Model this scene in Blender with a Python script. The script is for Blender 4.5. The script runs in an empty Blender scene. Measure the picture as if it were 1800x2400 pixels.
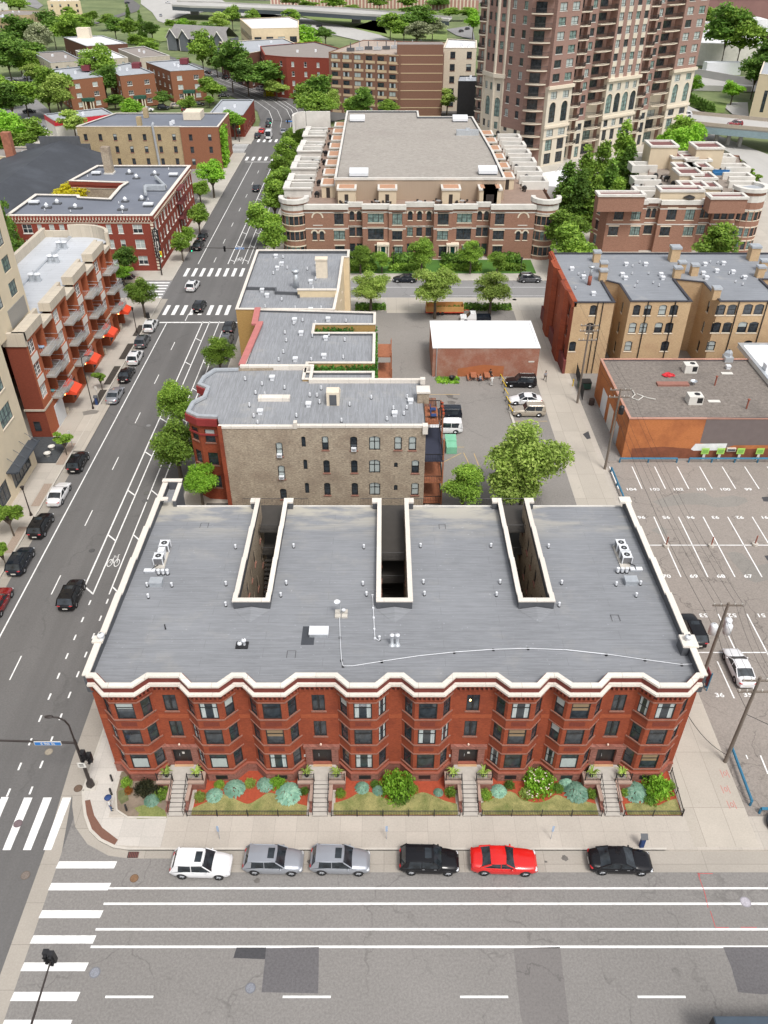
import bpy,bmesh,math,random
from mathutils import Vector,Matrix
import numpy as np
rad=math.radians
scene=bpy.context.scene
COL=scene.collection
# ---------------- camera, world, sun, exposure ----------------
TH=math.atan(1400/1871);F=1871.0;H=58.6
cam_d=bpy.data.cameras.new("camera");cam=bpy.data.objects.new("camera",cam_d);COL.objects.link(cam)
cam.location=(0,0,H);cam.rotation_euler=(math.pi/2-TH,0,0)
cam_d.sensor_fit='VERTICAL';cam_d.sensor_height=36;cam_d.sensor_width=27
cam_d.lens=36*F/2400;cam_d.clip_start=0.5;cam_d.clip_end=5000
scene.camera=cam
world=bpy.data.worlds.new("World");scene.world=world;world.use_nodes=True
wn=world.node_tree.nodes;wl=world.node_tree.links
bg=wn["Background"];sky=wn.new("ShaderNodeTexSky");sky.sky_type='NISHITA';sky.sun_disc=False
SUN_EL,SUN_AZ=60,152
sky.sun_elevation=rad(SUN_EL);sky.sun_rotation=rad(SUN_AZ)
sky.air_density=1.0;sky.dust_density=4.0;sky.ozone_density=0.6
hs=wn.new("ShaderNodeHueSaturation");hs.inputs['Saturation'].default_value=0.25
wl.new(sky.outputs[0],hs.inputs['Color']);wl.new(hs.outputs[0],bg.inputs[0]);bg.inputs[1].default_value=0.135
sun_d=bpy.data.lights.new("sun",'SUN');sun=bpy.data.objects.new("sun",sun_d);COL.objects.link(sun)
sun_d.energy=1.4;sun_d.angle=rad(14);sun_d.color=(1,0.96,0.9)
sun.rotation_euler=(rad(90-SUN_EL),0,rad(180-SUN_AZ));sun.location=(0,0,120)
vs=scene.view_settings;vs.view_transform='Standard';vs.look='None';vs.gamma=1;vs.exposure=0.5
# ---------------- measuring: a photo pixel to a point on a horizontal plane ----------------
def g(x,y,z=0.0):
 u=x-900;v=y-1200
 Y=F*math.cos(TH)-v*math.sin(TH);D=F*math.sin(TH)+v*math.cos(TH)
 t=(H-z)/D
 return(u*t,Y*t)
def zz(r,x,y,z=0.0):
 ox,oy,w=r;k=1659.0/w
 return g(ox+x/k,oy+y/k,z)
def D(x,y,z=0.0):return g(x*1.085,y*1.085,z)
A1=(0,700,500);A2=(400,650,600);A3=(900,600,550);A4=(1300,700,500);A5=(0,1050,500);A6=(300,1100,700);A7=(900,1100,600);A8=(1300,1050,500)
T1=(0,0,600);T2=(600,0,600);T3=(1100,0,700);T4=(0,350,600);T5=(550,350,600);T6=(1100,300,700)
B1=(180,1550,580);B2=(700,1550,560);B3=(1200,1550,600);B4=(0,1600,400);B7=(0,2000,900);B8=(900,2000,900)
# ---------------- mesh builder ----------------
class MB:
 def __init__(s):s.v=[];s.f=[];s.m=[]
 def face(s,pts,m=0):
  n=len(s.v);s.v+=[tuple(p)for p in pts];s.f.append(tuple(range(n,n+len(pts))));s.m.append(m)
 def mesh(s,vs,fs,m=0):
  n=len(s.v);s.v+=[tuple(p)for p in vs]
  for f in fs:s.f.append(tuple(i+n for i in f));s.m.append(m)
 def box(s,x0,y0,z0,x1,y1,z1,m=0,mt=None):
  vs=[(x0,y0,z0),(x1,y0,z0),(x1,y1,z0),(x0,y1,z0),(x0,y0,z1),(x1,y0,z1),(x1,y1,z1),(x0,y1,z1)]
  s.mesh(vs,[(0,3,2,1),(0,1,5,4),(1,2,6,5),(2,3,7,6),(3,0,4,7)],m);s.mesh(vs,[(4,5,6,7)],m if mt is None else mt)
 def obox(s,c,sx,sy,z0,z1,a=0,m=0,mt=None):
  ca,sa=math.cos(a),math.sin(a)
  p=[(c[0]+x*ca-y*sa,c[1]+x*sa+y*ca)for x,y in((-sx/2,-sy/2),(sx/2,-sy/2),(sx/2,sy/2),(-sx/2,sy/2))]
  s.prism(p,z0,z1,m,mt)
 def prism(s,poly,z0,z1,m=0,mt=None,bottom=True,top=True,z1f=None):
  ar=sum(poly[i][0]*poly[(i+1)%len(poly)][1]-poly[(i+1)%len(poly)][0]*poly[i][1]for i in range(len(poly)))
  if ar<0:poly=poly[::-1]
  n=len(poly);zt=[z1 if z1f is None else z1f(p)for p in poly]
  vs=[(p[0],p[1],z0)for p in poly]+[(p[0],p[1],z)for p,z in zip(poly,zt)]
  s.mesh(vs,[(i,(i+1)%n,n+(i+1)%n,n+i)for i in range(n)],m)
  if top:s.mesh([vs[n+i]for i in range(n)],[tuple(range(n))],m if mt is None else mt)
  if bottom:s.mesh([vs[i]for i in range(n)],[tuple(range(n))[::-1]],m)
 def tube(s,p,q,r0,r1=None,n=8,m=0,caps=True):
  r1=r0 if r1 is None else r1
  p=Vector(p);q=Vector(q);d=(q-p)
  if d.length<1e-6:return
  d.normalize();a=Vector((0,0,1))if abs(d.z)<.9 else Vector((1,0,0))
  u=d.cross(a).normalized();w=d.cross(u)
  vs=[]
  for c,r in((p,r0),(q,r1)):
   for i in range(n):
    t=2*math.pi*i/n;vs.append(c+(u*math.cos(t)+w*math.sin(t))*r)
  fs=[(i,n+i,n+(i+1)%n,(i+1)%n)for i in range(n)]
  if caps:fs+=[tuple(range(n)),tuple(range(2*n-1,n-1,-1))]
  s.mesh(vs,fs,m)
 def path(s,pts,r,n=6,m=0):
  for a,b in zip(pts[:-1],pts[1:]):s.tube(a,b,r,r,n,m)
 def cyl(s,c,r,z0,z1,n=16,m=0,r1=None):s.tube((c[0],c[1],z0),(c[0],c[1],z1),r,r1,n,m)
 def lathe(s,c,prof,n=20,m=0):
  vs=[(c[0]+r*math.cos(2*math.pi*i/n),c[1]+r*math.sin(2*math.pi*i/n),z)for r,z in prof for i in range(n)]
  s.mesh(vs,[(k*n+i,k*n+(i+1)%n,(k+1)*n+(i+1)%n,(k+1)*n+i)for k in range(len(prof)-1)for i in range(n)],m)
 def blob(s,c,rx,ry,rz,n=8,m=0,jit=0.12,rng=random):
  vs=[];rows=n//2+1
  for k in range(rows):
   ph=math.pi*k/(rows-1)
   for i in range(n):
    t=2*math.pi*i/n;j=1+rng.uniform(-jit,jit)
    vs.append((c[0]+rx*math.sin(ph)*math.cos(t)*j,c[1]+ry*math.sin(ph)*math.sin(t)*j,c[2]+rz*math.cos(ph)*j))
  s.mesh(vs,[(k*n+i,(k+1)*n+i,(k+1)*n+(i+1)%n,k*n+(i+1)%n)for k in range(rows-1)for i in range(n)],m)
 def wall(s,a,b,z0,z1,ops=(),m=0,depth=0.18,mr=None):
  a=Vector((a[0],a[1]));b=Vector((b[0],b[1]));L=(b-a).length;u=(b-a)/L;n=Vector((u.y,-u.x));mr=m if mr is None else mr
  ops=[(max(0,o[0]),min(L,o[1]),max(z0,o[2]),min(z1,o[3]))for o in ops]
  ops=[o for o in ops if o[1]>o[0]+.01 and o[3]>o[2]+.01]
  xs=sorted({0.0,L}|{round(o[0],4)for o in ops}|{round(o[1],4)for o in ops})
  P=lambda t,z,d=0:(a.x+u.x*t-n.x*d,a.y+u.y*t-n.y*d,z)
  for x0,x1 in zip(xs[:-1],xs[1:]):
   if x1-x0<1e-4:continue
   cov=sorted([(o[2],o[3])for o in ops if o[0]<x1-1e-3 and o[1]>x0+1e-3])
   z=z0
   for c0,c1 in cov:
    if c0>z+1e-4:s.face([P(x0,z),P(x1,z),P(x1,c0),P(x0,c0)],m)
    z=max(z,c1)
   if z<z1-1e-4:s.face([P(x0,z),P(x1,z),P(x1,z1),P(x0,z1)],m)
  for o in ops:
   x0,x1,c0,c1=o
   s.face([P(x0,c0),P(x0,c0,depth),P(x0,c1,depth),P(x0,c1)],mr);s.face([P(x1,c1),P(x1,c1,depth),P(x1,c0,depth),P(x1,c0)],mr)
   s.face([P(x0,c0,depth),P(x0,c0),P(x1,c0),P(x1,c0,depth)],mr);s.face([P(x0,c1),P(x0,c1,depth),P(x1,c1,depth),P(x1,c1)],mr)
 def data(s,name,mats,off=(0,0,0),smooth=False):
  me=bpy.data.meshes.new(name)
  me.from_pydata([(v[0]-off[0],v[1]-off[1],v[2]-off[2])for v in s.v],[],s.f)
  for mt in(mats if isinstance(mats,(list,tuple))else[mats]):me.materials.append(mt)
  me.polygons.foreach_set('material_index',s.m)
  if smooth:me.polygons.foreach_set('use_smooth',[True]*len(s.f))
  me.update();return me
 def build(s,name,mats,parent=None,off=None,smooth=False):
  if off is None:off=parent.get('off',(0,0,0))if parent is not None else(0,0,0)
  o=bpy.data.objects.new(name,s.data(name,mats,off,smooth));COL.objects.link(o);o.parent=parent
  if parent is not None:OFF[o.name]=tuple(off)
  return o
OFF={}
def thing(name,label,cat,loc=(0,0,0),rz=0,group=None):
 o=bpy.data.objects.new(name,None);COL.objects.link(o);o.location=loc;o.rotation_euler=(0,0,rz);o.empty_display_size=.5
 o['label']=label;o['category']=cat
 if group:o['group']=group
 return o
def tag(o,label,cat,group=None,kind=None):
 o['label']=label;o['category']=cat
 if group:o['group']=group
 if kind:o['kind']=kind
 return o
def part(mb,name,mats,root,smooth=False,base=None):
 r=base or root
 while r.parent is not None:r=r.parent
 return mb.build(name,mats,root,off=tuple(r.location),smooth=smooth)
def single(mb,name,mats,label,cat,group=None,smooth=False,loc=None):
 xs=np.array(mb.v);c=loc or(float(xs[:,0].mean()),float(xs[:,1].mean()),float(xs[:,2].min()))
 o=mb.build(name,mats,None,off=c,smooth=smooth);o.location=c
 return tag(o,label,cat,group)
def struct(mb,name,mats):
 o=mb.build(name,mats);o['kind']='structure';return o
def copy_tree(o,parent=None):
 c=o.copy();COL.objects.link(c);c.parent=parent
 for ch in list(o.children):copy_tree(ch,c)
 return c
 # ---------------- materials ----------------
def newmat(name):
 m=bpy.data.materials.new(name);m.use_nodes=True
 return m,m.node_tree.nodes,m.node_tree.links,m.node_tree.nodes['Principled BSDF']
def coords(N,L,mode,sc=(1,1,1)):
 tc=N.new('ShaderNodeTexCoord');src=tc.outputs['Object']
 if mode=='wall':
  sp=N.new('ShaderNodeSeparateXYZ');L.new(src,sp.inputs[0]);ad=N.new('ShaderNodeMath');ad.operation='ADD'
  L.new(sp.outputs[0],ad.inputs[0]);L.new(sp.outputs[1],ad.inputs[1]);cb=N.new('ShaderNodeCombineXYZ');L.new(ad.outputs[0],cb.inputs[0]);L.new(sp.outputs[2],cb.inputs[1]);src=cb.outputs[0]
 mp=N.new('ShaderNodeMapping');L.new(src,mp.inputs[0]);mp.inputs['Scale'].default_value=sc
 return mp.outputs[0]
def noise(N,L,vec,scale,detail=3,rough=.6,dist=0):
 n=N.new('ShaderNodeTexNoise');n.inputs['Scale'].default_value=scale;n.inputs['Detail'].default_value=detail;n.inputs['Roughness'].default_value=rough;n.inputs['Distortion'].default_value=dist
 L.new(vec,n.inputs['Vector']);return n.outputs['Fac']
def ramp(N,L,fac,stops):
 r=N.new('ShaderNodeValToRGB');e=r.color_ramp.elements
 while len(e)<len(stops):e.new(.5)
 for el,(p,c)in zip(e,stops):el.position=p;el.color=(c,c,c,1)if isinstance(c,(int,float))else(*c,1)
 L.new(fac,r.inputs[0]);return r.outputs[0]
def mix(N,L,fac,a,b,mode='MIX'):
 n=N.new('ShaderNodeMixRGB');n.blend_type=mode
 for i,x in((0,fac),(1,a),(2,b)):
  if isinstance(x,(int,float)):n.inputs[i].default_value=x if i==0 else(x,x,x,1)
  elif isinstance(x,tuple):n.inputs[i].default_value=(*x,1)
  else:L.new(x,n.inputs[i])
 return n.outputs[0]
def mapr(N,L,x,a,b):
 r=N.new('ShaderNodeMapRange');L.new(x,r.inputs[0]);r.inputs[1].default_value=a;r.inputs[2].default_value=b;return r.outputs[0]
def bump(N,L,B,h,s,d=.05):
 b=N.new('ShaderNodeBump');b.inputs['Strength'].default_value=s;b.inputs['Distance'].default_value=d;L.new(h,b.inputs['Height']);L.new(b.outputs[0],B.inputs['Normal'])
def P(name,col,rough=.8,metal=0,var=.12,sc=1.2,stretch=(1,1,1),mode='obj',coat=0,col2=None,fine=.5,spec=.5,stain=0,stainc=None,stainsc=.3):
 m,N,L,B=newmat(name)
 v=coords(N,L,mode,stretch)
 a=noise(N,L,v,sc,4);c=noise(N,L,v,sc*9,2)
 k1=tuple(x*(1-var)for x in col);k2=tuple(min(1,x*(1+var))for x in(col2 or col))
 o=mix(N,L,ramp(N,L,a,[(.3,0),(.7,1)]),k1,k2)
 if fine:o=mix(N,L,fine*.5,o,mix(N,L,ramp(N,L,c,[(.35,0),(.65,1)]),k1,k2))
 if stain:
  o=mix(N,L,ramp(N,L,noise(N,L,v,stainsc,5,.65),[(.5,0),(.68,stain)]),o,stainc or tuple(x*.55 for x in col))
 L.new(o,B.inputs['Base Color']);B.inputs['Roughness'].default_value=rough;B.inputs['Metallic'].default_value=metal
 B.inputs['Coat Weight'].default_value=coat;B.inputs['Specular IOR Level'].default_value=spec
 return m
def brick(name,c1,c2,mortar,bw=.24,bh=.08,blotch=None,bsc=.25,bamt=.6,rough=.9,streak=0.25):
 m,N,L,B=newmat(name)
 v=coords(N,L,'wall')
 t=N.new('ShaderNodeTexBrick');L.new(v,t.inputs[0]);t.inputs['Scale'].default_value=1
 t.inputs['Brick Width'].default_value=bw;t.inputs['Row Height'].default_value=bh;t.inputs['Mortar Size'].default_value=bh*.11
 t.inputs['Color1'].default_value=(*c1,1);t.inputs['Color2'].default_value=(*c2,1);t.inputs['Mortar'].default_value=(*mortar,1);t.inputs['Mortar Smooth'].default_value=.3
 o=t.outputs[0]
 v2=coords(N,L,'wall',(1.5,6,1));n2=noise(N,L,v2,2.2,4,.7)
 o=mix(N,L,streak,o,mix(N,L,ramp(N,L,n2,[(.38,0),(.62,1)]),tuple(x*.6 for x in c1),tuple(min(1,x*1.35)for x in c2)))
 if blotch:o=mix(N,L,ramp(N,L,noise(N,L,v,bsc,5,.7),[(.45,0),(.68,bamt)]),o,blotch)
 L.new(o,B.inputs['Base Color']);B.inputs['Roughness'].default_value=rough;B.inputs['Specular IOR Level'].default_value=.25
 bump(N,L,B,t.outputs['Fac'],-.25,.01)
 return m
def roofmat(name,col,seam=1.0,seamc=.85,dirt=(.45,.42,.36),dirtamt=.35,streakdir='x',streak=.12,pond=None):
 m,N,L,B=newmat(name)
 st=(.25,5,1)if streakdir=='x' else(5,.25,1)
 v=coords(N,L,'obj');v2=coords(N,L,'obj',st)
 o=mix(N,L,ramp(N,L,noise(N,L,v,.12,4),[(.3,0),(.7,1)]),tuple(x*.88 for x in col),tuple(x*1.1 for x in col))
 o=mix(N,L,ramp(N,L,noise(N,L,v2,1.6,3,.75),[(.42,0),(.6,1)]),o,mix(N,L,streak*2,o,tuple(min(1,x*1.7)for x in col)))
 o=mix(N,L,ramp(N,L,noise(N,L,coords(N,L,'obj',st),7,3,.8),[(.6,0),(.7,streak*2.5)]),o,tuple(min(1,x*2)for x in col))
 t=N.new('ShaderNodeTexBrick');t.offset=.5;L.new(coords(N,L,'obj',(1,1,1)if streakdir=='x' else(1,1,1)),t.inputs[0]);t.inputs['Scale'].default_value=1
 t.inputs['Brick Width'].default_value=9.7 if streakdir=='x' else 1;t.inputs['Row Height'].default_value=1 if streakdir=='x' else 9.7;t.inputs['Mortar Size'].default_value=.03;t.inputs['Mortar Smooth'].default_value=.6
 o=mix(N,L,mix(N,L,.45*seam,0.0,t.outputs['Fac']),o,tuple(x*seamc*.8 for x in col))
 dn=noise(N,L,v,.22,6,.72)
 o=mix(N,L,ramp(N,L,dn,[(.56,0),(.74,dirtamt)]),o,dirt)
 if pond:
  s3=N.new('ShaderNodeSeparateXYZ');L.new(v,s3 .inputs[0]);pn=mix(N,L,1.0,ramp(N,L,mapr(N,L,s3 .outputs[1],*pond),[(0,0),(1,1)]),ramp(N,L,noise(N,L,coords(N,L,'obj',(.16,.5,1)),1.0,4,.6),[(.45,0),(.58,.85)]),'MULTIPLY')
  o=mix(N,L,pn,o,(.46,.43,.36))
 sp=noise(N,L,v,3.5,2,.5)
 o=mix(N,L,ramp(N,L,sp,[(.70,0),(.76,.5)]),o,tuple(min(1,x*1.9)for x in col))
 L.new(o,B.inputs['Base Color']);B.inputs['Roughness'].default_value=.75;B.inputs['Specular IOR Level'].default_value=.35
 return m
def asphalt(name,col,crack=.5,csc=.09,patch=0,fine=.25,tracks=0):
 m,N,L,B=newmat(name)
 v=coords(N,L,'obj')
 o=mix(N,L,ramp(N,L,noise(N,L,v,.06,5,.6),[(.3,0),(.7,1)]),tuple(x*.86 for x in col),tuple(x*1.12 for x in col))
 o=mix(N,L,fine,o,mix(N,L,ramp(N,L,noise(N,L,v,6,3,.8),[(.35,0),(.65,1)]),tuple(x*.55 for x in col),tuple(x*1.5 for x in col)))
 if tracks:
  o=mix(N,L,ramp(N,L,noise(N,L,coords(N,L,'obj',(1,.02,1)),.55,2),[(.4,0),(.7,tracks)]),o,tuple(x*.72 for x in col))
 o=mix(N,L,ramp(N,L,noise(N,L,v,.45,5,.7),[(.6,0),(.72,.35)]),o,tuple(x*.62 for x in col))
 if crack:
  dn=N.new('ShaderNodeTexNoise');dn.inputs['Scale'].default_value=.5;dn.inputs['Detail'].default_value=4;L.new(v,dn.inputs[0])
  vd=mix(N,L,.22,v,dn.outputs['Color'],'ADD')
  vo=N.new('ShaderNodeTexVoronoi');vo.feature='DISTANCE_TO_EDGE';vo.inputs['Scale'].default_value=csc*1.6
  ad=N.new('ShaderNodeVectorMath');ad.operation='ADD';sc_=N.new('ShaderNodeVectorMath');sc_.operation='SCALE';sc_.inputs['Scale'].default_value=3.2
  L.new(dn.outputs['Color'],sc_.inputs[0]);L.new(v,ad.inputs[0]);L.new(sc_.outputs[0],ad.inputs[1]);L.new(ad.outputs[0],vo.inputs['Vector'])
  f=ramp(N,L,vo.outputs[0],[(0,crack),(.004,crack*.8),(.0085,0)])
  br=ramp(N,L,noise(N,L,v,.25,3),[(.42,0),(.55,1)])
  f=mix(N,L,1.0,f,br,'MULTIPLY')
  o=mix(N,L,f,o,tuple(x*.35 for x in col))
  vo2=N.new('ShaderNodeTexVoronoi');vo2 .feature='DISTANCE_TO_EDGE';vo2 .inputs['Scale'].default_value=csc*6;L.new(ad.outputs[0],vo2 .inputs['Vector'])
  f2=mix(N,L,1.0,ramp(N,L,vo2 .outputs[0],[(0,crack*.8),(.03,0)]),ramp(N,L,noise(N,L,v,.11,3),[(.55,0),(.62,1)]),'MULTIPLY')
  o=mix(N,L,f2,o,tuple(x*.5 for x in col))
 L.new(o,B.inputs['Base Color']);B.inputs['Roughness'].default_value=.92;B.inputs['Specular IOR Level'].default_value=.25
 return m
def concrete(name,col,jx=1.6,jy=1.6,joint=.012,jd=.55,spots=.3):
 m,N,L,B=newmat(name)
 v=coords(N,L,'obj')
 t=N.new('ShaderNodeTexBrick');t.offset=0;L.new(v,t.inputs[0]);t.inputs['Scale'].default_value=1
 t.inputs['Brick Width'].default_value=jx;t.inputs['Row Height'].default_value=jy;t.inputs['Mortar Size'].default_value=joint;t.inputs['Mortar Smooth'].default_value=.2
 t.inputs['Color1'].default_value=(*[x*.92 for x in col],1);t.inputs['Color2'].default_value=(*[min(1,x*1.08)for x in col],1);t.inputs['Mortar'].default_value=(*[x*jd for x in col],1)
 o=mix(N,L,ramp(N,L,noise(N,L,v,.35,5,.65),[(.35,0),(.7,.45)]),t.outputs[0],tuple(x*.78 for x in col))
 o=mix(N,L,.22,o,mix(N,L,ramp(N,L,noise(N,L,v,7,3,.8),[(.35,0),(.65,1)]),tuple(x*.7 for x in col),tuple(min(1,x*1.25)for x in col)))
 if spots:o=mix(N,L,ramp(N,L,noise(N,L,v,1.1,4,.7),[(.66,0),(.76,spots)]),o,tuple(x*.5 for x in col))
 L.new(o,B.inputs['Base Color']);B.inputs['Roughness'].default_value=.9;B.inputs['Specular IOR Level'].default_value=.25
 return m
white_cap=concrete('cream_parapet_cap',(.70,.65,.585),2.6,60,joint=.025,jd=.55,spots=.35)
def leafmat(name,c1,c2,c3=None):
 m,N,L,B=newmat(name)
 gm=N.new('ShaderNodeNewGeometry');oi=N.new('ShaderNodeObjectInfo')
 o=mix(N,L,gm.outputs['Random Per Island'],c1,c2)
 v=coords(N,L,'obj');o=mix(N,L,ramp(N,L,noise(N,L,v,.45,3),[(.38,0),(.62,.7)]),o,c3 or tuple(x*.6 for x in c1))
 h=N.new('ShaderNodeHueSaturation');L.new(o,h.inputs['Color'])
 mr=N.new('ShaderNodeMapRange');L.new(oi.outputs['Random'],mr.inputs[0]);mr.inputs[3].default_value=.82;mr.inputs[4].default_value=1.4;L.new(mr.outputs[0],h.inputs['Value'])
 L.new(h.outputs[0],B.inputs['Base Color']);B.inputs['Roughness'].default_value=.6;B.inputs['Specular IOR Level'].default_value=.3
 tr=N.new('ShaderNodeBsdfTranslucent');L.new(h.outputs[0],tr.inputs[0]);ms=N.new('ShaderNodeMixShader');ms.inputs[0].default_value=.3
 L.new(B.outputs[0],ms.inputs[1]);L.new(tr.outputs[0],ms.inputs[2]);L.new(ms.outputs[0],N['Material Output'].inputs[0])
 return m
def glassmat(name,col=(.02,.025,.03),rough=.06,var=.5):
 m,N,L,B=newmat(name)
 v=coords(N,L,'obj');oi=N.new('ShaderNodeObjectInfo')
 o=mix(N,L,ramp(N,L,noise(N,L,v,1.1,3),[(.35,0),(.65,1)]),col,tuple(min(1,x*(1+var*4))for x in col))
 L.new(o,B.inputs['Base Color']);B.inputs['Roughness'].default_value=rough;B.inputs['Specular IOR Level'].default_value=.6
 return m
def emis(name,col,s):
 m,N,L,B=newmat(name);B.inputs['Base Color'].default_value=(*col,1);B.inputs['Emission Color'].default_value=(*col,1);B.inputs['Emission Strength'].default_value=s;return m
red_brick=brick('red_brick',(.27,.062,.028),(.335,.08,.036),(.17,.05,.035),blotch=(.15,.034,.022),bsc=.45,bamt=.6,streak=.35)
red_band=brick('red_brick_bright',(.34,.085,.038),(.38,.10,.042),(.22,.06,.035))
red_trim=P('red_sandstone',(.27,.085,.055),.9,var=.2,sc=1.5,mode='wall')
trim_edge=P('weathered_sill_stone',(.27,.13,.095),.9,var=.25,sc=2.5,mode='wall')
rough_stone=brick('rough_red_stone',(.22,.09,.065),(.31,.14,.11),(.15,.07,.055),bw=.7,bh=.28,streak=.5)
grey_roof=roofmat('grey_membrane_roof',(.215,.228,.25))
main_roof=roofmat('long_row_membrane_roof',(.205,.213,.228),pond=(18.5,24.2),dirtamt=.2,streak=.14)
grey_roof_y=roofmat('grey_striped_membrane_roof',(.225,.234,.25),streakdir='y',streak=.2)
grey_roof_d=roofmat('dark_membrane_roof',(.16,.175,.21),dirtamt=.12,streak=.05)
metal_roof=roofmat('pale_silver_roof',(.48,.5,.53),streakdir='x',seamc=.5,dirt=(.2,.2,.2),dirtamt=.4,streak=.05)
parapet_dark=P('dark_parapet_membrane',(.085,.09,.1),.7,var=.2)
tan_brick=brick('tan_common_brick',(.28,.235,.185),(.48,.40,.30),(.2,.165,.13),bw=.55,bh=.13,blotch=(.22,.165,.125),bsc=.35,bamt=.65,streak=.6)
buff_brick=brick('buff_brick',(.50,.35,.20),(.58,.42,.25),(.4,.3,.2),blotch=(.40,.26,.16),bsc=.4,bamt=.5)
yellow_brick=brick('ochre_brick',(.42,.26,.09),(.47,.30,.11),(.3,.2,.1))
cream_wall=P('cream_stucco',(.66,.54,.36),.85,var=.08,sc=.8,mode='wall')
glass=glassmat('window_glass');glass_g=glassmat('greenish_glass',(.12,.17,.16),.08,.3)
blind=P('pale_window_blind',(.42,.47,.46),.25,var=.1,mode='wall');curtain=P('striped_curtain',(.45,.5,.5),.4,var=.45,sc=6,stretch=(3,.1,1),mode='wall');tanblind=P('tan_window_shade',(.28,.2,.12),.4,var=.1)
black_paint=P('black_painted_metal',(.018,.018,.02),.45,var=.3);bronze=P('dark_brown_frame',(.035,.028,.025),.5,var=.2)
white_frame=P('white_painted_frame',(.75,.73,.69),.5,var=.05)
white_paint=P('white_road_paint',(.8,.8,.79),.8,var=.06,sc=3,stain=.55,stainsc=2.2,stainc=(.45,.44,.43))
worn_paint=P('worn_white_road_paint',(.62,.62,.6),.8,var=.15,sc=4,stain=.7,stainsc=2,stainc=(.3,.29,.28))
iron=P('black_wrought_iron',(.015,.014,.015),.5);galv=P('galvanised_metal',(.52,.55,.58),.4,.5,var=.12,sc=3);white_metal=P('white_vent_metal',(.75,.77,.8),.35,.1,var=.05)
rubber=P('black_rubber',(.015,.015,.016),.8);wood=P('weathered_pole_wood',(.17,.14,.115),.9,var=.25,sc=3,stretch=(1,1,.1));cedar=P('red_stained_cedar',(.32,.12,.06),.8,var=.25,sc=3,stretch=(1,1,.3));dark_deck=P('dark_porch_wood',(.05,.045,.04),.8)
bark=P('tree_bark',(.10,.08,.06),.95,var=.3,sc=3)
# ================= GROUND, ROADS, PAVEMENTS =================
ave_asph=asphalt('avenue_asphalt',(.145,.141,.139),crack=.2,csc=.03,fine=.22,tracks=.5)
old_asph=asphalt('old_street_asphalt',(.22,.21,.2),crack=.35,csc=.06,fine=.32)
tenth_asph=asphalt('side_street_asphalt',(.24,.235,.235),crack=.4,csc=.05)
lot_asph=asphalt('weathered_lot_asphalt',(.27,.24,.215),crack=.7,csc=.09,fine=.3)
lot2_asph=asphalt('rear_lot_asphalt',(.235,.22,.205),crack=.3,csc=.04)
hwy_conc=P('highway_concrete',(.42,.41,.39),.9,var=.1,sc=.05,stretch=(1,.2,1))
walk_conc=concrete('pavement_concrete',(.46,.42,.37),1.75,1.55)
walk_new=concrete('new_corner_concrete',(.52,.49,.45),1.75,1.6,spots=.1)
walk_far=concrete('far_pavement_concrete',(.46,.43,.38),2.5,2.5)
alley_conc=concrete('alley_concrete',(.45,.41,.355),2.3,5.4,joint=.02,jd=.45)
kerb_conc=P('kerb_concrete',(.5,.47,.42),.9,var=.12,sc=1.5)
park_conc=concrete('parking_strip_concrete',(.36,.33,.29),6.2,3,joint=.02,spots=.5)
grass=P('lawn_grass',(.10,.155,.035),.95,var=.35,sc=.8,col2=(.2,.21,.07),stain=.5,stainc=(.07,.12,.03),stainsc=.5)
far_green=P('far_ground_green',(.11,.155,.055),.95,var=.3,sc=.03,col2=(.17,.2,.085),stain=.5,stainc=(.05,.10,.03),stainsc=.04)
mulch_red=P('red_wood_mulch',(.33,.06,.026),.95,var=.3,sc=5,fine=1)
dirt=P('dry_garden_dirt',(.21,.165,.125),.95,var=.25,sc=1.2,stain=.5,stainc=(.1,.11,.05),stainsc=.8)
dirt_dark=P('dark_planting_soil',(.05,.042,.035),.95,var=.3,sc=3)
gravel=P('river_gravel',(.33,.26,.21),.95,var=.4,sc=7,fine=1)
yard_mat=P('dark_yard_paving',(.12,.11,.10),.95,var=.3,sc=.6)
m=MB();m.face([(-1500,-80,-.3),(1500,-80,-.3),(1500,2500,-.3),(-1500,2500,-.3)]);struct(m,'ground',far_green)
def flat(name,mat,polys,z):
 m=MB()
 for p in polys:
  ar=sum(p[i][0]*p[(i+1)%len(p)][1]-p[(i+1)%len(p)][0]*p[i][1]for i in range(len(p)))
  if ar<0:p=p[::-1]
  m.face([(x,y,z)for x,y in p])
 return struct(m,name,mat)
def R(x0,y0,x1,y1):return[(x0,y0),(x1,y0),(x1,y1),(x0,y1)]
def ribbon(name,mat,pts,w,z=.0,z1=None):
 m=MB();L=[];Rr=[]
 for i,p in enumerate(pts):
  a=Vector(pts[max(0,i-1)]);b=Vector(pts[min(len(pts)-1,i+1)]);d=(b-a).normalized();n=Vector((-d.y,d.x))
  ww=w[i]if isinstance(w,(list,tuple))else w
  L.append((p[0]+n.x*ww/2,p[1]+n.y*ww/2));Rr.append((p[0]-n.x*ww/2,p[1]-n.y*ww/2))
 for i in range(len(pts)-1):m.face([(*Rr[i],z),(*Rr[i+1],z),(*L[i+1],z),(*L[i],z)])
 return struct(m,name,mat)if name else m
bend=[(-33.7,299),(-34.5,312),(-38,330),(-45,348),(-56,368),(-70,392),(-86,418),(-104,446),(-125,475)]
flat('avenue_road',ave_asph,[R(-42.3,5,-25.15,146.35),R(-42.3,155.5,-25.7,300),R(-42.3,146.35,-25.15,155.5)],0)
ribbon('avenue_bend_road',ave_asph,bend,19,.012)
flat('ninth_street_road',old_asph,[R(-25.15,4,140,34.6),R(-25.15,34.6,-19,39.3)],0.0)
flat('tenth_street_road',tenth_asph,[R(-150,146.35,-42.3,155.5),R(-25.15,146.35,150,155.5)],0.0)
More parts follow.
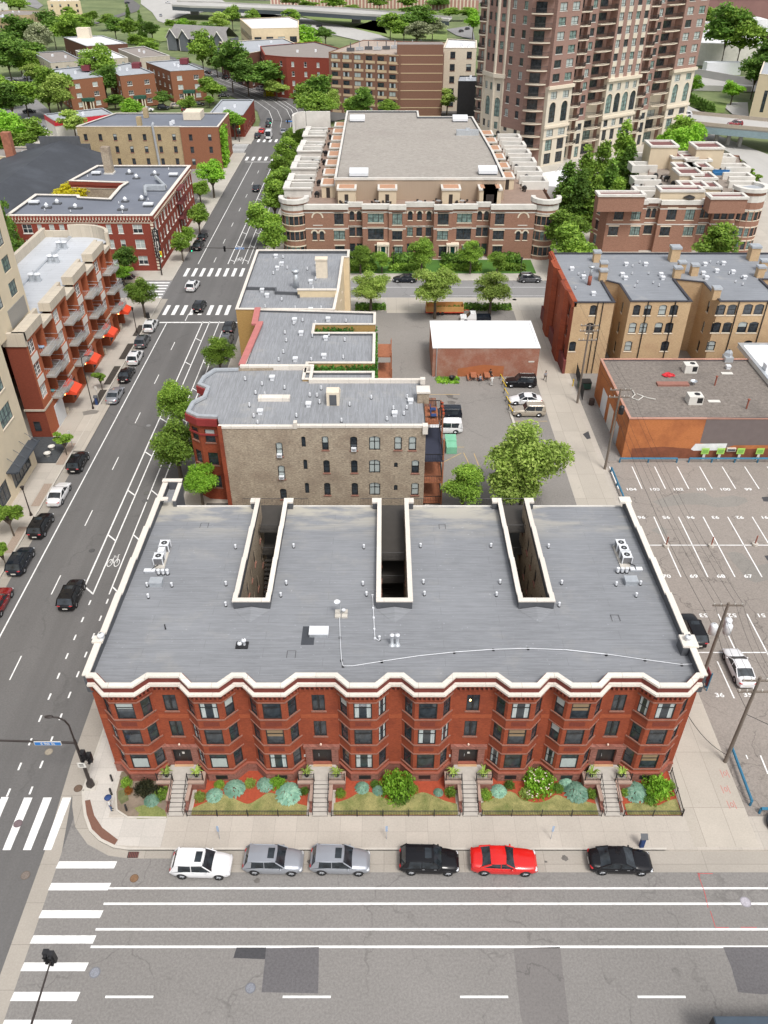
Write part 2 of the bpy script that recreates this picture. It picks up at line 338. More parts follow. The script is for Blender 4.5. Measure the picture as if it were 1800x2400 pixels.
flat('cross_street_road',ave_asph,[R(-250,262,-42.3,274),[(-26,300),(-10,318),(60,318),(60,330),(-20,330),(-32,316)]],.004)
m=MB();m.face([(-26.5,4,.006),(-25.15,4,.006),(-25.15,34,.006),(-25.99,39.3,.006),(-27.0,42.2,.006),(-26.5,34,.006)])
m.face([(-27.0,42.2,.008),(-25.9,38.9,.008),(-25.2,38.9,.008),(-25.2,52,.008),(-27.1,52,.008)])
struct(m,'concrete_gutter',park_conc)
outer=[(-25.99,39.35),(-25.6,38.01),(-24.79,36.16),(-23.35,34.66),(-21.47,33.71),(-19.8,33.46),(-16.54,33.46)]
inner=[(-25.2,39.35),(-24.88,38.39),(-24.3,37),(-23.5,35.71),(-22.5,34.9),(-21.23,34.31),(-20.0,34.12),(-16.5,34.12)]
m=MB();m.face([(x,y,.01)for x,y in outer]+[(x,y,.01)for x,y in inner[::-1]][0:8]);m.face([(-15.7,32.35,.006),(66,32.35,.006),(66,34.4,.006),(-15.7,34.4,.006)]);struct(m,'gutter',park_conc)
blockA=[(-25.2,146.2)]+inner[:-1]+[(29.5,34.12),(29.5,146.2)]
m=MB();m.prism(blockA,-.25,.12,0);struct(m,'pavement',walk_conc)
m=MB()
ke=inner[:-1]+[(22.0,34.12)];k2=[(x+.17,y+.17)for x,y in ke]
for i in range(len(ke)-1):m.prism([ke[i],ke[i+1],k2[i+1],k2[i]],-.1,.135)
m.box(-25.2,39.36,-.1,-25.03,146.2,.135)
struct(m,'kerb',kerb_conc)
flat('corner_pavement',walk_new,[[(-25.0,56),(-25.0,39.4),(-24.7,38.5),(-24.1,37.1),(-23.35,35.85),(-22.4,35.07),(-21.1,34.5),(-17.5,34.32),(-17.5,36.9),(-22.3,36.9),(-22.3,56)]],.128)
flat('tactile_strip',P('rust_tactile_paving',(.17,.085,.06),.95,var=.2,sc=8),[[(-24.84,38.39),(-24.25,38.53),(-23.49,37.08),(-22.51,35.98),(-21.0,34.96),(-21.17,34.4),(-22.58,35.09),(-23.63,36.16)]],.134)
flat('alley',alley_conc,[R(24.35,34.35,29.45,66),R(23.9,66,28.75,146.1)],.13)
flat('rear_parking_lot',lot2_asph,[[(5.6,67),(23.85,67),(23.85,140),(-5.5,140),(-5.5,112),(5.6,97)]],.128)
flat('rear_yard',yard_mat,[R(-22,62,5,80)],.132)
m=MB();m.prism(R(29.5,37.0,140,89.6),-.25,.11);struct(m,'parking_lot',lot_asph)
m=MB();m.prism(R(29.505,34.12,140,36.995),-.25,.12);struct(m,'pavement_right',walk_conc)
m=MB();m.prism(R(29.5,89.6,140,146.2),-.25,.11);struct(m,'service_yard',lot2_asph)
flat('tenth_pavement_near',walk_far,[R(-25.2,140.4,140,146.2)],.138)
m=MB();m.prism(R(-160,20,-42.35,146.3),-.25,.12);struct(m,'pavement_left',walk_conc)
m=MB();m.box(-42.5,20,-.2,-42.33,146.3,.14);m.box(-42.5,155.6,-.2,-42.33,262,.14);m.box(-25.9,155.6,-.2,-25.72,300,.14);m.box(-25.8,155.52,-.2,140,155.7,.14);m.box(-25.2,146.2,-.2,140,146.38,.14);m.box(-150,155.52,-.2,-42.5,155.7,.14)
struct(m,'kerb_far',kerb_conc)
flat('gutter_left',park_conc,[R(-42.3,60,-41.15,146)],.006)
m=MB();m.prism(R(-160,155.55,-42.35,262),-.25,.12);m.prism(R(-250,274.1,-42.4,300),-.25,.12);struct(m,'pavement_left_far',walk_far)
m=MB();m.prism(R(-25.8,155.55,100,300),-.25,.12);struct(m,'pavement_right_far',walk_far)
flat('driveway_apron',alley_conc,[R(-48,96,-42.5,103.5),R(0.5,139,7.5,146.3),R(-42.4,92,-40.8,105)],.15)
flat('wet_patch',P('damp_concrete',(.2,.185,.165),.8,var=.2),[[(-43.8,101.6),(-42.0,102.2),(-41.9,103),(-43,103.3),(-44.3,102.7)]],.156)
for i,(y0,y1,mt)in enumerate([(64,66.6,gravel),(70.3,75.2,gravel),(79.3,84.2,gravel),(88.6,94,gravel),(104.8,109.5,dirt_dark),(111.2,117.5,dirt_dark),(120,126,dirt_dark),(129,133.6,dirt_dark)]):
 flat('planting_strip',mt,[R(-43.6,y0,-42.55,y1)],.148)
flat('left_block_yard',lot2_asph,[R(-140,200,-48,261)],.14)
flat('left_block_lawn',grass,[R(-85,249,-48.5,256),R(-160,205,-92,250)],.15)
# ---- painted markings ----
def stripe(m,a,b,w,z=.006):
 a=Vector(a[:2]);b=Vector(b[:2]);d=(b-a).normalized();n=Vector((-d.y,d.x))*w/2
 m.face([(a.x-n.x,a.y-n.y,z),(b.x-n.x,b.y-n.y,z),(b.x+n.x,b.y+n.y,z),(a.x+n.x,a.y+n.y,z)])
m=MB()
for y,w,x0 in((31.1,.15,-20.7),(29.93,.17,-20.75),(28.07,.17,-20.8),(26.85,.17,-20.8)):stripe(m,(x0,y),(140,y),w)
for k in range(8):stripe(m,(-18.85+12*k,23.58),(-15.6+12*k,23.58),.15)
struct(m,'lane_marking',white_paint)
m=MB()
for y in(32.95,31.23,29.16,27.36,25.51,23.61,21.9,20.1,18.3):m.face([(-25.2,y-.29,.012),(-20.72,y-.29,.012),(-20.62,y+.28,.012),(-25.12,y+.28,.012)])
for x in(-33.4,-31.75,-29.85,-28.25,-26.65):m.face([(x,34.16,.012),(x+.62,34.16,.012),(x+.72,38.8,.012),(x+.02,38.8,.012)]if x>-30 else[(x,34.16,.012),(x+.6,34.16,.012),(x-.95+.62+.95,38.85,.012),(x+.02,38.85,.012)])
for x in np.arange(-40.6,-29,1.62):m.box(x,138.45,.002,x+.7,142.95,.012)
for x in np.arange(-40.7,-28.5,1.62):m.box(x,157.9,.002,x+.65,162.5,.012)
for y in np.arange(146.6,155.6,1.5):m.box(-47.3,y,.002,-42.6,y+.55,.012)
for x in np.arange(-41.5,-27,1.9):m.box(x,253,.002,x+.8,257.5,.012)
for x in np.arange(-41,-27,1.9):m.box(x,277,.002,x+.8,281,.012)
for y in np.arange(262.6,273.5,1.7):m.box(-47.6,y,.13,-43,y+.7,.145)
struct(m,'crosswalk',white_paint)
m=MB()
stripe(m,(-38.95,44),(-38.95,134.8),.15);stripe(m,(-38.95,165),(-38.95,251),.15)
y=51.0
for k in range(7):stripe(m,(-35.82,63.5+12.05*k),(-35.82,66.6+12.05*k),.12)
for k in(-1,):stripe(m,(-35.8,51.5),(-35.8,54.6),.12)
for k in range(7):stripe(m,(-35.8,166+12.05*k),(-35.8,169+12.05*k),.12)
for x,w in((-32.6,.17),(-31.35,.15)):stripe(m,(x,63.5),(x,135.6),w);stripe(m,(x-.1,165),(x-.1,245),w)
for x,w in((-29.6,.14),(-28.45,.15)):stripe(m,(x,63.5),(x,135.6),w);stripe(m,(x-.1,165),(x-.1,245),w)
for y in list(np.arange(64.2,134,9.1))+list(np.arange(167,243,9.1)):stripe(m,(-32.55,y+.5),(-31.38,y-.6),.18);stripe(m,(-29.55,y+.5),(-28.5,y-.6),.16)
for k in range(10):
 yy=38.9+2.55*k
 if k<10:stripe(m,(-31.3,yy),(-31.3,yy+.75),.16);stripe(m,(-29.5,yy+.2),(-29.5,yy+.95),.16)
stripe(m,(-40.3,135.1),(-25.6,135.1),.45);stripe(m,(-41,251.2),(-27,251.2),.35);stripe(m,(-47.8,162.7),(-47.8,156),.1)
stripe(m,(-25.6,152),(100,152),.1);stripe(m,(5,147.6),(100,147.6),.1)
struct(m,'avenue_marking',white_paint)
for off_,w in((-5.2,.16),(-2.0,.12),(1.5,.16),(3.2,.16),(5.2,.16)):
 pp=[]
 for i,p in enumerate(bend):
  a=Vector(bend[max(0,i-1)]);b=Vector(bend[min(len(bend)-1,i+1)]);d=(b-a).normalized();pp.append((p[0]+d.y*off_,p[1]-d.x*off_))
 ribbon('bend_marking',white_paint,pp,w,.03)
def bike_symbol(cx,cy,s=1.0):
 m=MB();z=.012
 def P3(x,y):return(cx+x*s,cy+y*s,z)
 for wx in(-.42,.42):
  for i in range(14):
   a,b=2*math.pi*i/14,2*math.pi*(i+1)/14
   m.face([P3(wx+.33*math.cos(a),.7*math.sin(a)),P3(wx+.33*math.cos(b),.7*math.sin(b)),P3(wx+.26*math.cos(b),.56*math.sin(b)),P3(wx+.26*math.cos(a),.56*math.sin(a))][::-1])
 for a,b in(((-.42,0),(-.15,1.1)),((-.15,1.1),(.3,1.1)),((.3,1.1),(.42,0)),((-.2,.8),(.05,0)),((.05,0),(.3,.9)),((-.42,0),(.05,0)),((.2,1.5),(.3,1.1)),((.2,1.5),(.4,1.55)),((-.28,1.3),(-.02,1.3)),((-.15,1.1),(-.15,1.3))):
  stripe(m,(cx+a[0]*s,cy+a[1]*s),(cx+b[0]*s,cy+b[1]*s),.07*s,z)
 struct(m,'bicycle_marking',white_paint)
bike_symbol(-30.55,68.7,.95);bike_symbol(-30.6,167.5,1.1)
m=MB();Z=.118
for k in range(14):
 x=29.85+2.98*k;stripe(m,(x,83.1),(x,88.2),.13,Z)
for k in range(13):
 x=32.75+2.98*k;stripe(m,(x,66.2),(x,77.2),.13,Z)
stripe(m,(30.1,71.75),(80,71.75),.13,Z)
for k in range(12):
 x=34.9+3.02*k;stripe(m,(x,50.2),(x,60.4),.13,Z)
stripe(m,(30.6,54.95),(80,54.95),.13,Z)
for(a,b)in((B3,[(1610,610),(1659,730)]),(B3,[(1330,0),(1440,240)])):
 stripe(m,zz(a,*b[0],.11),zz(a,*b[1],.11),.13,Z+.004)
struct(m,'parking_lines',white_paint)
m=MB()
for y in(103.5,108.0):stripe(m,(6.0,y),(11.5,y),.1,.136)
for y in(93,98):stripe(m,(6.0,y),(11,y),.1,.136)
stripe(m,(6.5,88),(10.5,91.5),.1,.136);stripe(m,(10.8,91.6),(11.4,88.2),.1,.136);stripe(m,(12.2,91.4),(12.6,88),.1,.136)
for y in(100,104.8,111.5):stripe(m,(18.4,y),(23.5,y),.1,.136)
struct(m,'faded_yellow_lines',P('faded_yellow_paint',(.5,.36,.16),.9,var=.3,sc=3))
def patch(name,mat,pts,z):
 flat(name,mat,[pts],z)
ap1=asphalt('fresh_asphalt_patch',(.07,.07,.075),crack=0);ap2=asphalt('dark_asphalt_patch',(.13,.125,.13),crack=0,fine=.3);ap3=asphalt('grey_lot_patch',(.24,.225,.205),crack=.3,csc=.08)
patch('asphalt_patch',ap1,[zz(B7,*q)for q in[(1008,452),(1022,407),(1150,407),(1145,458)]],.009)
patch('asphalt_patch',ap2,[zz(B7,*q)for q in[(1130,600),(1150,410),(1378,405),(1375,605)]],.007)
patch('asphalt_patch',ap2,[zz(B8,*q)for q in[(1465,405),(1800,405),(1800,590),(1640,610),(1530,600),(1500,490)]],.007)
patch('asphalt_patch',asphalt('mid_asphalt_patch',(.18,.17,.165),crack=.4),[zz(B8,*q)for q in[(590,700),(560,410),(760,405),(800,740),(600,740)]],.006)
AA=(1500,1100,300)
for pts in([(160,420),(350,350),(620,305),(830,300),(960,370),(1200,340),(1370,370),(1400,420),(1250,480),(1000,495),(860,460),(560,455),(300,490)],[(1120,1090),(1200,1065),(1330,1090),(1500,1250),(1600,1230),(1700,1210),(1700,1420),(1500,1470),(1380,1420),(1280,1290),(1200,1200)],[(140,790),(270,735),(360,790),(340,850),(250,840)]):
 patch('lot_patch',ap3,[zz(AA,*q,.11)for q in pts],.1155)
for pts in([(1575,360),(1700,350),(1700,420),(1600,415)],[(1610,1120),(1720,1110),(1720,1190),(1650,1180)]):
 patch('lot_patch',ap1,[zz(AA,*q,.11)for q in pts],.1165)
CC=(900,880,250)
oil=P('oil_stain',(.13,.12,.11),.8,var=.3,sc=2)
for pts in([(955,300),(1020,290),(1080,310),(1070,345),(1160,355),(1130,380),(1000,350)],[(985,400),(1050,395),(1120,410),(1090,460),(1010,460)]):patch('oil_stain',oil,[zz(CC,*q,.13)for q in pts],.134)
patch('tar_patch',ap1,[zz(A3,*q,.13)for q in[(1405,1260),(1445,1238),(1462,1290),(1435,1296)]],.138)
rnd=random.Random(5)
for(x,y)in[(-14.5,33),(-13.2,32.9),(-5.6,33.2),(-4.2,33.0),(1.6,32.8),(3.5,33.4),(-1.5,33.6),(12.5,33.2),(14,33.5),(9.2,32.2),(-9.6,31.7),(18,33)]:
 r=rnd.uniform(.12,.3);patch('oil_stain',oil,[(x+r*math.cos(a)*rnd.uniform(.7,1.3),y+.8*r*math.sin(a)*rnd.uniform(.7,1.3))for a in np.linspace(0,5.8,14)],.009)
def manhole(x,y,r,col,label,z=.0):
 m=MB();m.cyl((x,y),r,z+.003,z+.014,20);m.cyl((x,y),r*.82,z+.004,z+.018,20,1)
 single(m,'manhole_cover',[P('iron_ring',tuple(c*.7 for c in col),.7),P('iron_cover',col,.7,var=.4,sc=14)],label,'manhole cover','manhole covers')
for(rg,x,y,r,c,l)in((B7,580,108,.33,(.19,.11,.06),'rusty round manhole cover below the white car by the crosswalk'),(B7,410,515,.38,(.22,.23,.26),'grey patterned manhole cover beside the lower crosswalk bars'),(B7,1082,582,.36,(.2,.21,.24),'grey manhole cover left of the dark square asphalt patch'),(B8,1562,210,.4,(.4,.38,.42),'pale manhole cover lying on the right end of the white lane lines'),(B4,175,1370,.36,(.16,.12,.13),'dark manhole cover on a crosswalk bar of the avenue'),(B4,475,672,.36,(.32,.28,.22),'manhole cover under the street name sign'),(B4,760,1028,.36,(.13,.085,.06),'rusty manhole cover at the kerb by the signal pole'),(B7,110,95,.36,(.17,.14,.12),'manhole cover on the avenue asphalt at the left edge'),(A5,715,798,.34,(.08,.08,.08),'dark manhole cover in the traffic lane beside the roof'),(A5,1140,352,.36,(.12,.12,.11),'upper of two manhole covers in the bike lane'),(A5,1128,410,.36,(.11,.11,.11),'lower of two manhole covers in the bike lane'),(A1,1282,715,.36,(.2,.2,.2),'manhole cover near the far bike lane line'),(A1,1155,987,.36,(.22,.22,.22),'manhole cover in the middle of the avenue'),(A3,922,313,.5,(.13,.12,.11),'manhole cover at the alley mouth on the far street')):
 manhole(*zz(rg,x,y),r,c,l,.12 if rg is A3 else 0)
m=MB();m.box(-19.95,33.5,.004,-19.1,34.02,.02)
for k in range(6):m.box(-19.88+k*.135,33.53,.02,-19.8+k*.135,33.99,.03,1)
single(m,'storm_drain',[black_paint,P('rusty_grate',(.16,.06,.05),.8)],'rusty storm drain grate in the gutter at the corner','drain')
red_spray=P('red_survey_paint',(.55,.08,.08),.8,var=.2)
m=MB()
for(x,y,s)in[(1380,728,1),(1385,830,1),(1425,930,1.05)]:
 cx,cy=zz(B3,x,y,.13)
 ring=[(cx+.13*s*math.cos(a),cy+.2*s*math.sin(a))for a in np.linspace(0,2*math.pi,7)]
 for a,b in zip(ring[:-1],ring[1:]):stripe(m,a,b,.035,.139)
 for dx in(-.27,.27):stripe(m,(cx+dx,cy-.38),(cx+dx-.04,cy+.38),.035,.139)
for(x,y)in[(865,1840),(965,2175)]:
 cx,cy=zz((1550,1550,375),x*1.0,y*1.0,.13)
for a,b in(((1355,85),(1385,170)),((1385,170),(1400,235)),((1410,250),(1432,320)),((1432,320),(1490,322)),((1540,320),(1610,320)),((1355,87),(1420,88)),((1360,85),(1365,100))):
 stripe(m,zz(B8,*a),zz(B8,*b),.04,.016)
struct(m,'survey_marks',red_spray)
def text_mesh(txt,size,ext=.004,spacing=1.0):
 cu=bpy.data.curves.new('t','FONT');cu.body=txt;cu.size=size;cu.extrude=ext;cu.align_x='CENTER';cu.align_y='CENTER';cu.space_character=spacing;cu.offset=size*.018
 o=bpy.data.objects.new('t',cu);COL.objects.link(o);dg=bpy.context.evaluated_depsgraph_get();dg.update()
 me=bpy.data.meshes.new_from_object(o.evaluated_get(dg));bpy.data.objects.remove(o);return me
def text_obj(name,txt,size,mat,mw,parent=None,ext=.004,spacing=1.0):
 me=text_mesh(txt,size,ext,spacing);me.materials.clear();me.materials.append(mat);o=bpy.data.objects.new(name,me);COL.objects.link(o)
 if parent is not None:o.parent=parent
 o.matrix_local=mw;return o
def ground_text(txt,x,y,z,size,flip=False,sx=1.25):
 o=text_obj('bay_number',txt,size,white_paint,Matrix.Translation((x,y,z))@Matrix.Rotation(math.pi if flip else 0,4,'Z')@Matrix.Scale(sx,4,(1,0,0)),ext=.002)
 o['kind']='structure'
for k in range(8):ground_text(str(104-k),31.4+2.98*k,82.95,.122,.75)
for k in range(9):ground_text(str(96-k),31.2+2.98*k,77.1,.122,.75,True)
for k in range(9):ground_text(str(70-k),31.2+3.0*k,66.3,.122,.75)
for k in range(8):ground_text(str(53-k),33.3+3.0*k,60.2,.122,.75,True)
for t,(x,y)in(('36',(1345,220)),('35',(1528,218))):ground_text(t,*zz(B3,x,y,.11),.122,.7)
ground_text('1',*zz(B3,1523,622,.11),.122,.6)
sill_cream=P('cream_stone_trim',(.68,.6,.48),.8,var=.1,sc=2,mode='wall');sill_white=P('white_sill',(.64,.62,.575),.7,var=.1,sc=.5,stain=.3)
blue_frame=P('dark_slate_frame',(.05,.06,.075),.5)
green_frame=P('dark_green_frame',(.03,.05,.045),.5)
STY={'main_pic':dict(fm=black_paint,bars=[.7],fw=.09,pv=[0,1,2,3,0,2,4,0]),'main_side':dict(fm=black_paint,bars=[.5],fw=.06,pv=[0,0,0,1,3],sill=trim_edge),'main_pair':dict(fm=black_paint,cols=2,fw=.06,mw=.14,pv=[0,0,6],sill=trim_edge),'tan_dh':dict(fm=black_paint,bars=[.5],fw=.09,pv=[1,5,5,0,1],arch=tan_brick,sill=trim_edge),'tan_pair':dict(fm=black_paint,bars=[.62],cols=2,fw=.09,pv=[1,5,0,5],arch=tan_brick),'tan_small':dict(fm=black_paint,fw=.06,pv=[0],arch=tan_brick),'buff_dh':dict(fm=black_paint,bars=[.5],fw=.09,pv=[1,5,0,0,0],arch=buff_brick,sill=sill_cream),'dark_dh':dict(fm=bronze,bars=[.5],fw=.07,pv=[0,0,1],sill=trim_edge),'white_dh':dict(fm=white_frame,bars=[.5],fw=.08,pv=[0,1,5,5],sill=sill_white),'white_pair':dict(fm=white_frame,bars=[.5],cols=2,fw=.08,pv=[5,0,1],sill=sill_white),'white_trip':dict(fm=white_frame,bars=[.5],cols=3,fw=.08,pv=[0,5,1],sill=sill_white),'og_pair':dict(fm=white_frame,bars=[.33,.66],cols=2,sub=2,fw=.09,mw=.22,pv=[0,0,5]),'big_grid':dict(fm=blue_frame,bars=[.36],cols=4,fw=.09,pv=[7,7,5],sill=sill_cream),'grid3':dict(fm=blue_frame,bars=[.36],cols=3,fw=.09,pv=[7,7,5]),'shop':dict(fm=blue_frame,bars=[.75],cols=5,fw=.1,pv=[0]),'mid_slide':dict(fm=bronze,cols=2,fw=.07,pv=[0,3,5,0]),'town_dh':dict(fm=bronze,bars=[.5],cols=1,sub=2,fw=.07,pv=[0,0,7],lint=sill_cream,sill=sill_cream),'town_pair':dict(fm=bronze,bars=[.5],cols=2,sub=2,fw=.07,mw=.12,pv=[0,7,0],lint=sill_cream,sill=sill_cream),'town_trip':dict(fm=bronze,bars=[.5],cols=3,sub=1,fw=.07,mw=.12,pv=[0,7,0],lint=sill_cream,sill=sill_cream),'town_arch':dict(fm=bronze,bars=[.5],cols=1,fw=.07,pv=[0],arch=None,hood=sill_cream,sill=sill_cream),'tw':dict(fm=bronze,bars=[.35],cols=2,fw=.08,pv=[0,5,0,7,5],sill=sill_white),'tw_tall':dict(fm=bronze,bars=[.3,.55,.8],cols=2,fw=.09,pv=[0,7,0]),'tw_arch':dict(fm=bronze,bars=[.3,.5],cols=2,fw=.09,pv=[0,7],arch=None,hood=sill_cream),'mod':dict(fm=bronze,bars=[],cols=1,fw=.06,pv=[0]),}
_wcache={}
def win_local(w,h,sty,depth,wallmat,v):
 S=STY[sty];fw=S['fw'];y0,y1=depth-.09,depth-.01;H_=h
 f=MB();p=MB()
 f.box(-w/2,y0,0,-w/2+fw,y1,h);f.box(w/2-fw,y0,0,w/2,y1,h);f.box(-w/2+fw,y0,0,w/2-fw,y1,fw);f.box(-w/2+fw,y0,h-fw,w/2-fw,y1,h)
 cols=S.get('cols',1);mw=S.get('mw',fw*.9);cw=w/cols
 for c in range(1,cols):f.box(-w/2+c*cw-mw/2,y0+.004,fw,-w/2+c*cw+mw/2,y1,h-fw)
 for b in S.get('bars',[]):f.box(-w/2+fw,y0+.012,b*h-fw*.35,w/2-fw,y1,b*h+fw*.35)
 if S.get('sub',1)>1:
  for c in range(cols):f.box(-w/2+(c+.5)*cw-.018,y0+.02,fw,-w/2+(c+.5)*cw+.018,y1,h-fw)
 e=.1
 if S.get('sill'):f.box(-w/2-e,-.07,-.13,w/2+e,.0,0,1);f.box(-w/2+.01,0,-.002,w/2-.01,depth-.1,.012,1)
 if S.get('lint'):f.box(-w/2-e,-.05,h,w/2+e,0,h+.26,2)
 if 'arch' in S:
  n=8;rise=min(.5*w,.5*w if S.get('hood')else.13*w+.05)
  ap=[(-w/2+w*i/n,h-rise+rise*math.sqrt(max(0,1-(2*i/n-1)**2)))if S.get('hood')else(-w/2+w*i/n,h-rise*(2*i/n-1)**2)for i in range(n+1)]
  for(x0,z0_),(x1,z1_)in zip(ap[:-1],ap[1:]):
   f.face([(x0,.004,z0_),(x1,.004,z1_),(x1,.004,h),(x0,.004,h)],2);f.face([(x0,.004,z0_),(x0,y0,z0_),(x1,y0,z1_),(x1,.004,z1_)],2)
  if S.get('hood'):
   rr=w/2
   for i in range(12):
    a,b=math.pi*i/12,math.pi*(i+1)/12;r0,r1=rr,rr+.28
    q=[(r*math.cos(t),h-rr+r*math.sin(t))for r,t in((r0,a),(r1,a),(r1,b),(r0,b))]
    f.face([(x,-.05,z)for x,z in q][::-1],1);f.face([(q[1][0],-.05,q[1][1]),(q[1][0],0,q[1][1]),(q[2][0],0,q[2][1]),(q[2][0],-.05,q[2][1])],1)
 mats=[S['fm'],S.get('sill')or S.get('hood')or sill_cream,wallmat if 'arch' in S else(S.get('lint')or wallmat)]
 yp=depth-.04;a,b=-w/2+.01,w/2-.01
 def q(x0,z0_,x1,z1_,m_):p.face([(x0,yp,z0_),(x1,yp,z0_),(x1,yp,z1_),(x0,yp,z1_)],m_)
 g0=0
 if v==0:q(a,.01,b,h-.01,0)
 elif v==1:k=h*random.uniform(.45,.62);q(a,.01,b,k,0);q(a,k,b,h-.01,1)
 elif v==2:k=h*random.uniform(.62,.7);q(a,.01,b,k,1);q(a,k,b,h-.01,0)
 elif v==3:q(a,.01,a+w*.28,h-.01,2);q(a+w*.28,.01,b-w*.28,h-.01,0);q(b-w*.28,.01,b,h-.01,2)
 elif v==4:q(a,.01,b,h*.5,0);q(a,h*.5,b,h-.01,3)
 elif v==5:k=h*.06;q(a,.01,b,k+.02,0);q(a,k+.02,b,h-.01,1)
 elif v==6:q(a,.01,0,h-.01,0);q(0,.01,b,h-.01,0)
 elif v==7:q(a,.01,b,h-.01,4)
 pm=[glass,blind,curtain,tanblind,glass_g]
 return f,mats,p,pm
class Bld:
 def __init__(s,name,label,cat,loc,group=None):
  s.root=thing(name,label,cat,(loc[0],loc[1],loc[2]if len(loc)>2 else 0.12),0,group);s.w=[]
 def part(s,mb,name,mats,parent=None,smooth=False):return part(mb,name,mats,parent or s.root,smooth)
 def facade(s,mb,a,b,z0,z1,wins,m=0,depth=.18,wallmat=None,bare=False):
  ax,ay=a[0],a[1];L=math.hypot(b[0]-ax,b[1]-ay);ux,uy=(b[0]-ax)/L,(b[1]-ay)/L
  ops=[]
  for(sc,z,w,h,sty,*v)in wins:
   ops.append((sc-w/2,sc+w/2,z,z+h))
   if sty:s.w.append(((ax+ux*sc,ay+uy*sc,z),math.atan2(uy,ux),w,h,sty,v[0]if v else None,depth,wallmat))
  mb.wall(a,b,z0,z1,ops,m,depth)
 def finish(s,limit=100,name='window'):
  s.w.sort(key=lambda q:-(q[2]*q[3])/((q[0][0])**2+q[0][1]**2+(H-q[0][2])**2))
  off=Vector(s.root.location);rest=MB();rmats=[];rng=random.Random(len(s.w)*7+int(abs(off.x)*10))
  for i,(p,ang,w,h,sty,v,depth,wm)in enumerate(s.w):
   v=rng.choice(STY[sty]['pv'])if v is None else v
   key=(round(w,2),round(h,2),sty,v,depth,wm.name if wm else '')
   if i<limit:
    if key not in _wcache:
     f,fm,pp,pm=win_local(w,h,sty,depth,wm or red_brick,v);_wcache[key]=(f.data('window',fm),pp.data('pane',pm))
    fo=bpy.data.objects.new(name,_wcache[key][0]);COL.objects.link(fo);fo.parent=s.root;fo.location=Vector(p)-off;fo.rotation_euler=(0,0,ang)
    po=bpy.data.objects.new('pane',_wcache[key][1]);COL.objects.link(po);po.parent=fo
   else:
    f,fm,pp,pm=win_local(w,h,sty,depth,wm or red_brick,v);ca,sa=math.cos(ang),math.sin(ang)
    for mbb,mm in((f,fm),(pp,pm)):
     ix=[]
     for q in mm:
      if q not in rmats:rmats.append(q)
      ix.append(rmats.index(q))
     n=len(rest.v);rest.v+=[(p[0]+x*ca-y*sa,p[1]+x*sa+y*ca,p[2]+z)for x,y,z in mbb.v]
     rest.f+=[tuple(k+n for k in fc)for fc in mbb.f];rest.m+=[ix[k]for k in mbb.m]
  if rest.f:o=s.part(rest,'windows',rmats);o['kind']='stuff'
def offset(pts,d):
 out=[]
 for i,p in enumerate(pts):
  n=[]
  if i>0:a=Vector(pts[i-1]);b=Vector(p);u=(b-a).normalized();n.append(Vector((u.y,-u.x)))
  if i<len(pts)-1:a=Vector(p);b=Vector(pts[i+1]);u=(b-a).normalized();n.append(Vector((u.y,-u.x)))
  if len(n)==2:nn=(n[0]+n[1]);nn=nn/max(.3,nn.dot(n[0]))
  else:nn=n[0]
  out.append((p[0]+nn.x*d,p[1]+nn.y*d))
 return out
def strip(mb,pts,d0,d1,z0,z1,m=0,mt=None,closed=False):
 A=offset(pts,d0);B_=offset(pts,d1)
 zf=z1 if callable(z1)else(lambda p:z1);zb=z0 if callable(z0)else(lambda p:z0)
 for i in range(len(pts)-1):
  q=[A[i],A[i+1],B_[i+1],B_[i]]
  vs=[(x,y,zb((x,y)))for x,y in q]+[(x,y,zf((x,y)))for x,y in q]
  mb.mesh(vs,[(0,1,5,4),(2,3,7,6),(0,3,2,1)],m);mb.mesh(vs,[(4,5,6,7)],m if mt is None else mt)
  if i==0:mb.mesh(vs,[(0,4,7,3)],m)
  if i==len(pts)-2:mb.mesh(vs,[(1,2,6,5)],m)
def simple_window_row(L,n,w,z,h,sty,m0=1.0):
 return[(m0+(L-2*m0)*(i+.5)/n,z,w,h,sty)for i in range(n)]
def fence(name,a,b,z,h,label,sp=.13,postsp=2.2,mat=None,picket=.012,group='black iron fences',mode='iron'):
 a=Vector(a);b=Vector(b);L=(b-a).length;u=(b-a)/L;mat=mat or iron
 t=thing(name,label,'fence',(a.x,a.y,z),0,group)
 mb=MB();P_=lambda s_,zz_:(a.x+u.x*s_,a.y+u.y*s_,z+zz_)
 for k in range(int(L/sp)):mb.tube(P_((k+.5)*sp,.05),P_((k+.5)*sp,h),picket,n=4,caps=False)
 for zz_ in(.1,h-.1,h-.02):mb.tube(P_(0,zz_),P_(L,zz_),.02,n=4)
 part(mb,'picket_panel',mat,t)
 n=max(1,round(L/postsp))
 for k in range(n+1):
  mb=MB();mb.obox(P_(L*k/n,0)[:2],.06,.06,z,z+h+.08,math.atan2(u.y,u.x));mb.blob(P_(L*k/n,h+.11),.045,.045,.05,6,jit=0);part(mb,'post',mat,t)
 return t
FR=[(-22.75,41.4),(-22.15,41.4),(-21.15,40.4),(-19.05,40.4),(-18.1,41.4),(-15.6,41.4),(-14.65,40.4),(-12.55,40.4),(-11.6,41.4),(-10.7,41.4),(-9.75,40.4),(-7.65,40.4),(-6.7,41.4),(-3.65,41.4),(-2.7,40.4),(-.6,40.4),(.35,41.4),(1.45,41.4),(2.4,40.4),(4.45,40.4),(5.4,41.4),(8.65,41.4),(9.6,40.4),(11.65,40.4),(12.55,41.4),(13.25,41.4),(14.2,40.4),(16.3,40.4),(17.25,41.4),(19.8,41.4),(20.75,40.4),(22.95,40.4),(24.0,41.4),(24.4,41.4)]
XL,XR,YR=-22.75,24.4,65.3
DOORS=[-16.85,-5.17,7.02,18.53]
mn=Bld('brick_apartment_row','long three storey red brick apartment row with cream parapet and big grey flat roof','apartment building',(0,41,0.12))
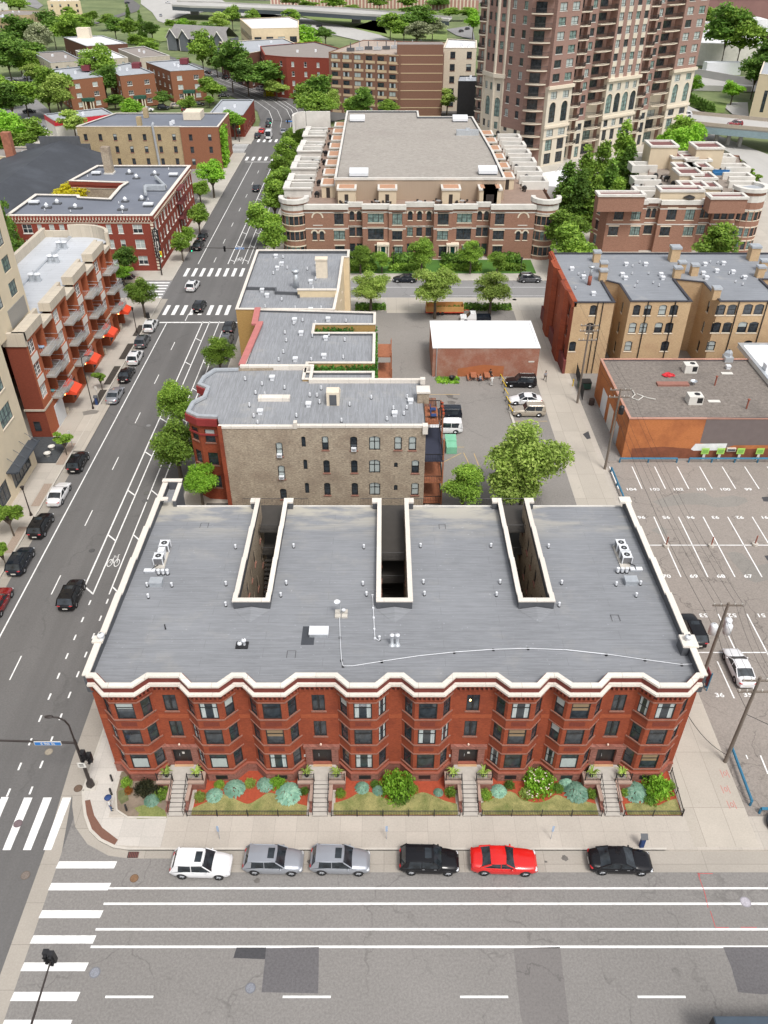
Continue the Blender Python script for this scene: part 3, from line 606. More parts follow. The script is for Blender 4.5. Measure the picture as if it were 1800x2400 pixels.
W=MB()
vari=iter([2,0,1,2,0,3,3,4,0,3,0,3,0,3,0,0,4,3,2,0,4,4,0,3])
for i,(a,b)in enumerate(zip(FR[:-1],FR[1:])):
 L=math.hypot(b[0]-a[0],b[1]-a[1]);slant=abs(a[1]-b[1])>.1;bay=a[1]<41 and not slant;wins=[]
 if bay:wins=[(L/2,z,1.44,1.88,'main_pic',next(vari,None))for z in(1.74,4.91,8.08)]
 elif slant:wins=[(L/2,z,.84,1.88,'main_side')for z in(1.74,4.91,8.08)]
 elif L>2:wins=[(L/2,1.15,1.56,2.12,None),(L/2,4.7,1.02,1.9,'main_pair'),(L/2,7.88,1.02,1.9,'main_pair')]
 mn.facade(W,a,b,1.17,10.3,wins,0,.12)
 if bay:
  for z in(4.02,7.2):W.box(a[0]+.42,a[1]-.012,z,b[0]-.42,a[1]+.0,z+.5,3)
 if not slant and not bay and L>2 or not slant and not bay:W.box(a[0]+.02,a[1]-.01,7.0,b[0]-.02,a[1],7.42,2)if L>.5 else None
 if slant:W.mesh([(a[0],a[1],7.0),(b[0],b[1],7.0),(b[0],b[1],7.42),(a[0],a[1],7.42)],[],2)
W.wall((XL,YR+3.4),(XL,41.4),0,10.6,[(4+4.1*k,5+4.1*k,z,z+1.7)for k in range(6)for z in(1.8,5,8.1)],0)
W.wall((XR,41.4),(XR,YR),0,10.6,[],0)
cy0=50.15;CT=[(-12.5,-10.1),(-.25,2.05),(11.85,14.15)]
zc=lambda p:12.2-(p[1]-41)/24.3*.95
zr=lambda p:11.35-(p[1]-41)/24.3*.95
zcs=lambda p:12.2-int((p[1]-41)/4.9)*.19
CW=MB()
for k,(x0,x1)in enumerate(CT):
 ops=[(t,z,w,h,'tan_dh')for t,w in((1.2,.8),(4.4,.8),(6.6,.6),(9.0,.8),(12.6,.8))for z,h in((1.6,1.7),(4.8,1.7),(8.0,1.7))]
 mn.facade(CW,(x0,cy0),(x0,YR),0,10.9,ops,0,.18,tan_brick)
 mn.facade(CW,(x1,YR),(x1,cy0),0,10.9,ops,0,.18,tan_brick)
 CW.wall((x1,cy0),(x0,cy0),0,11.4,[],0)
for x0,x1 in((XL,-12.5),(-10.1,-.25),(2.05,11.85),(14.15,XR)):
 L=x1-x0;mn.facade(CW,(x1,YR),(x0,YR),0,10.4,[(t,z,.9,1.7,None)for t in(2,L-2)for z in(1.7,4.9,8)],0,.18,tan_brick)
for x0,x1 in CT:
 pass
mn.part(CW,'courtyard_wall',[tan_brick])
Tm=MB();base=MB()
base.v=[];strip(base,FR,.13,-.3,0.0,1.17,0);strip(Tm,FR,.19,-.05,1.17,1.3,1)
def gaps(pts,d):
 out=[];cur=[pts[0]]
 for a,b in zip(pts[:-1],pts[1:]):
  dd=[c for c in DOORS if a[0]<c<b[0]]
  if dd and d:cur.append((dd[0]-1.25,a[1]));out.append(cur);cur=[(dd[0]+1.25,a[1]),b]
  else:cur.append(b)
 out.append(cur);return out
for z0_,z1_,d,cut in((1.6,1.72,.06,1),(3.64,3.74,.05,1),(4.78,4.89,.07,0),(6.81,6.9,.05,0),(7.95,8.06,.07,0),(9.98,10.08,.05,0)):
 if not cut or True:
  for seg in gaps(FR,cut):
   run=[]
   for a,b in zip(seg[:-1],seg[1:]):
    flatseg=abs(a[1]-41.4)<.01 and abs(b[1]-41.4)<.01
    if flatseg:
     if len(run)>1:strip(Tm,run,d,-.02,z0_,z1_,0)
     run=[]
    else:
     if not run:run=[a]
     run.append(b)
   if len(run)>1:strip(Tm,run,d,-.02,z0_,z1_,0)
mn.part(W,'front_wall',[red_brick,trim_edge,red_band,P('dark_diaper_brick',(.17,.035,.02),.9,var=.4,sc=9,mode='wall')])
mn.part(base,'stone_base',[rough_stone]);mn.part(Tm,'stone_band',[trim_edge,red_trim])
Cn=MB()
strip(Cn,FR,.06,-.3,10.3,10.42,0);strip(Cn,FR,.26,-.3,10.95,11.22,0);dkc=MB();strip(dkc,FR,.02,-.3,10.42,10.95,0);mn.part(dkc,'arcade_recess',[P('painted_shade_brick_recess',(.075,.02,.014),.9,var=.3)])  # brick behind the corbels coloured darker, recess shade painted in for contrast
corb=MB()
for a,b in zip(FR[:-1],FR[1:]):
 av=Vector(a);bv=Vector(b);L=(bv-av).length;u=(bv-av)/L;n=Vector((u.y,-u.x));k=max(1,round(L/.36))
 for j in range(k):
  c=av+u*(L*(j+.5)/k);ang=math.atan2(u.y,u.x)
  cc=c+n*.09;corb.obox((cc.x,cc.y),.13,.2,10.5,10.95,ang,0)
  for sgn in(-1,1):
   c2=c+u*sgn*.1+n*.09;corb.obox((c2 .x,c2 .y),.1,.19,10.78,10.95,ang,0)
Wb=MB();strip(Wb,FR,.45,-.3,11.22,11.42,0)
Rf=MB();strip(Rf,FR,.17,-.3,11.42,11.93,0)
cap=MB();strip(cap,FR,.22,-.18,11.95,12.14,0)
mn.part(Cn,'cornice',[red_brick]);o=mn.part(corb,'corbel_table',[P('red_corbels',(.27,.06,.035),.9,var=.25,sc=3)]);mn.part(Wb,'cornice_band',[white_cap]);mn.part(Rf,'frieze',[P('oxblood_frieze',(.15,.03,.022),.8,var=.2)]);mn.part(cap,'parapet_cap',[white_cap])
sc_=MB();si=MB()
def flush_par():
 global sc_,si
 if sc_.f:mn.part(sc_,'side_parapet_cap',[white_cap]);mn.part(si,'side_parapet',[parapet_dark])
 sc_=MB();si=MB()
def par(x0,x1,y0,y1,inner=0):
 global sc_,si
 flush_par()
 y=y0
 while y<y1-.01:
  ye=min(y1,41+(int((y-41+1e-6)/4.9)+1)*4.9);zt=12.16-int((y-41+1e-6)/4.9)*.19
  sc_.box(x0,y,zt-.12,x1,ye,zt,0);si.box(x0+.06,y,10.2,x1-.06,ye,zt-.12,0);y=ye
par(XL-.32,XL+.22,41.3,YR+3.4);par(XR-.2,XR+.32,41.3,YR+.15)
for x0,x1 in CT:
 par(x0-.42,x0,cy0,YR+.15);par(x1,x1+.42,cy0,YR+.15)
 zt=11.95;sc_.box(x0-.42,cy0-.45,zt-.12,x1+.42,cy0,zt,0);si.box(x0-.36,cy0-.39,10.6,x1+.36,cy0,zt-.12,0)
flush_par()
for x in(XR-.35,):sc_.box(x-.35,YR-.65,11.25,x+.8,YR+.25,11.5)
for x0,x1 in CT:sc_.box(x0-.95,YR-.5,11.17,x0-.42,YR+.2,11.37);si.box(x0-.9,YR-.45,10.3,x0-.42,YR+.1,11.17);flush_par();sc_.box(x1+.42,YR-.5,11.17,x1+.95,YR+.2,11.37);si.box(x1+.42,YR-.45,10.3,x1+.9,YR+.1,11.17);flush_par()
sc_.box(XR-.75,44.1,12.16,XR+.5,45.4,12.34);si.box(XR-.7,44.15,10.8,XR-.2,45.35,12.16);sc_.box(XL-.5,44.6,12.16,XL+.35,45.3,12.34)
sc_.box(XL-.35,68.4,11.3,XL+1.7,68.9,11.42);si.box(XL+.25,68.45,10.0,XL+1.65,68.85,11.3);sc_.box(XL+1.3,65.3,11.1,XL+1.7,68.4,11.22);si.box(XL+1.35,65.3,0.1,XL+1.65,68.4,11.1);sc_.box(XL+.25,65.0,11.35,XL+.95,65.5,11.5)
rear=MB()
for x0,x1 in((XL+1.7,-12.9),(-9.7,-.65),(2.45,11.45),(14.55,XR-.3)):rear.box(x0,YR-.02,10.3,x1,YR+.12,10.5)
mn.part(sc_,'side_parapet_cap',[white_cap]);mn.part(si,'side_parapet',[parapet_dark]);mn.part(rear,'roof_edge',[sill_white])
roof=MB()
def rf(p):return[(x,y,zr((x,y)))for x,y in p]
inn=offset(FR,-.15)
fr2=[(x,y)for x,y in inn];fr2[0]=(XL+.05,fr2[0][1]);fr2[-1]=(XR-.05,fr2[-1][1])
xs=[XL+.05]+[v for c in CT for v in(c[0]-.2,c[1]+.2)]+[XR-.05]
roof.face(rf(fr2+[(XR-.05,cy0-.3),(XL+.05,cy0-.3)]))
for k in range(0,8,2):roof.face(rf([(xs[k],cy0-.3),(xs[k+1],cy0-.3),(xs[k+1],YR),(xs[k],YR)]))
roof.face([(XL,YR,10.38),(XL+1.5,YR,10.38),(XL+1.5,68.6,10.3),(XL,68.6,10.3)])
ro=mn.part(roof,'roof',[main_roof])
for x0,x1 in CT:
 ck=MB()
 c=(x0+x1)/2;z=zr((c,cy0-.5));a,b,t,p=(x0-.4,cy0-.46,z+.02),(x1+.4,cy0-.46,z+.02),(c,cy0-.46,z+.32),(c,cy0-2.2,zr((c,cy0-2.2))+.012)
 ck.face([a,p,t]);ck.face([p,b,t]);part(ck,'roof_cricket',[main_roof],ro)
mn.root['off']=tuple(mn.root.location)
def pipe_vent(bl,x,y,z,h=.42,r=.085,white=True):
 m=MB();m.cyl((x,y),r*1.7,z-.05,z+.1,8,1,r*1.2);m.cyl((x,y),r,z+.1,z+h,8,0);m.cyl((x,y),r*1.25,z+h,z+h+.06,8,0)
 return part(m,'vent_pipe',[white_metal if white else black_paint,black_paint],bl)
VP=[zz(A6,*q,10.9)for q in[(597,430),(920,425),(1310,430),(545,645),(880,640),(1305,645),(108,652),(245,652),(115,718),(545,765),(850,710),(1325,705),(1397,962)]]+[zz(A7,*q,10.9)for q in[(237,494),(694,494),(1066,498),(255,740),(751,740),(1150,745),(262,820),(728,825),(1503,755),(1632,830),(1133,895)]]+[zz(A8,*q,10.9)for q in[(665,1065)]]
for x,y in VP:pipe_vent(mn.root,x,y,zr((x,y)))
x,y=zz(A6,210,892,11);pipe_vent(mn.root,x,y,zr((x,y)),.45,.05,False)
for rg,cx0,cy_ in((A6,196,580),(A7,1543,665)):
 x,y=zz(rg,cx0,cy_,10.9)
 for d in(-.4,0,.4):pipe_vent(mn.root,x+d,y,zr((x,y)),.5,.13)
def rbox(rg,px,py,sx,sy,h,name,mats,z0=None,parent=None,lid=.04):
 x,y=zz(rg,px,py,10.9);z=zr((x,y));m=MB();m.box(x-sx/2+.05,y-sy/2+.05,z-.05,x+sx/2-.05,y+sy/2-.05,z+h-.12,1);m.box(x-sx/2,y-sy/2,z+h-.12,x+sx/2,y+sy/2,z+h,0)
 return part(m,name,mats,mn.root)
rbox(A6,160,640,1.15,.85,.55,'roof_vent_box',[galv,galv]);rbox(A8,588,1050,1.15,.85,.55,'roof_vent_box',[galv,galv])
rbox(A6,122,568,1.0,.4,.3,'electric_box',[white_metal,galv]);rbox(A8,632,948,1.1,.4,.3,'electric_box',[white_metal,galv])
rbox(A6,1062,925,1.6,.95,.45,'roof_hatch',[white_metal,galv])
x0,y0=zz(A6,960,980,11.1);x1,y1=zz(A6,1115,872,11.1)
m=MB();m.face([(x0,y0,zr((0,y0))+.012),(x0+1.05,y0,zr((0,y0))+.012),(x0+1.05,y1,zr((0,y1))+.012),(x0,y1,zr((0,y1))+.012)]);m.face([(x0+1.05,y1-.45,zr((0,y1-.45))+.012),(x1,y1-.45,zr((0,y1-.45))+.012),(x1,y1,zr((0,y1))+.012),(x0+1.05,y1,zr((0,y1))+.012)]);part(m,'roof_patch',[P('dark_roof_patch',(.05,.055,.065),.8,var=.2)],ro)
m=MB()
for rg,pts in((A6,[(395,305),(440,300)]),(A6,[(882,1060),(930,1055)]),(A7,[(360,365),(400,362)]),(A7,[(1480,990),(1530,985)])):
 a=zz(rg,*pts[0],11);b=zz(rg,*pts[1],11)
 for p,q in((a,(a[0],a[1]+.8)),((b[0],a[1]),(b[0],a[1]+.8)),((a[0],a[1]+.8),(b[0],a[1]+.8))):
  z=zr((0,p[1]))+.01;stripe(m,p,q,.05,z+.012)
part(m,'roof_seam_marks',[P('tar_line',(.07,.07,.075),.8)],ro)
m=MB()
for px in(1466,1496):
 x,y=zz(A6,px,985,11);z=zr((x,y));m.lathe((x,y),[(.26,z),(.2,z+.12),(.13,z+.14),(.13,z+1.0),(.13,z+1.05)],12,0);m.lathe((x,y),[(.13,z+1.05),(.19,z+1.07),(.19,z+1.2),(.02,z+1.26)],12,1)
part(m,'flue_pair',[galv,white_metal],mn.root,True)
m=MB();x,y=zz(A6,636,990,11);z=zr((x,y));m.box(x-.5,y-.35,z,x+.5,y+.35,z+.16,2)
for d in(-.18,.18):m.lathe((x+d,y),[(.12,z+.16),(.12,z+.35+d),(.2,z+.4+d),(.2,z+.55+d),(.05,z+.68+d)],12,1)
part(m,'roof_exhaust',[galv,white_metal,black_paint],mn.root,True)
def rp(rg,px,py,dz=.1):x,y=zz(rg,px,py,11.2);return(x,y,zr((x,y))+dz)
m=MB();pts=[rp(A6,*q)for q in[(1175,815),(1178,935),(1186,1068),(1195,1100),(1248,1100),(1410,1073),(1612,1042)]]+[rp(A7,*q)for q in[(455,1190),(708,1172),(933,1165),(1177,1175),(1438,1205)]]+[rp(A8,*q)for q in[(85,1575),(400,1610),(700,1655),(985,1695),(1060,1690),(1150,1700)]]
m.path(pts,.028,5,0)
for p in pts[1::2]+pts[2::3]:m.box(p[0]-.09,p[1]-.12,p[2]-.12,p[0]+.09,p[1]+.12,p[2]-.02,1)
pts=[rp(A6,*q)for q in[(1358,690),(1362,765),(1365,820),(1368,885),(1372,940),(1395,955)]];m.path(pts,.035,5,0)
for p in pts[:-1]:m.box(p[0]-.09,p[1]-.05,p[2]-.12,p[0]+.09,p[1]+.05,p[2]+.04,0)
part(m,'roof_conduit',[white_metal,black_paint],mn.root)
for(sx,sy,rgn)in((-22.55,45.0,1),(24.2,44.8,1)):
 m=MB();m.lathe((sx,sy),[(.2,12.34),(.2,12.6),(.3,12.7),(.26,12.78),(.1,12.9)],14,0);part(m,'chimney_cap',[white_metal],mn.root,True)
x,y,z=rp(A6,1185,800,0)
t=thing('satellite_mast','white antenna mast weighted with concrete blocks on the red brick row roof','antenna',(x,y,z))
m=MB()
for a,b in((-.28,-.25),(.28,-.25),(-.28,.25),(.28,.25)):m.box(x+a-.25,y+b-.2,z+.02,x+a+.25,y+b+.2,z+.2)
part(m,'concrete_block',kerb_conc,t)
m=MB();m.tube((x,y,z+.1),(x-.15,y,z+1.5),.03);part(m,'mast',galv,t)
m=MB();m.lathe((x-.3,y-.05),[(.02,z+1.4),(.18,z+1.45),(.27,z+1.55)],12);m.blob((x+.2,y,z+.55),.2,.1,.18,8,jit=0);part(m,'dish',white_metal,t,True)
def condenser(x,y,z,label,s=.8,h=.8,grp='roof air conditioner condensers'):
 t=thing('ac_condenser',label,'air conditioner',(x,y,z),0,grp)
 m=MB();m.box(x-s/2,y-s/2,z,x+s/2,y+s/2,z+h-.06,0);part(m,'coil_case',P('condenser_grille',(.2,.2,.21),.5,.3,var=.4,sc=20)if 'condenser_grille' not in bpy.data.materials else bpy.data.materials['condenser_grille'],t)
 m=MB();k=s/2+.03;n=16
 ring=[(x+s*.36*math.cos(2*math.pi*i/n),y+s*.36*math.sin(2*math.pi*i/n),z+h)for i in range(n)]
 sq=[(x+k*max(-1,min(1,1.42*math.cos(2*math.pi*i/n))),y+k*max(-1,min(1,1.42*math.sin(2*math.pi*i/n))),z+h)for i in range(n)]
 for i in range(n):m.face([sq[i],sq[(i+1)%n],ring[(i+1)%n],ring[i]]);a,b=sq[i],sq[(i+1)%n];m.face([(a[0],a[1],z+h-.08),(b[0],b[1],z+h-.08),b,a])
 for sx in(-1,1):
  for sy in(-1,1):m.box(x+sx*k-.04,y+sy*k-.04,z,x+sx*k+.04,y+sy*k+.04,z+h)
 part(m,'top_cover',white_metal,t)
 m=MB();m.cyl((x,y),s*.36,z+h-.055,z+h-.03,16,0);m.cyl((x,y),s*.1,z+h-.03,z+h+.01,8,1)
 for i in range(5):
  a=2*math.pi*i/5;m.face([(x+s*.34*math.cos(a),y+s*.34*math.sin(a),z+h-.02),(x+s*.34*math.cos(a+.5),y+s*.34*math.sin(a+.5),z+h-.01),(x,y,z+h-.01)],2)
 part(m,'fan',[black_paint,galv,P('fan_blade',(.1,.1,.1),.5)if 'fan_blade' not in bpy.data.materials else bpy.data.materials['fan_blade']],t)
 return t
pad=MB();a=zz(A8,510,800,10.9);b=zz(A8,550,915,10.9);z=zr(b)
for i,(px,py,l)in enumerate([(508,770,'farthest of three condensers on the pale roof pad near the right parapet'),(530,815,'middle of three condensers on the pale roof pad near the right parapet'),(552,870,'nearest of three condensers on the pale roof pad near the right parapet')]):
 x,y=zz(A8,px,py,11);condenser(x,y,zr((x,y))+.12,l)
x0,y0=zz(A8,508,770,11);x1,y1=zz(A8,552,915,11)
m=MB();m.prism([(x0-.55,y0+.5),(x0+.35,y0+.5),(x1+.5,y1-.3),(x1-.45,y1-.3)],zr((0,y1))-.15,0,z1f=lambda p:zr(p)+.11);part(m,'equipment_pad',[kerb_conc],mn.root)
for(px,py,l)in[(207,435,'farther condenser on the pale roof pad by the avenue parapet'),(175,510,'nearer condenser on the pale roof pad by the avenue parapet')]:
 x,y=zz(A6,px,py,11);condenser(x,y,zr((x,y))+.12,l)
x,y=zz(A6,190,470,11);z=zr((x,y));t=thing('ac_unit','white boxy unit between two condensers near the avenue parapet','air conditioner',(x,y,z))
m=MB();m.box(x-.3,y-.35,z+.12,x+.3,y+.35,z+.85);part(m,'case',white_metal,t);m=MB();m.box(x-.22,y-.362,z+.3,x+.22,y-.35,z+.7);part(m,'grille',galv,t)
x1,y1=zz(A6,165,540,11);x0,y0=zz(A6,220,415,11)
m=MB();m.prism([(x0-.7,y0+.3),(x0+.25,y0+.3),(x1+.6,y1-.1),(x1-.3,y1-.1)],10.2,0,z1f=lambda p:zr(p)+.11);part(m,'equipment_pad',[kerb_conc],mn.root)
m=MB();a=rp(A6,165,520,.2);b=rp(A6,122,560,.25);m.path([a,((a[0]+b[0])/2,(a[1]+b[1])/2,a[2]+.15),b],.04,5)
a=rp(A8,575,885,.3);b=rp(A8,635,940,.25);m.path([a,((a[0]+b[0])/2+.2,(a[1]+b[1])/2,a[2]+.1),b],.05,5);part(m,'refrigerant_hose',rubber,mn.root)
door_glass=glassmat('door_glass',(.006,.006,.007),.35,.1)
for i,cx in enumerate(DOORS):
 d=MB();d.box(cx-.79,41.49,1.15,cx+.79,41.52,3.27,0);d.box(cx-.79,41.405,1.15,cx-.7,41.48,3.26);d.box(cx+.7,41.405,1.15,cx+.79,41.48,3.26);d.box(cx-.7,41.405,3.15,cx+.7,41.48,3.26);part(d,'door_frame',[black_paint],mn.root)
 d=MB();d.box(cx-.36,41.46,1.17,cx+.42,41.5,3.1,0);d.box(cx-.26,41.445,1.45,cx+.32,41.46,2.95,1);do=part(d,'door',[black_paint,door_glass],mn.root)
 d=MB();d.box(cx-.3,41.4,2.0,cx-.27,41.46,2.3);part(d,'handle',[galv],do)
 if i in(0,2):d=MB();d.box(cx-.05,41.435,2.3,cx+.15,41.444,2.55);part(d,'notice',[sill_white],do)
 s_=MB()
 for sg in(-1,1):s_.box(cx+sg*1.08-.28,41.18,1.15,cx+sg*1.08+.28,41.4,3.3)
 s_.box(cx-1.5,41.12,3.3,cx+1.5,41.4,3.62);s_.box(cx-.8,41.0,1.1,cx+.8,41.5,1.16,1);part(s_,'door_surround',[rough_stone,P('buff_threshold',(.5,.32,.18),.8)if i==0 else bpy.data.materials['buff_threshold']],mn.root)
 l=MB();l.blob((cx-.05,41.25,3.78),.1,.1,.12,8,jit=0);part(l,'porch_lamp',[P('frosted_lamp_glass',(.7,.55,.45),.4)if i==0 else bpy.data.materials['frosted_lamp_glass']],mn.root)
 l=MB();l.box(cx-1.55,41.36,1.95,cx-1.4,41.4,2.25);part(l,'intercom',[sill_white],mn.root)
 l=MB();l.box(cx+1.9 if i%2 else cx-2.9,40.26,.5,cx+2.9 if i%2 else cx-1.9,40.27,.95)
l=MB();l.blob((6.8,41.5,9.05),.09,.06,.13,8,jit=0);part(l,'lit_lamp',[emis('warm_lamp_glow',(1,.55,.18),9)],mn.root)
for x in(-13.6,-8.6,-1.6,3.4,10.6,15.3,21.9):
 l=MB();l.box(x-.5,40.262,.45,x+.5,40.27,.95);part(l,'basement_window',[black_paint],mn.root)
mn.finish(100)
stair_conc=P('stair_concrete',(.44,.41,.37),.9,var=.12,sc=2);rail_cap=P('pinkish_stone_cap',(.38,.27,.22),.9,var=.15,sc=2)
side_txt=['leftmost, beside the bare corner garden','second from the left','third from the left','rightmost, by the driveway']
for i,cx in enumerate(DOORS):
 t=thing('entrance_stoop','front stair with stone side walls, '+side_txt[i],'staircase',(cx,39.5,.12),0,'entrance stoops of the red brick row')
 m=MB()
 for k in range(8):m.box(cx-.62,37.0+k*.335,.1,cx+.62,37.0+(k+1)*.335,.13+.122*(k+1),0);m.box(cx-.62,36.97+k*.335,.13+.122*(k+1),cx+.62,37.3+k*.335,.145+.122*(k+1),1)
 part(m,'steps',[P('step_riser',(.2,.185,.17),.9)if i==0 else bpy.data.materials['step_riser'],stair_conc],t)
 m=MB();m.box(cx-.62,39.68,.1,cx+.62,41.2,1.13,0);m.prism([(cx-1.75,39.75),(cx+1.75,39.75),(cx+1.6,40.3),(cx+1.1,41.2),(cx-1.1,41.2),(cx-1.6,40.3)],1.0,1.125,0);part(m,'landing',[stair_conc],t)
 for sg in(-1,1):
  m=MB();x0,x1=sorted((cx+sg*.64,cx+sg*1.95));m.box(x0,39.45,.1,x1,39.75,1.0,0);m.box(x0-.03,39.38,1.0,x1+.03,39.8,1.22,1);m.box(x0 if sg<0 else x1-.3,39.75,.1,x0+.3 if sg<0 else x1,40.5,1.0,0);m.box((x0 if sg<0 else x1-.3)-.02,39.75,1.0,(x0+.3 if sg<0 else x1)+.02,40.5,1.2,1);part(m,'landing_wall',[rough_stone,rail_cap],t)
  m=MB();xa=cx+sg*.78;m.box(xa-.12,38.0,.1,xa+.12,39.45,.78,0);m.box(xa-.15,37.95,.78,xa+.15,39.45,.9,1);m.box(xa-.12,37.35,.1,xa+.12,38.0,.42,0);part(m,'cheek_wall',[rough_stone,rail_cap],t)
  m=MB();xa=cx+sg*.6;m.path([(xa,37.0,.95),(xa,37.2,1.0),(xa,39.6,2.0),(xa,39.75,2.05)],.025,5)
  for k in range(9):yy=37.05+k*.31;m.tube((xa,yy,.15+.38*(yy-37)),(xa,yy,.95+.4*(yy-37)),.012 if k%3 else.022,n=4)
  xe=cx+sg*1.9;m.path([(xa,39.6,2.05),(xe,39.6,2.05)],.025,5);m.path([(xa,39.6,1.32),(xe,39.6,1.32)],.018,4)
  for k in range(12):xx=xa+(xe-xa)*(k+.5)/12;m.tube((xx,39.6,1.22),(xx,39.6,2.05),.012,n=4,caps=False)
  m.tube((xe,39.6,1.2),(xe,39.6,2.2),.04,n=5);m.tube((xa,39.6,1.1),(xa,39.6,2.12),.035,n=5);part(m,'railing',[iron],t)
xs_f=[(-15.95,-6.1,'black iron garden fence below the first mulch bed with three blue hostas'),(-4.25,6.15,'black iron garden fence below the bed with the big bright green shrub'),(7.9,17.6,'black iron garden fence below the bed with the pink flowering shrub'),(19.4,24.15,'short black iron garden fence at the driveway corner')]
for x0,x1,l in xs_f:fence('garden_fence',(x0,37.02),(x1,37.02),.12,.78,l)
fence('garden_fence',(24.15,37.1),(24.35,41.0),.12,.75,'black iron fence running up the driveway side of the last garden',sp=.13)
def bed(name,mat,pts,z):return flat(name,mat,[pts],z)
gz=.15
for x0,x1 in((-15.6,-6.3),(-4.0,5.9),(8.2,17.4),(19.6,24.2)):
 m=MB();m.box(x0,37.1,.0,x1,41.35,gz,0);struct(m,'garden_bed',mulch_red)
def wavy(pts,z,mat,name):
 m=MB();n=len(pts);out=[]
 for i in range(n-1):
  for k in range(8):
   t=k/8;p0=pts[max(0,i-1)];p1=pts[i];p2=pts[i+1];p3=pts[min(n-1,i+2)]
   out.append(tuple(.5*((2*p1[j])+(-p0[j]+p2[j])*t+(2*p0[j]-5*p1[j]+4*p2[j]-p3[j])*t*t+(-p0[j]+3*p1[j]-3*p2[j]+p3[j])*t**3)for j in(0,1)))
 out.append(pts[-1]);m.face([(x,y,z)for x,y in[(pts[0][0],37.12)]+[(pts[-1][0],37.12)]+out[::-1]]);return struct(m,name,mat)
grass_dry=P('patchy_dry_lawn',(.15,.17,.05),.95,var=.3,sc=1.2,col2=(.30,.27,.11),stain=.6,stainc=(.09,.14,.03),stainsc=.7,fine=.8)
wavy([zz(B1,*q,.16)for q in[(775,985),(900,930),(1000,890),(1075,930),(1150,955),(1220,920),(1290,880),(1380,910),(1450,945),(1545,970)]],gz+.02,grass_dry,'lawn')
wavy([zz(B2,*q,.16)for q in[(245,985),(340,955),(440,905),(520,915),(600,950),(680,975),(760,945),(860,910),(950,940),(1020,970),(1100,990)]],gz+.02,grass_dry,'lawn')
wavy([zz(B2,*q,.16)for q in[(1265,985),(1340,955),(1440,905),(1500,915)]]+[zz(B3,*q,.16)for q in[(60,890),(150,915),(230,900),(290,865),(360,890),(450,900),(545,925)]],gz+.02,grass_dry,'lawn')
wavy([zz(B3,*q,.16)for q in[(730,925),(800,915),(870,925),(940,935),(1010,905),(1065,890)]],gz+.02,grass_dry,'lawn')
m=MB();pl=[(-22.35,41.2),(-22.4,40.2),(-22.24,38.97),(-21.69,37.54),(-20.66,36.95),(-17.6,36.9),(-17.6,41.2)];m.prism(pl,.0,.17,0);struct(m,'corner_garden_soil',dirt)
m=MB();pl2=[(-22.45,40.6),(-22.4,39.2),(-21.85,37.5),(-20.75,36.82),(-17.6,36.8)]
strip(m,pl2[::-1],.0,.14,.05,.2,0);struct(m,'garden_kerb',kerb_conc)
bed('weedy_grass',grass,[zz(B1,*q,.17)for q in[(385,985),(440,965),(520,960),(590,1000),(605,1050),(400,1055),(420,1020)]],.19)
bed('weedy_patch',P('weeds',(.13,.14,.06),.95,var=.4,sc=3),[zz(B1,*q,.17)for q in[(280,870),(330,850),(350,930),(300,960),(275,920)]],.19)
for i,((x0,x1),l)in enumerate(zip(CT,('dark timber porch stair in the left light well','dark timber porches with flower boxes in the middle light well','dark timber porch stair in the right light well'))):
 t=thing('rear_porch',l,'porch',((x0+x1)/2,64,.13),0,'rear porches of the red brick row')
 dk=MB();rl=MB();y0_=62.8 if i!=1 else 58.5
 for z in(3.1,6.1,9.0):
  dk.box(x0+.03,y0_,z,x1-.03,67.3,z+.14);dk.box(x0-2.2,65.4,z,x1+2.2,67.3,z+.138)
  for yy in(y0_,67.3):
   rl.tube((x0+.03,yy,z+1.0),(x1-.03,yy,z+1.0),.03,n=4)
   for k in range(18):xx=x0+.08+(x1-x0-.16)*k/17;rl.tube((xx,yy,z+.1),(xx,yy,z+1.0),.012,n=4,caps=False)
  for xx0,xx1 in((x0-2.2,x0),(x1,x1+2.2)):
   rl.tube((xx0,67.3,z+1.0),(xx1,67.3,z+1.0),.03,n=4)
   for k in range(14):xx=xx0+(xx1-xx0)*k/13;rl.tube((xx,67.3,z+.1),(xx,67.3,z+1.0),.012,n=4,caps=False)
 for k in range(9):dk.box(x0+.3,59.5+k*.35,3.2+k*.3,x0+1.3,59.85+k*.35,3.28+k*.3)
 part(dk,'deck',[dark_deck],t);part(rl,'railing',[iron],t)
 ps=MB()
 for xx in(x0-2.15,x0+.1,x1-.1,x1+2.15):ps.box(xx-.07,67.15,.1,xx+.07,67.29,9.0)
 part(ps,'posts',[dark_deck],t)
 m=MB();m.box(x0+.02,cy0+.02,.12,x1-.02,66,.16);struct(m,'light_well_floor',dirt_dark)
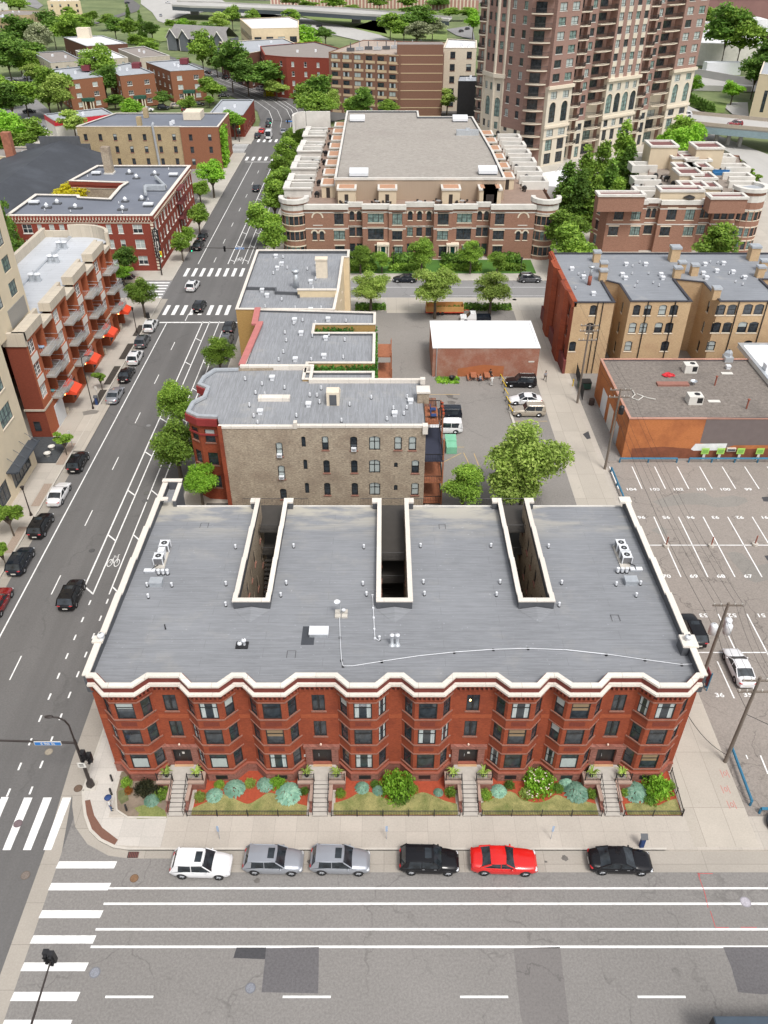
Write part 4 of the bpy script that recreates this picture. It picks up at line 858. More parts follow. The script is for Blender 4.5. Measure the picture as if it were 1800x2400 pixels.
 # ================= NEIGHBOURING BUILDINGS =================
def hy(rg,px,py,Y):
 ox,oy,w=rg;k=1659.0/w;u=ox+px/k-900;v=oy+py/k-1200
 t=Y/(F*math.cos(TH)-v*math.sin(TH));return(u*t,H-t*(F*math.sin(TH)+v*math.cos(TH)))
def hx(rg,px,py,X):
 ox,oy,w=rg;k=1659.0/w;u=ox+px/k-900;v=oy+py/k-1200
 t=X/u;return(t*(F*math.cos(TH)-v*math.sin(TH)),H-t*(F*math.sin(TH)+v*math.cos(TH)))
def pw(rg,boxes,Y,ax,sty,v=None):
 out=[]
 for b in boxes:
  x0,z1=hy(rg,b[0],b[1],Y);x1,z0=hy(rg,b[2],b[3],Y);out.append(((x0+x1)/2-ax,z0,abs(x1-x0),z1-z0,b[4]if len(b)>4 else sty)+((v,)if v is not None else()))
 return out
def coff(poly,d):
 n=len(poly);out=[]
 for i in range(n):
  a=Vector(poly[i-1]);p=Vector(poly[i]);b=Vector(poly[(i+1)%n]);u=(p-a).normalized();w=(b-p).normalized()
  n1=Vector((u.y,-u.x));n2=Vector((w.y,-w.x));nn=n1+n2;nn=nn/max(.3,nn.dot(n1));out.append((p.x+nn.x*d,p.y+nn.y*d))
 return out
def ring(mb,poly,d0,d1,z0,z1,m=0):
 A=coff(poly,d0);B_=coff(poly,d1);n=len(poly)
 for i in range(n):
  j=(i+1)%n;a,b,c,d=A[i],A[j],B_[j],B_[i]
  mb.face([(*a,z1),(*b,z1),(*c,z1),(*d,z1)],m);mb.face([(*a,z0),(*b,z0),(*b,z1),(*a,z1)],m);mb.face([(*c,z0),(*d,z0),(*d,z1),(*c,z1)],m);mb.face([(*b,z0),(*a,z0),(*d,z0),(*c,z0)],m)
def shell(bl,poly,z0,z1,wall,roof,cap=None,ph=.5,cw=.35,co=.08,wins={},edges={},inner=None,depth=.18,bands=(),cth=.12):
 ar=sum(poly[i][0]*poly[(i+1)%len(poly)][1]-poly[(i+1)%len(poly)][0]*poly[i][1]for i in range(len(poly)))
 assert ar>0,'ccw'
 mb=MB();mats=[wall];n=len(poly)
 for i in range(n):
  mm=edges.get(i,wall)
  if mm not in mats:mats.append(mm)
  bl.facade(mb,poly[i],poly[(i+1)%n],z0,z1-(cth if cap else 0),wins.get(i,[]),mats.index(mm),depth,mm)
 w=bl.part(mb,'wall',mats)
 r=MB();r.face([(x,y,z1-ph)for x,y in coff(poly,-.05)]);ro=bl.part(r,'roof',[roof])
 if cap:
  c=MB();ring(c,poly,co,-cw,z1-cth,z1);bl.part(c,'parapet_cap',[cap])
  c=MB();ring(c,poly,-cw+.06,-cw+.04,z1-ph-.02,z1-cth);bl.part(c,'parapet_back',[inner or parapet_dark])
 for z,h,mt,d in bands:
  c=MB();ring(c,poly,d,-.02,z,z+h);bl.part(c,'band_course',[mt])
 return ro
def vents(bl,rg,pts,z,kind='cap',s=1.0):
 for px,py in pts:
  x,y=zz(rg,px,py,z+.3);m=MB()
  if kind=='pipe':m.cyl((x,y),.1*s,z,z+.55*s,7,0);m.cyl((x,y),.17*s,z,z+.1,7,1);nm='vent_pipe'
  elif kind=='cap':m.box(x-.25*s,y-.25*s,z,x+.25*s,y+.25*s,z+.3*s,0);m.box(x-.33*s,y-.33*s,z+.38*s,x+.33*s,y+.33*s,z+.55*s,0);m.cyl((x,y),.2*s,z+.3*s,z+.4*s,8,1);nm='roof_vent'
  else:m.box(x-.9*s,y-.5*s,z,x+.9*s,y+.5*s,z+.45*s,1);m.box(x-1.0*s,y-.6*s,z+.45*s,x+1.0*s,y+.6*s,z+.75*s,0);nm='skylight'
  part(m,nm,[white_metal,parapet_dark],bl.root)
  # ---- tan brick apartment house behind ----
b2=Bld('tan_brick_apartments','tan brick three storey apartment house with red bay front and grey striped roof','apartment building',(-7,86))
z2=12.0;y2=78.56
fw=[zz(A2,*q,z2)for q in[(440,590),(285,592),(212,640),(180,690),(237,712),(215,768),(140,805),(106,868),(172,897),(300,903)]]
poly2=[(-18.74,y2),(4.78,y2),(4.78,89.9),(-9.0,89.9),(-9.0,93.4)]+fw
sty='tan_dh'
w2=pw(A2,[(978,1030,1025,1120),(1162,1032,1210,1122),(1285,1030,1358,1120,'tan_pair'),(1450,1032,1497,1120),(1543,1032,1590,1122),(845,1032,877,1100,'tan_small'),(988,1185,1033,1268),(1168,1185,1212,1268),(1285,1182,1358,1268,'tan_pair'),(1448,1200,1471,1232,'tan_small'),(1562,1185,1608,1270),(858,1182,888,1245,'tan_small'),(993,1332,1038,1412),(1172,1332,1215,1412),(1287,1330,1358,1412,'tan_pair'),(1447,1345,1470,1382,'tan_small'),(1560,1332,1606,1412),(868,1332,900,1400,'tan_small'),(678,1070,730,1160),(692,1220,745,1308),(707,1370,755,1440)],y2,-18.74,sty)
eg={i:red_brick for i in range(5,15)}
wn2={}
for i in range(5,14):
 a,b=poly2[i],poly2[(i+1)%len(poly2)];L=math.hypot(a[0]-b[0],a[1]-b[1])
 if L>1.3:wn2[i]=[(L/2,z,min(1.2,L-.7),1.8,'dark_dh')for z in(1.9,5.2,8.4)]
wn2[0]=w2
shell(b2,poly2,0,z2,tan_brick,grey_roof_y,None,.35,wins=wn2,edges=eg)
c=MB();c.box(-18.9,y2-.06,z2-.3,-10.3,y2+.4,z2);c.box(-10.3,y2-.1,z2-.3,-9.9,y2+.5,z2+.5);c.box(-9.9,y2-.06,z2-.2,4.4,y2+.4,z2+.1);c.box(4.4,y2-.3,z2-.9,5.0,y2+.5,z2+.15);b2 .part(c,'parapet_cap',[white_cap])
c=MB();c.box(-9.0,89.6,z2-.35,4.8,90.05,z2+.15);c.box(-9.4,89.6,z2-.35,-9.0,93.6,z2+.15);c.box(-18.5,93.2,z2-.35,-9.0,93.7,z2+.25);c.box(4.5,88.6,z2,5.1,89.3,z2+.7);b2 .part(c,'rear_parapet_cap',[white_cap])
c=MB();strip(c,fw,.12,-.35,z2-.25,z2+.05);b2 .part(c,'lead_coping',[galv])
c=MB();strip(c,fw,.3,-.1,z2-1.2,z2-.28);strip(c,fw,.1,-.1,z2-2.6,z2-2.4);b2 .part(c,'red_cornice',[P('wine_red_cornice',(.26,.03,.03),.7)])
c=MB();c.box(-18.95,y2-.2,0,-18.5,y2+.1,z2);b2 .part(c,'corner_pier',[red_brick])
c=MB();x0,y0=zz(A2,1060,830,11.7);c.mesh([(x0-.9,y0,11.6),(x0+.6,y0,11.6),(x0+.6,y0+4.2,11.6),(x0-.9,y0+4.2,11.6),(x0-.9,y0,13.4),(x0+.6,y0,13.4),(x0+.6,y0+1.2,13.5),(x0-.9,y0+1.2,13.5)],[(0,1,5,4),(4,5,6,7),(7,6,2,3),(1,2,6,5),(3,0,4,7)]);hd=b2 .part(c,'stair_head',[sill_cream]);c=MB();c.box(x0-.55,y0-.03,11.7,x0+.3,y0-.005,13.1);b2 .part(c,'door',[parapet_dark],hd)
c=MB();x0,y0=zz(A2,672,790,11.7);c.box(x0-1.9,y0-.5,11.6,x0+1.9,y0+.45,12.1);b2 .part(c,'skylight',[white_cap])
vents(b2,A2,[(658,650),(580,870),(893,822),(1555,800),(1452,882)],11.65)
vents(b2,A2,[(482,655),(592,688),(738,712),(610,755),(510,825),(538,895),(563,938),(815,893),(965,805),(1300,775),(1443,845),(1530,842),(1512,880),(1402,915),(1533,772),(975,715),(550,745),(902,760),(948,762),(1160,820),(1107,925)],11.65,'pipe')
c=MB();x0,y0=zz(A2,1650,745,12);c.box(4.0,84.5,11.6,5.4,86.0,13.0,1);c.box(3.9,84.4,13.0,5.5,86.1,13.2,0);b2 .part(c,'chimney',[white_cap,tan_brick])
for i in(0,1,2,3,18,19):pass
for(bx,by)in[(1187,1110),(706,1150),(720,1292)]:
 X,Z=hy(A2,bx,by,y2);c=MB();c.box(X-.3,y2-.28,Z-.25,X+.3,y2+.05,Z+.18,0);c.box(X-.22,y2-.29,Z-.16,X+.22,y2-.28,Z+.1,1);b2 .part(c,'window_air_conditioner',[white_metal,galv])
b2 .finish()
t=thing('back_porch','four level red and black timber back porch on the side of the tan brick house','porch',(6,84,.13))
dk=MB();dk2=MB();rl=MB();ps=MB()
for k,z in enumerate((.4,3.4,6.5,9.5)):
 (dk2 if k==2 else dk).box(4.8,79.6 if k<3 else 83.2,z,7.1+(0 if k<3 else-.5),87.2,z+.2)
 for yy in((79.6 if k<3 else 83.2),87.2):rl.box(4.9,yy-.03,z+1.0,7.0,yy+.03,z+1.08);[rl.box(4.9+j*.2,yy-.015,z+.2,4.93+j*.2,yy+.015,z+1.0)for j in range(11)]
 rl.box(6.95,79.6 if k<3 else 83.2,z+1.0,7.05,87.2,z+1.08);[rl.box(6.98,yy,z+.2,7.0,yy+.03,z+1.0)for yy in np.arange(79.7 if k<3 else 83.3,87.2,.22)]
for yy in(79.7,83.3,87.1):ps.box(6.95,yy-.09,.1,7.13,yy+.09,9.5 if yy<80 else 10.6)
part(dk,'deck',[cedar],t);part(dk2,'dark_deck',[P('navy_deck',(.03,.035,.06),.7)],t);part(rl,'railing',[iron],t);part(ps,'posts',[cedar],t)
navy=P('navy_canvas',(.02,.05,.16),.8)
for(x,y,z,l)in((6.0,85.9,9.7,'farther blue cushioned chair on the top porch deck'),(6.0,84.4,9.7,'nearer blue cushioned chair on the top porch deck')):
 t=thing('porch_chair',l,'chair',(x,y,z));c=MB();c.box(x-.35,y-.3,z+.35,x+.35,y+.3,z+.45);c.box(x-.4,y-.35,z+.45,x-.3,y+.35,z+.95);part(c,'cushion',[navy],t);c=MB();[c.cyl((x+a,y+b),.03,z,z+.35,5)for a in(-.3,.3)for b in(-.25,.25)];part(c,'legs',[black_paint],t)
for(x,y)in((6.75,86.5),(6.75,85.6),(6.75,84.8),(6.75,83.9)):c=MB();c.cyl((x+.4,y),.12,10.2,10.5,8,0,.16);c.blob((x+.4,y,10.6),.2,.2,.18,7,1,.3);single(c,'flower_pot',[P('terracotta',(.3,.12,.06),.8)if 'terracotta' not in bpy.data.materials else bpy.data.materials['terracotta'],mulch_red],'terracotta flower pot hung on the outer rail of the top porch','flower pot','flower pots on the top porch rail')
# ---- middle flat-roofed house with ivy light wells ----
ivy=leafmat('ivy_leaves',(.05,.16,.02),(.10,.26,.04))
def leafbox(mb,x0,y0,z0,x1,y1,z1,n,s,rng):
 for _ in range(n):
  c=Vector((rng.uniform(x0,x1),rng.uniform(y0,y1),rng.uniform(z0,z1)));a=Vector((rng.gauss(0,1),rng.gauss(0,1),rng.gauss(0,1))).normalized();b=a.orthogonal().normalized();k=a.cross(b);s_=s*rng.uniform(.6,1.3);th=rng.uniform(0,6.3);u=b*math.cos(th)+k*math.sin(th);w=a.cross(u)
  mb.face([c-u*s_,c-w*s_*.6,c+u*s_,c+w*s_*.6])
b3=Bld('ivy_court_apartments','grey roofed apartment house with two ivy filled light wells and red side coping','apartment building',(-10,102))
wA=[zz(A2,*q,12)for q in[(925,355),(925,302)]];wB=[zz(A2,*q,12)for q in[(880,608),(880,552)]]
yA0,yA1=wA[0][1],wA[1][1];yB0,yB1=wB[0][1],wB[1][1];xA=wA[0][0];xB=wB[0][0];XE=-1.25
poly3=[(-18.2,93.75),(xB-.35,93.75),(xB-.35,90.15),(XE,90.15),(XE,yB0),(xB,yB0),(xB,yB1),(XE,yB1),(XE,yA0),(xA,yA0),(xA,yA1),(XE,yA1),(XE,111.2),(-18.6,112.4),(-18.4,107.2),(-17.7,107.2)]
shell(b3,poly3,0,12,yellow_brick,grey_roof_y,white_cap,.4,cw=.3)
c=MB();pp=[(-18.6,112.6),(-18.35,107.2),(-17.6,107.2),(-18.3,94.0)];strip(c,pp,.5,-.35,11.85,12.15);b3 .part(c,'red_coping',[P('faded_pink_coping',(.46,.16,.15),.7)])
vents(b3,A2,[(803,275),(1020,270),(845,360),(1005,392),(993,508),(808,530)],11.6);vents(b3,A2,[(855,275),(797,295),(1135,280),(740,355),(748,405),(918,375),(1025,370),(1128,402),(730,480),(700,530),(1118,515),(910,530),(938,290)],11.6,'pipe')
b3 .finish()
rg_=random.Random(3);c=MB()
leafbox(c,xA+.1,yA0+.05,8.5,XE-3,yA1-.05,11.6,2600,.22,rg_);tag(c.build('ivy',[ivy]),'ivy growing in the farther light well','ivy',None,'stuff')
c=MB();leafbox(c,XE-3,yA0+.05,8.5,XE-.3,yA1-.05,10.9,700,.22,rg_);leafbox(c,xB+.1,yB0+.05,8.5,XE,yB1-.05,11.7,4000,.22,rg_);leafbox(c,XE,90.5,1,XE+.35,yB1,11.5,2600,.2,rg_);leafbox(c,XE,yB1,1,XE+.3,107,12,1500,.2,rg_)
tag(c.build('ivy',[ivy]),'ivy climbing over the nearer light well and the side wall','ivy',None,'stuff')
t=thing('timber_stair','tall open cedar stair behind the ivy covered wall','stair',(.5,100,.13));dk=MB();ps=MB();rl=MB()
for z in(3.2,6.3,9.2):dk.box(XE+.4,92 if z<9 else 102,z,1.0,106,z+.15);rl.box(1.0,92 if z<9 else 102,z+1,1.06,106,z+1.08);[rl.box(1.0,yy,z+.1,1.03,yy+.04,z+1)for yy in np.arange(92 if z<9 else 102,106,.4)]
for yy in(92.1,97,101.9,105.9):ps.box(.95,yy-.08,.1,1.1,yy+.08,10)
part(dk,'deck',[cedar],t);part(ps,'posts',[cedar],t);part(rl,'railing',[cedar],t)
for x0,x1,l in((1.6,4.3,'left half of the cedar fenced bin enclosure behind the tan house'),(4.5,7.6,'right half of the cedar fenced bin enclosure, open topped and taller')):
 t=thing('cedar_enclosure',l,'fence',(x0,101,.13),0,'cedar enclosures')
 for a,b,h in(((x0,100.8),(x1,100.8),1.4),((x1,100.8),(x1,103.5),1.6),((x1,103.5),(x0,103.5),2.0),((x0,103.5),(x0,100.8),1.6)):
  c=MB();A_=Vector(a);B_=Vector(b);L=(B_-A_).length;u=(B_-A_)/L
  for k in range(int(L/.2)):q=A_+u*(k*.2+.1);c.obox(q,.15,.03,.15,h+.02*(k%2),math.atan2(u.y,u.x))
  part(c,'fence_side',[cedar],t)
  # ---- corner house at the far street ----
b4=Bld('corner_flat_roof_house','grey roofed cream walled corner house beside the far crosswalk','apartment building',(-14,125))
e1=(-7.4,112.2);poly4=[(-21.9,112.4),(-7.3,112.2),(-7.0,121),(-6.9,134.8),(-6.0,134.8),(-6.0,138.4),(-22.1,138.4)]
we=[(134.8-121-3,z,.8,1.7,'buff_dh')for z in()]
w3=[(6.5,8.6,.8,1.7,'buff_dh'),(6.5,5.2,.8,1.7,'buff_dh'),(3,8.6,.8,1.7,'buff_dh')]
ro=shell(b4,poly4,0,12,cream_wall,grey_roof_y,white_cap,.6,cw=.35,wins={2:w3,1:[(4,8.5,.8,1.7,'buff_dh')]},edges={0:yellow_brick})
c=MB();pp=[zz(T5,*q,12)for q in[(60,885),(265,890),(265,915),(410,920),(415,940)]];strip(c,pp,.15,-.15,11.3,11.85);b4 .part(c,'roof_divide',[parapet_dark],ro)
x0,y0=zz(T5,410,948,11.6);x1,y1=zz(T5,660,955,11.6);c=MB();c.box(x0,y0-.15,11.3,x1,y0+.15,12.5,0);c.box(x0-.1,y0-.25,12.5,x1,y0+.25,12.65,1);b4 .part(c,'cream_upstand',[cream_wall,white_cap])
vents(b4,T5,[(267,690),(587,718),(535,742),(305,740),(277,768),(493,855),(178,912),(210,945),(493,1038)],11.4);vents(b4,T5,[(313,695),(340,765),(470,772),(250,800),(507,895),(525,835),(305,970),(392,1025),(197,1015),(560,1025),(290,745)],11.4,'pipe')
c=MB();x0,y0=zz(T5,565,835,11.4);c.box(x0-.9,y0,11.4,x0+.9,y0+1.3,14.3,0);c.box(x0-1,y0-.1,14.3,x0+1,y0+1.4,14.5,1);b4 .part(c,'chimney',[sill_cream,sill_cream]);c=MB();x0,y0=zz(T5,400,898,11.4);c.cyl((x0,y0),.42,11.4,14.0,12);c.cyl((x0,y0),.6,13.9,14.3,12);b4 .part(c,'flue',[galv],smooth=True)
b4 .finish()
# ---- red painted brick garage with white roof ----
painted_brick=brick('worn_red_painted_brick',(.30,.12,.08),(.34,.15,.10),(.25,.12,.09),blotch=(.44,.33,.27),bsc=.35,bamt=.55,streak=.35)
g1=Bld('white_roofed_garage','single storey worn brick garage with a bright white flat roof','garage',(16,120,.13))
white_roof=P('bright_white_roof',(.82,.83,.84),.6,var=.04,sc=.2)
shell(g1,[(7.6,113.9),(24.1,113.9),(24.1,124),(7.6,124)],0,5.1,painted_brick,white_roof,white_roof,.14,cw=.3)
X0,Z0=hy(A3,518,850,113.9);X1,Z1=hy(A3,850,765,113.9);c=MB();c.face([(X0,113.885,.14),(X1,113.885,.14),(X1,113.885,1.9),(X0+4,113.885,2.2),(X0,113.885,1.5)]);g1 .part(c,'orange_repaint',[P('orange_touch_up_paint',(.38,.13,.05),.9,var=.12)])
c=MB();c.tube((8.2,113.8,.2),(8.2,113.8,5.0),.07);g1 .part(c,'downpipe',[galv]);c=MB();X,Z=hy(A3,1042,747,113.9);c.box(X-.45,113.86,Z-.1,X+.45,113.9,Z+.12);g1 .part(c,'wall_plate',[sill_white])
g1 .finish()
# ---- orange garage on the right with gravel roof ----
gravel_roof=P('brown_gravel_roof',(.19,.165,.145),.95,var=.55,sc=2.2,fine=1,stain=.45,stainc=(.09,.08,.075),stainsc=.12)
or_brick=brick('orange_painted_brick',(.46,.17,.06),(.50,.19,.075),(.38,.13,.05),blotch=(.22,.07,.035),bsc=.28,bamt=.6)
g2=Bld('orange_garage','single storey orange painted brick building with a brown gravel roof beside the car park','garage',(42,98,.12))
P2=[(31.5,89.6),(60,89.6),(60,107.4),(53.2,107.4),(31.5,107.4)]
ZT=6.3
shell(g2,[(31.9,90.2),(75,90.2),(75,107.6),(31.9,107.6)],0,ZT,or_brick,gravel_roof,P('salmon_coping',(.45,.24,.18),.8),.3,cw=.25)
def wallpatch(bl,rg,pts,Y,mat,name,d=.012):
 q=[hy(rg,*p,Y)for p in pts];c=MB();c.face([(x,Y-d,z)for x,z in q]);return bl.part(c,name,[mat])
YW=90.2
grey_pt=P('grey_brown_wall_paint',(.16,.13,.125),.85,var=.08);wallpatch(g2,A4,[(1130,1120),(1185,925),(2200,915),(2200,1135),(1395,1140),(1330,1160)],YW,grey_pt,'grey_painted_panel')
wallpatch(g2,A4,[(1058,1170),(1095,1128),(1342,1125),(1330,1160),(1300,1178),(1080,1182)],YW,P('white_paste_over',(.72,.73,.74),.8,var=.12,sc=2),'white_painted_strip',.02)
wallpatch(g2,A4,[(590,1250),(600,1165),(850,1150),(1100,1170),(1330,1175),(2200,1145),(2200,1255)],YW,P('dark_rust_wall_paint',(.21,.07,.035),.9,var=.25,sc=1),'rust_painted_base',.008)
lime=P('lime_sign_panel',(.35,.6,.12),.6)
for i,(px,l)in enumerate(((1165,'first'),(1285,'second'),(1440,'third'),(1590,'fourth'))):
 X,Z=hy(A4,px,1222,89.6);t=thing('lime_stop_sign','lime green sign on a short post, %s from the left along the orange wall'%l,'sign',(X,89.75,.12),0,'lime signs by the wall')
 c=MB();c.box(X-.5,89.7,1.1,X+.5,89.76,2.0,0);c.box(X-.36,89.685,1.3,X+.36,89.7,1.8,1);part(c,'panel',[lime,P('lime_dark',(.2,.42,.08),.6)if i==0 else bpy.data.materials['lime_dark']],t);c=MB();c.box(X-.17,89.76,.12,X+.17,89.82,1.2);part(c,'post',[sill_white],t)
c=MB();X,Z=hy(A4,1370,1170,YW);c.box(X-.6,YW-.25,Z-.25,X+.6,YW,Z+.25,0);c.box(X-.5,YW-.27,Z-.18,X+.5,YW-.25,Z+.15,1);g2 .part(c,'wall_unit',[P('cream_unit',(.6,.55,.48),.6),parapet_dark])
c=MB();c.box(31.86,97.0,.15,31.9,99.4,3.4,0);g2 .part(c,'white_garage_door',[sill_white]);c=MB();c.box(31.85,100.9,.15,31.9,103.6,3.6);g2 .part(c,'white_garage_door',[white_metal]);c=MB();c.box(31.85,93.6,.15,31.9,95.2,3.0);g2 .part(c,'grey_door',[galv]);
for px,py,s in((1055,525,.9),(1090,765,.95)):
 x,y=zz(A4,px,py,ZT+.5);t=thing('rooftop_ac',('farther' if py<600 else 'nearer')+' white packaged air conditioner on the brown gravel roof','air conditioner',(x,y,ZT-.3),0,'packaged units on gravel roof')
 c=MB();c.box(x-s,y-s*.8,ZT-.3,x+s,y+s*.8,ZT+.9,0);part(c,'cabinet',[sill_white],t);c=MB();c.cyl((x+s*.3,y+.1),s*.42,ZT+.9,ZT+.93,12);c.box(x+s*.15,y-s*.8-.02,ZT,x+s*.9,y-s*.8,ZT+.75);part(c,'fan_grille',[black_paint],t)
vents(g2,A4,[(1350,530)],ZT-.3);x,y=zz(A4,1345,465,ZT);c=MB();c.box(x-.6,y-.7,ZT-.3,x+.6,y+.7,ZT+.4);c.lathe((x,y+.2),[(.7,ZT+.4),(.6,ZT+.9),(.25,ZT+1.3)],4);g2 .part(c,'roof_cowl',[galv])
x,y=zz(A4,920,655,ZT);c=MB();c.box(x-2.2,y-.5,ZT-.3,x+2.2,y+.5,ZT-.02);g2 .part(c,'brick_hatch',[P('faded_red_hatch',(.28,.13,.10),.8)])
for px,py in((1248,660),(1495,840)):x,y=zz(A4,px,py,ZT);c=MB();c.cyl((x,y),.1,ZT-.3,ZT+1.1,6);c.cyl((x,y),.18,ZT+1.0,ZT+1.15,6);g2 .part(c,'rusty_pipe',[red_trim])
x,y=zz(A4,890,590,ZT);c=MB();c.blob((x,y,ZT-.1),.8,.5,.3,9,0,.4);single(c,'red_tarp',[P('red_tarp',(.55,.02,.03),.6)],'crumpled red tarp lying on the brown gravel roof','tarp')
c=MB();cc=[zz(A4,*q,ZT-.2)for q in[(605,712),(625,745),(600,770),(650,790),(690,760),(640,740),(720,770),(785,782)]];c.path([(x,y,ZT-.2)for x,y in cc],.06,5);single(c,'hose',[sill_white],'tangled white hose lying on the brown gravel roof','hose')
for k,(px,py)in enumerate([(1340,578),(1240,795)]):x,y=zz(A4,px,py,ZT-.2);c=MB();c.box(x-.8,y-.3,ZT-.28,x+.8,y+.3,ZT-.2);single(c,'roof_board',[sill_white],'white board lying flat on the gravel roof, '+('farther one' if k==0 else 'nearer one'),'board','white boards on the gravel roof')
x,y=zz(A4,1080,655,ZT);c=MB();c.lathe((x,y),[(.05,ZT),(.3,ZT+.1),(.5,ZT+.3)],12);c.cyl((x,y),.05,ZT-.3,ZT+.1,5);single(c,'satellite_dish',[galv],'grey satellite dish on the gravel roof','antenna')
g2 .finish()
g3=Bld('white_membrane_building','low building with a clean white membrane roof beyond the gravel roof','building',(66,102,.12))
shell(g3,[(53.6,96.5),(90,84.0+6.3),(90,112),(53.6,112)],6.02,6.75,sill_white,white_roof,galv,.2,cw=.45)
x,y=zz(A4,1655,540,7);c=MB();c.box(x-.4,y-.5,6.5,x+1.2,y+.8,7.6);g3 .part(c,'white_roof_unit',[white_metal]);g3 .finish()
# ---- buff brick row on the right ----
b5=Bld('buff_brick_row','buff brick apartment row with red end wall, grey roof and many small chimneys','apartment building',(45,125))
zT=12.0;yf=115.0
poly5=[(28.7,yf),(34.7,yf),(34.7,124.5),(37.2,122.5),(37.2,115.4),(46.4,115.4),(46.4,124.5),(50.7,123.2),(50.7,115.4),(60.2,115.4),(60.2,124.5),(64,124.5),(64,116),(80,116),(80,136.8),(28.7,136.8)]
w_a=pw(A4,[(280,50,318,130),(252,188,292,268),(118,333,158,410)],yf,28.7,'buff_dh')
w_b=pw(A4,[(618,48,657,130),(703,48,742,130),(818,48,860,130),(905,48,948,130),(585,186,626,268),(668,186,710,268),(785,185,828,268),(868,185,910,268),(552,330,592,408),(835,330,878,408)],115.4,37.2,'buff_dh')
w_c=pw(A4,[(1270,45,1315,128),(1355,45,1400,128),(1480,42,1525,125),(1565,42,1612,125),(1232,183,1278,265),(1318,183,1362,265),(1435,180,1482,265),(1520,180,1568,265),(1195,328,1238,405),(1478,325,1520,400)],115.4,50.7,'buff_dh')
w_end=[(t_,z,.95,1.9,'dark_dh')for t_ in(3,7.2,11,15,19)for z in(2,5.3,8.6)]
shell(b5,poly5,0,zT,buff_brick,grey_roof,P('black_metal_coping',(.04,.04,.05),.5),.25,cw=.25,co=.12,wins={0:w_a,4:w_b,8:w_c,3:[(3.5,z,.8,1.8,'buff_dh')for z in(2,5.3,8.6)],7:[(4,z,.8,1.8,'buff_dh')for z in(2,5.3,8.6)],15:w_end},edges={15:red_brick,14:red_brick})
c=MB();strip(c,[(28.7,136.8),(28.7,115.0)],.35,-.35,11.2,12.15);strip(c,[(28.7,136.8),(28.7,133),(28.0,132),(28.0,129),(28.7,128)],.12,-.3,0,12.3);strip(c,[(28.7,124),(28.7,123.8),(28.1,123),(28.1,119.5),(28.7,118.5)],.12,-.3,0,12.2);b5 .part(c,'red_bay',[red_brick])
c=MB();c.box(28.3,114.85,.0,28.72,137,2.4);b5 .part(c,'painted_base',[P('maroon_base_paint',(.16,.035,.03),.8,var=.2)])
for X in(32.2,33.0):c=MB();c.tube((X,yf-.1,.2),(X,yf-.1,zT),.07);b5 .part(c,'downpipe',[black_paint])
for X in(39.9,44.0,53.6,57.9):c=MB();c.tube((X,115.3,.2),(X,115.3,zT),.08);b5 .part(c,'downpipe',[black_paint])
for rgc,px,py in((T6,703,740),(T6,740,800),(T6,738,845),(T6,1132,735),(T6,1172,800),(T6,1148,830),(T6,1243,815),(T6,1570,730),(T6,1625,790),(T6,1608,825),(T6,1362,945)):
 x,y=zz(rgc,px,py,11.8);big=px in(1132,1570);s=.75 if big else.55;c=MB();c.box(x-s,y-s,11.7,x+s,y+s,13.9 if big else 13.3,0);c.box(x-s-.1,y-s-.1,13.9 if big else 13.3,x+s+.1,y+s+.1,14.25 if big else 13.6,1);b5 .part(c,'chimney',[buff_brick,galv])
vents(b5,T6,[(570,780),(635,825),(872,755),(980,755),(850,812),(868,832),(1065,812),(1075,832),(690,918),(1310,755),(1412,750),(1300,805),(1318,830),(1375,792),(1465,798),(1530,828)],11.75);vents(b5,T6,[(607,808),(640,800),(908,762),(947,742),(997,805),(935,852),(1023,855),(905,805),(920,875),(1055,870),(590,885),(1340,740),(1380,745),(1445,803),(1512,825),(1520,865),(1480,850)],11.75,'pipe',.8)
x,y=zz(T6,665,870,11.8);c=MB();c.cyl((x,y),.3,11.7,13.2,10,1);c.cyl((x,y),.22,13.2,14.6,10,0);c.cyl((x,y),.5,14.6,14.8,10,0);b5 .part(c,'flue',[galv,red_trim],smooth=True)
b5 .finish()
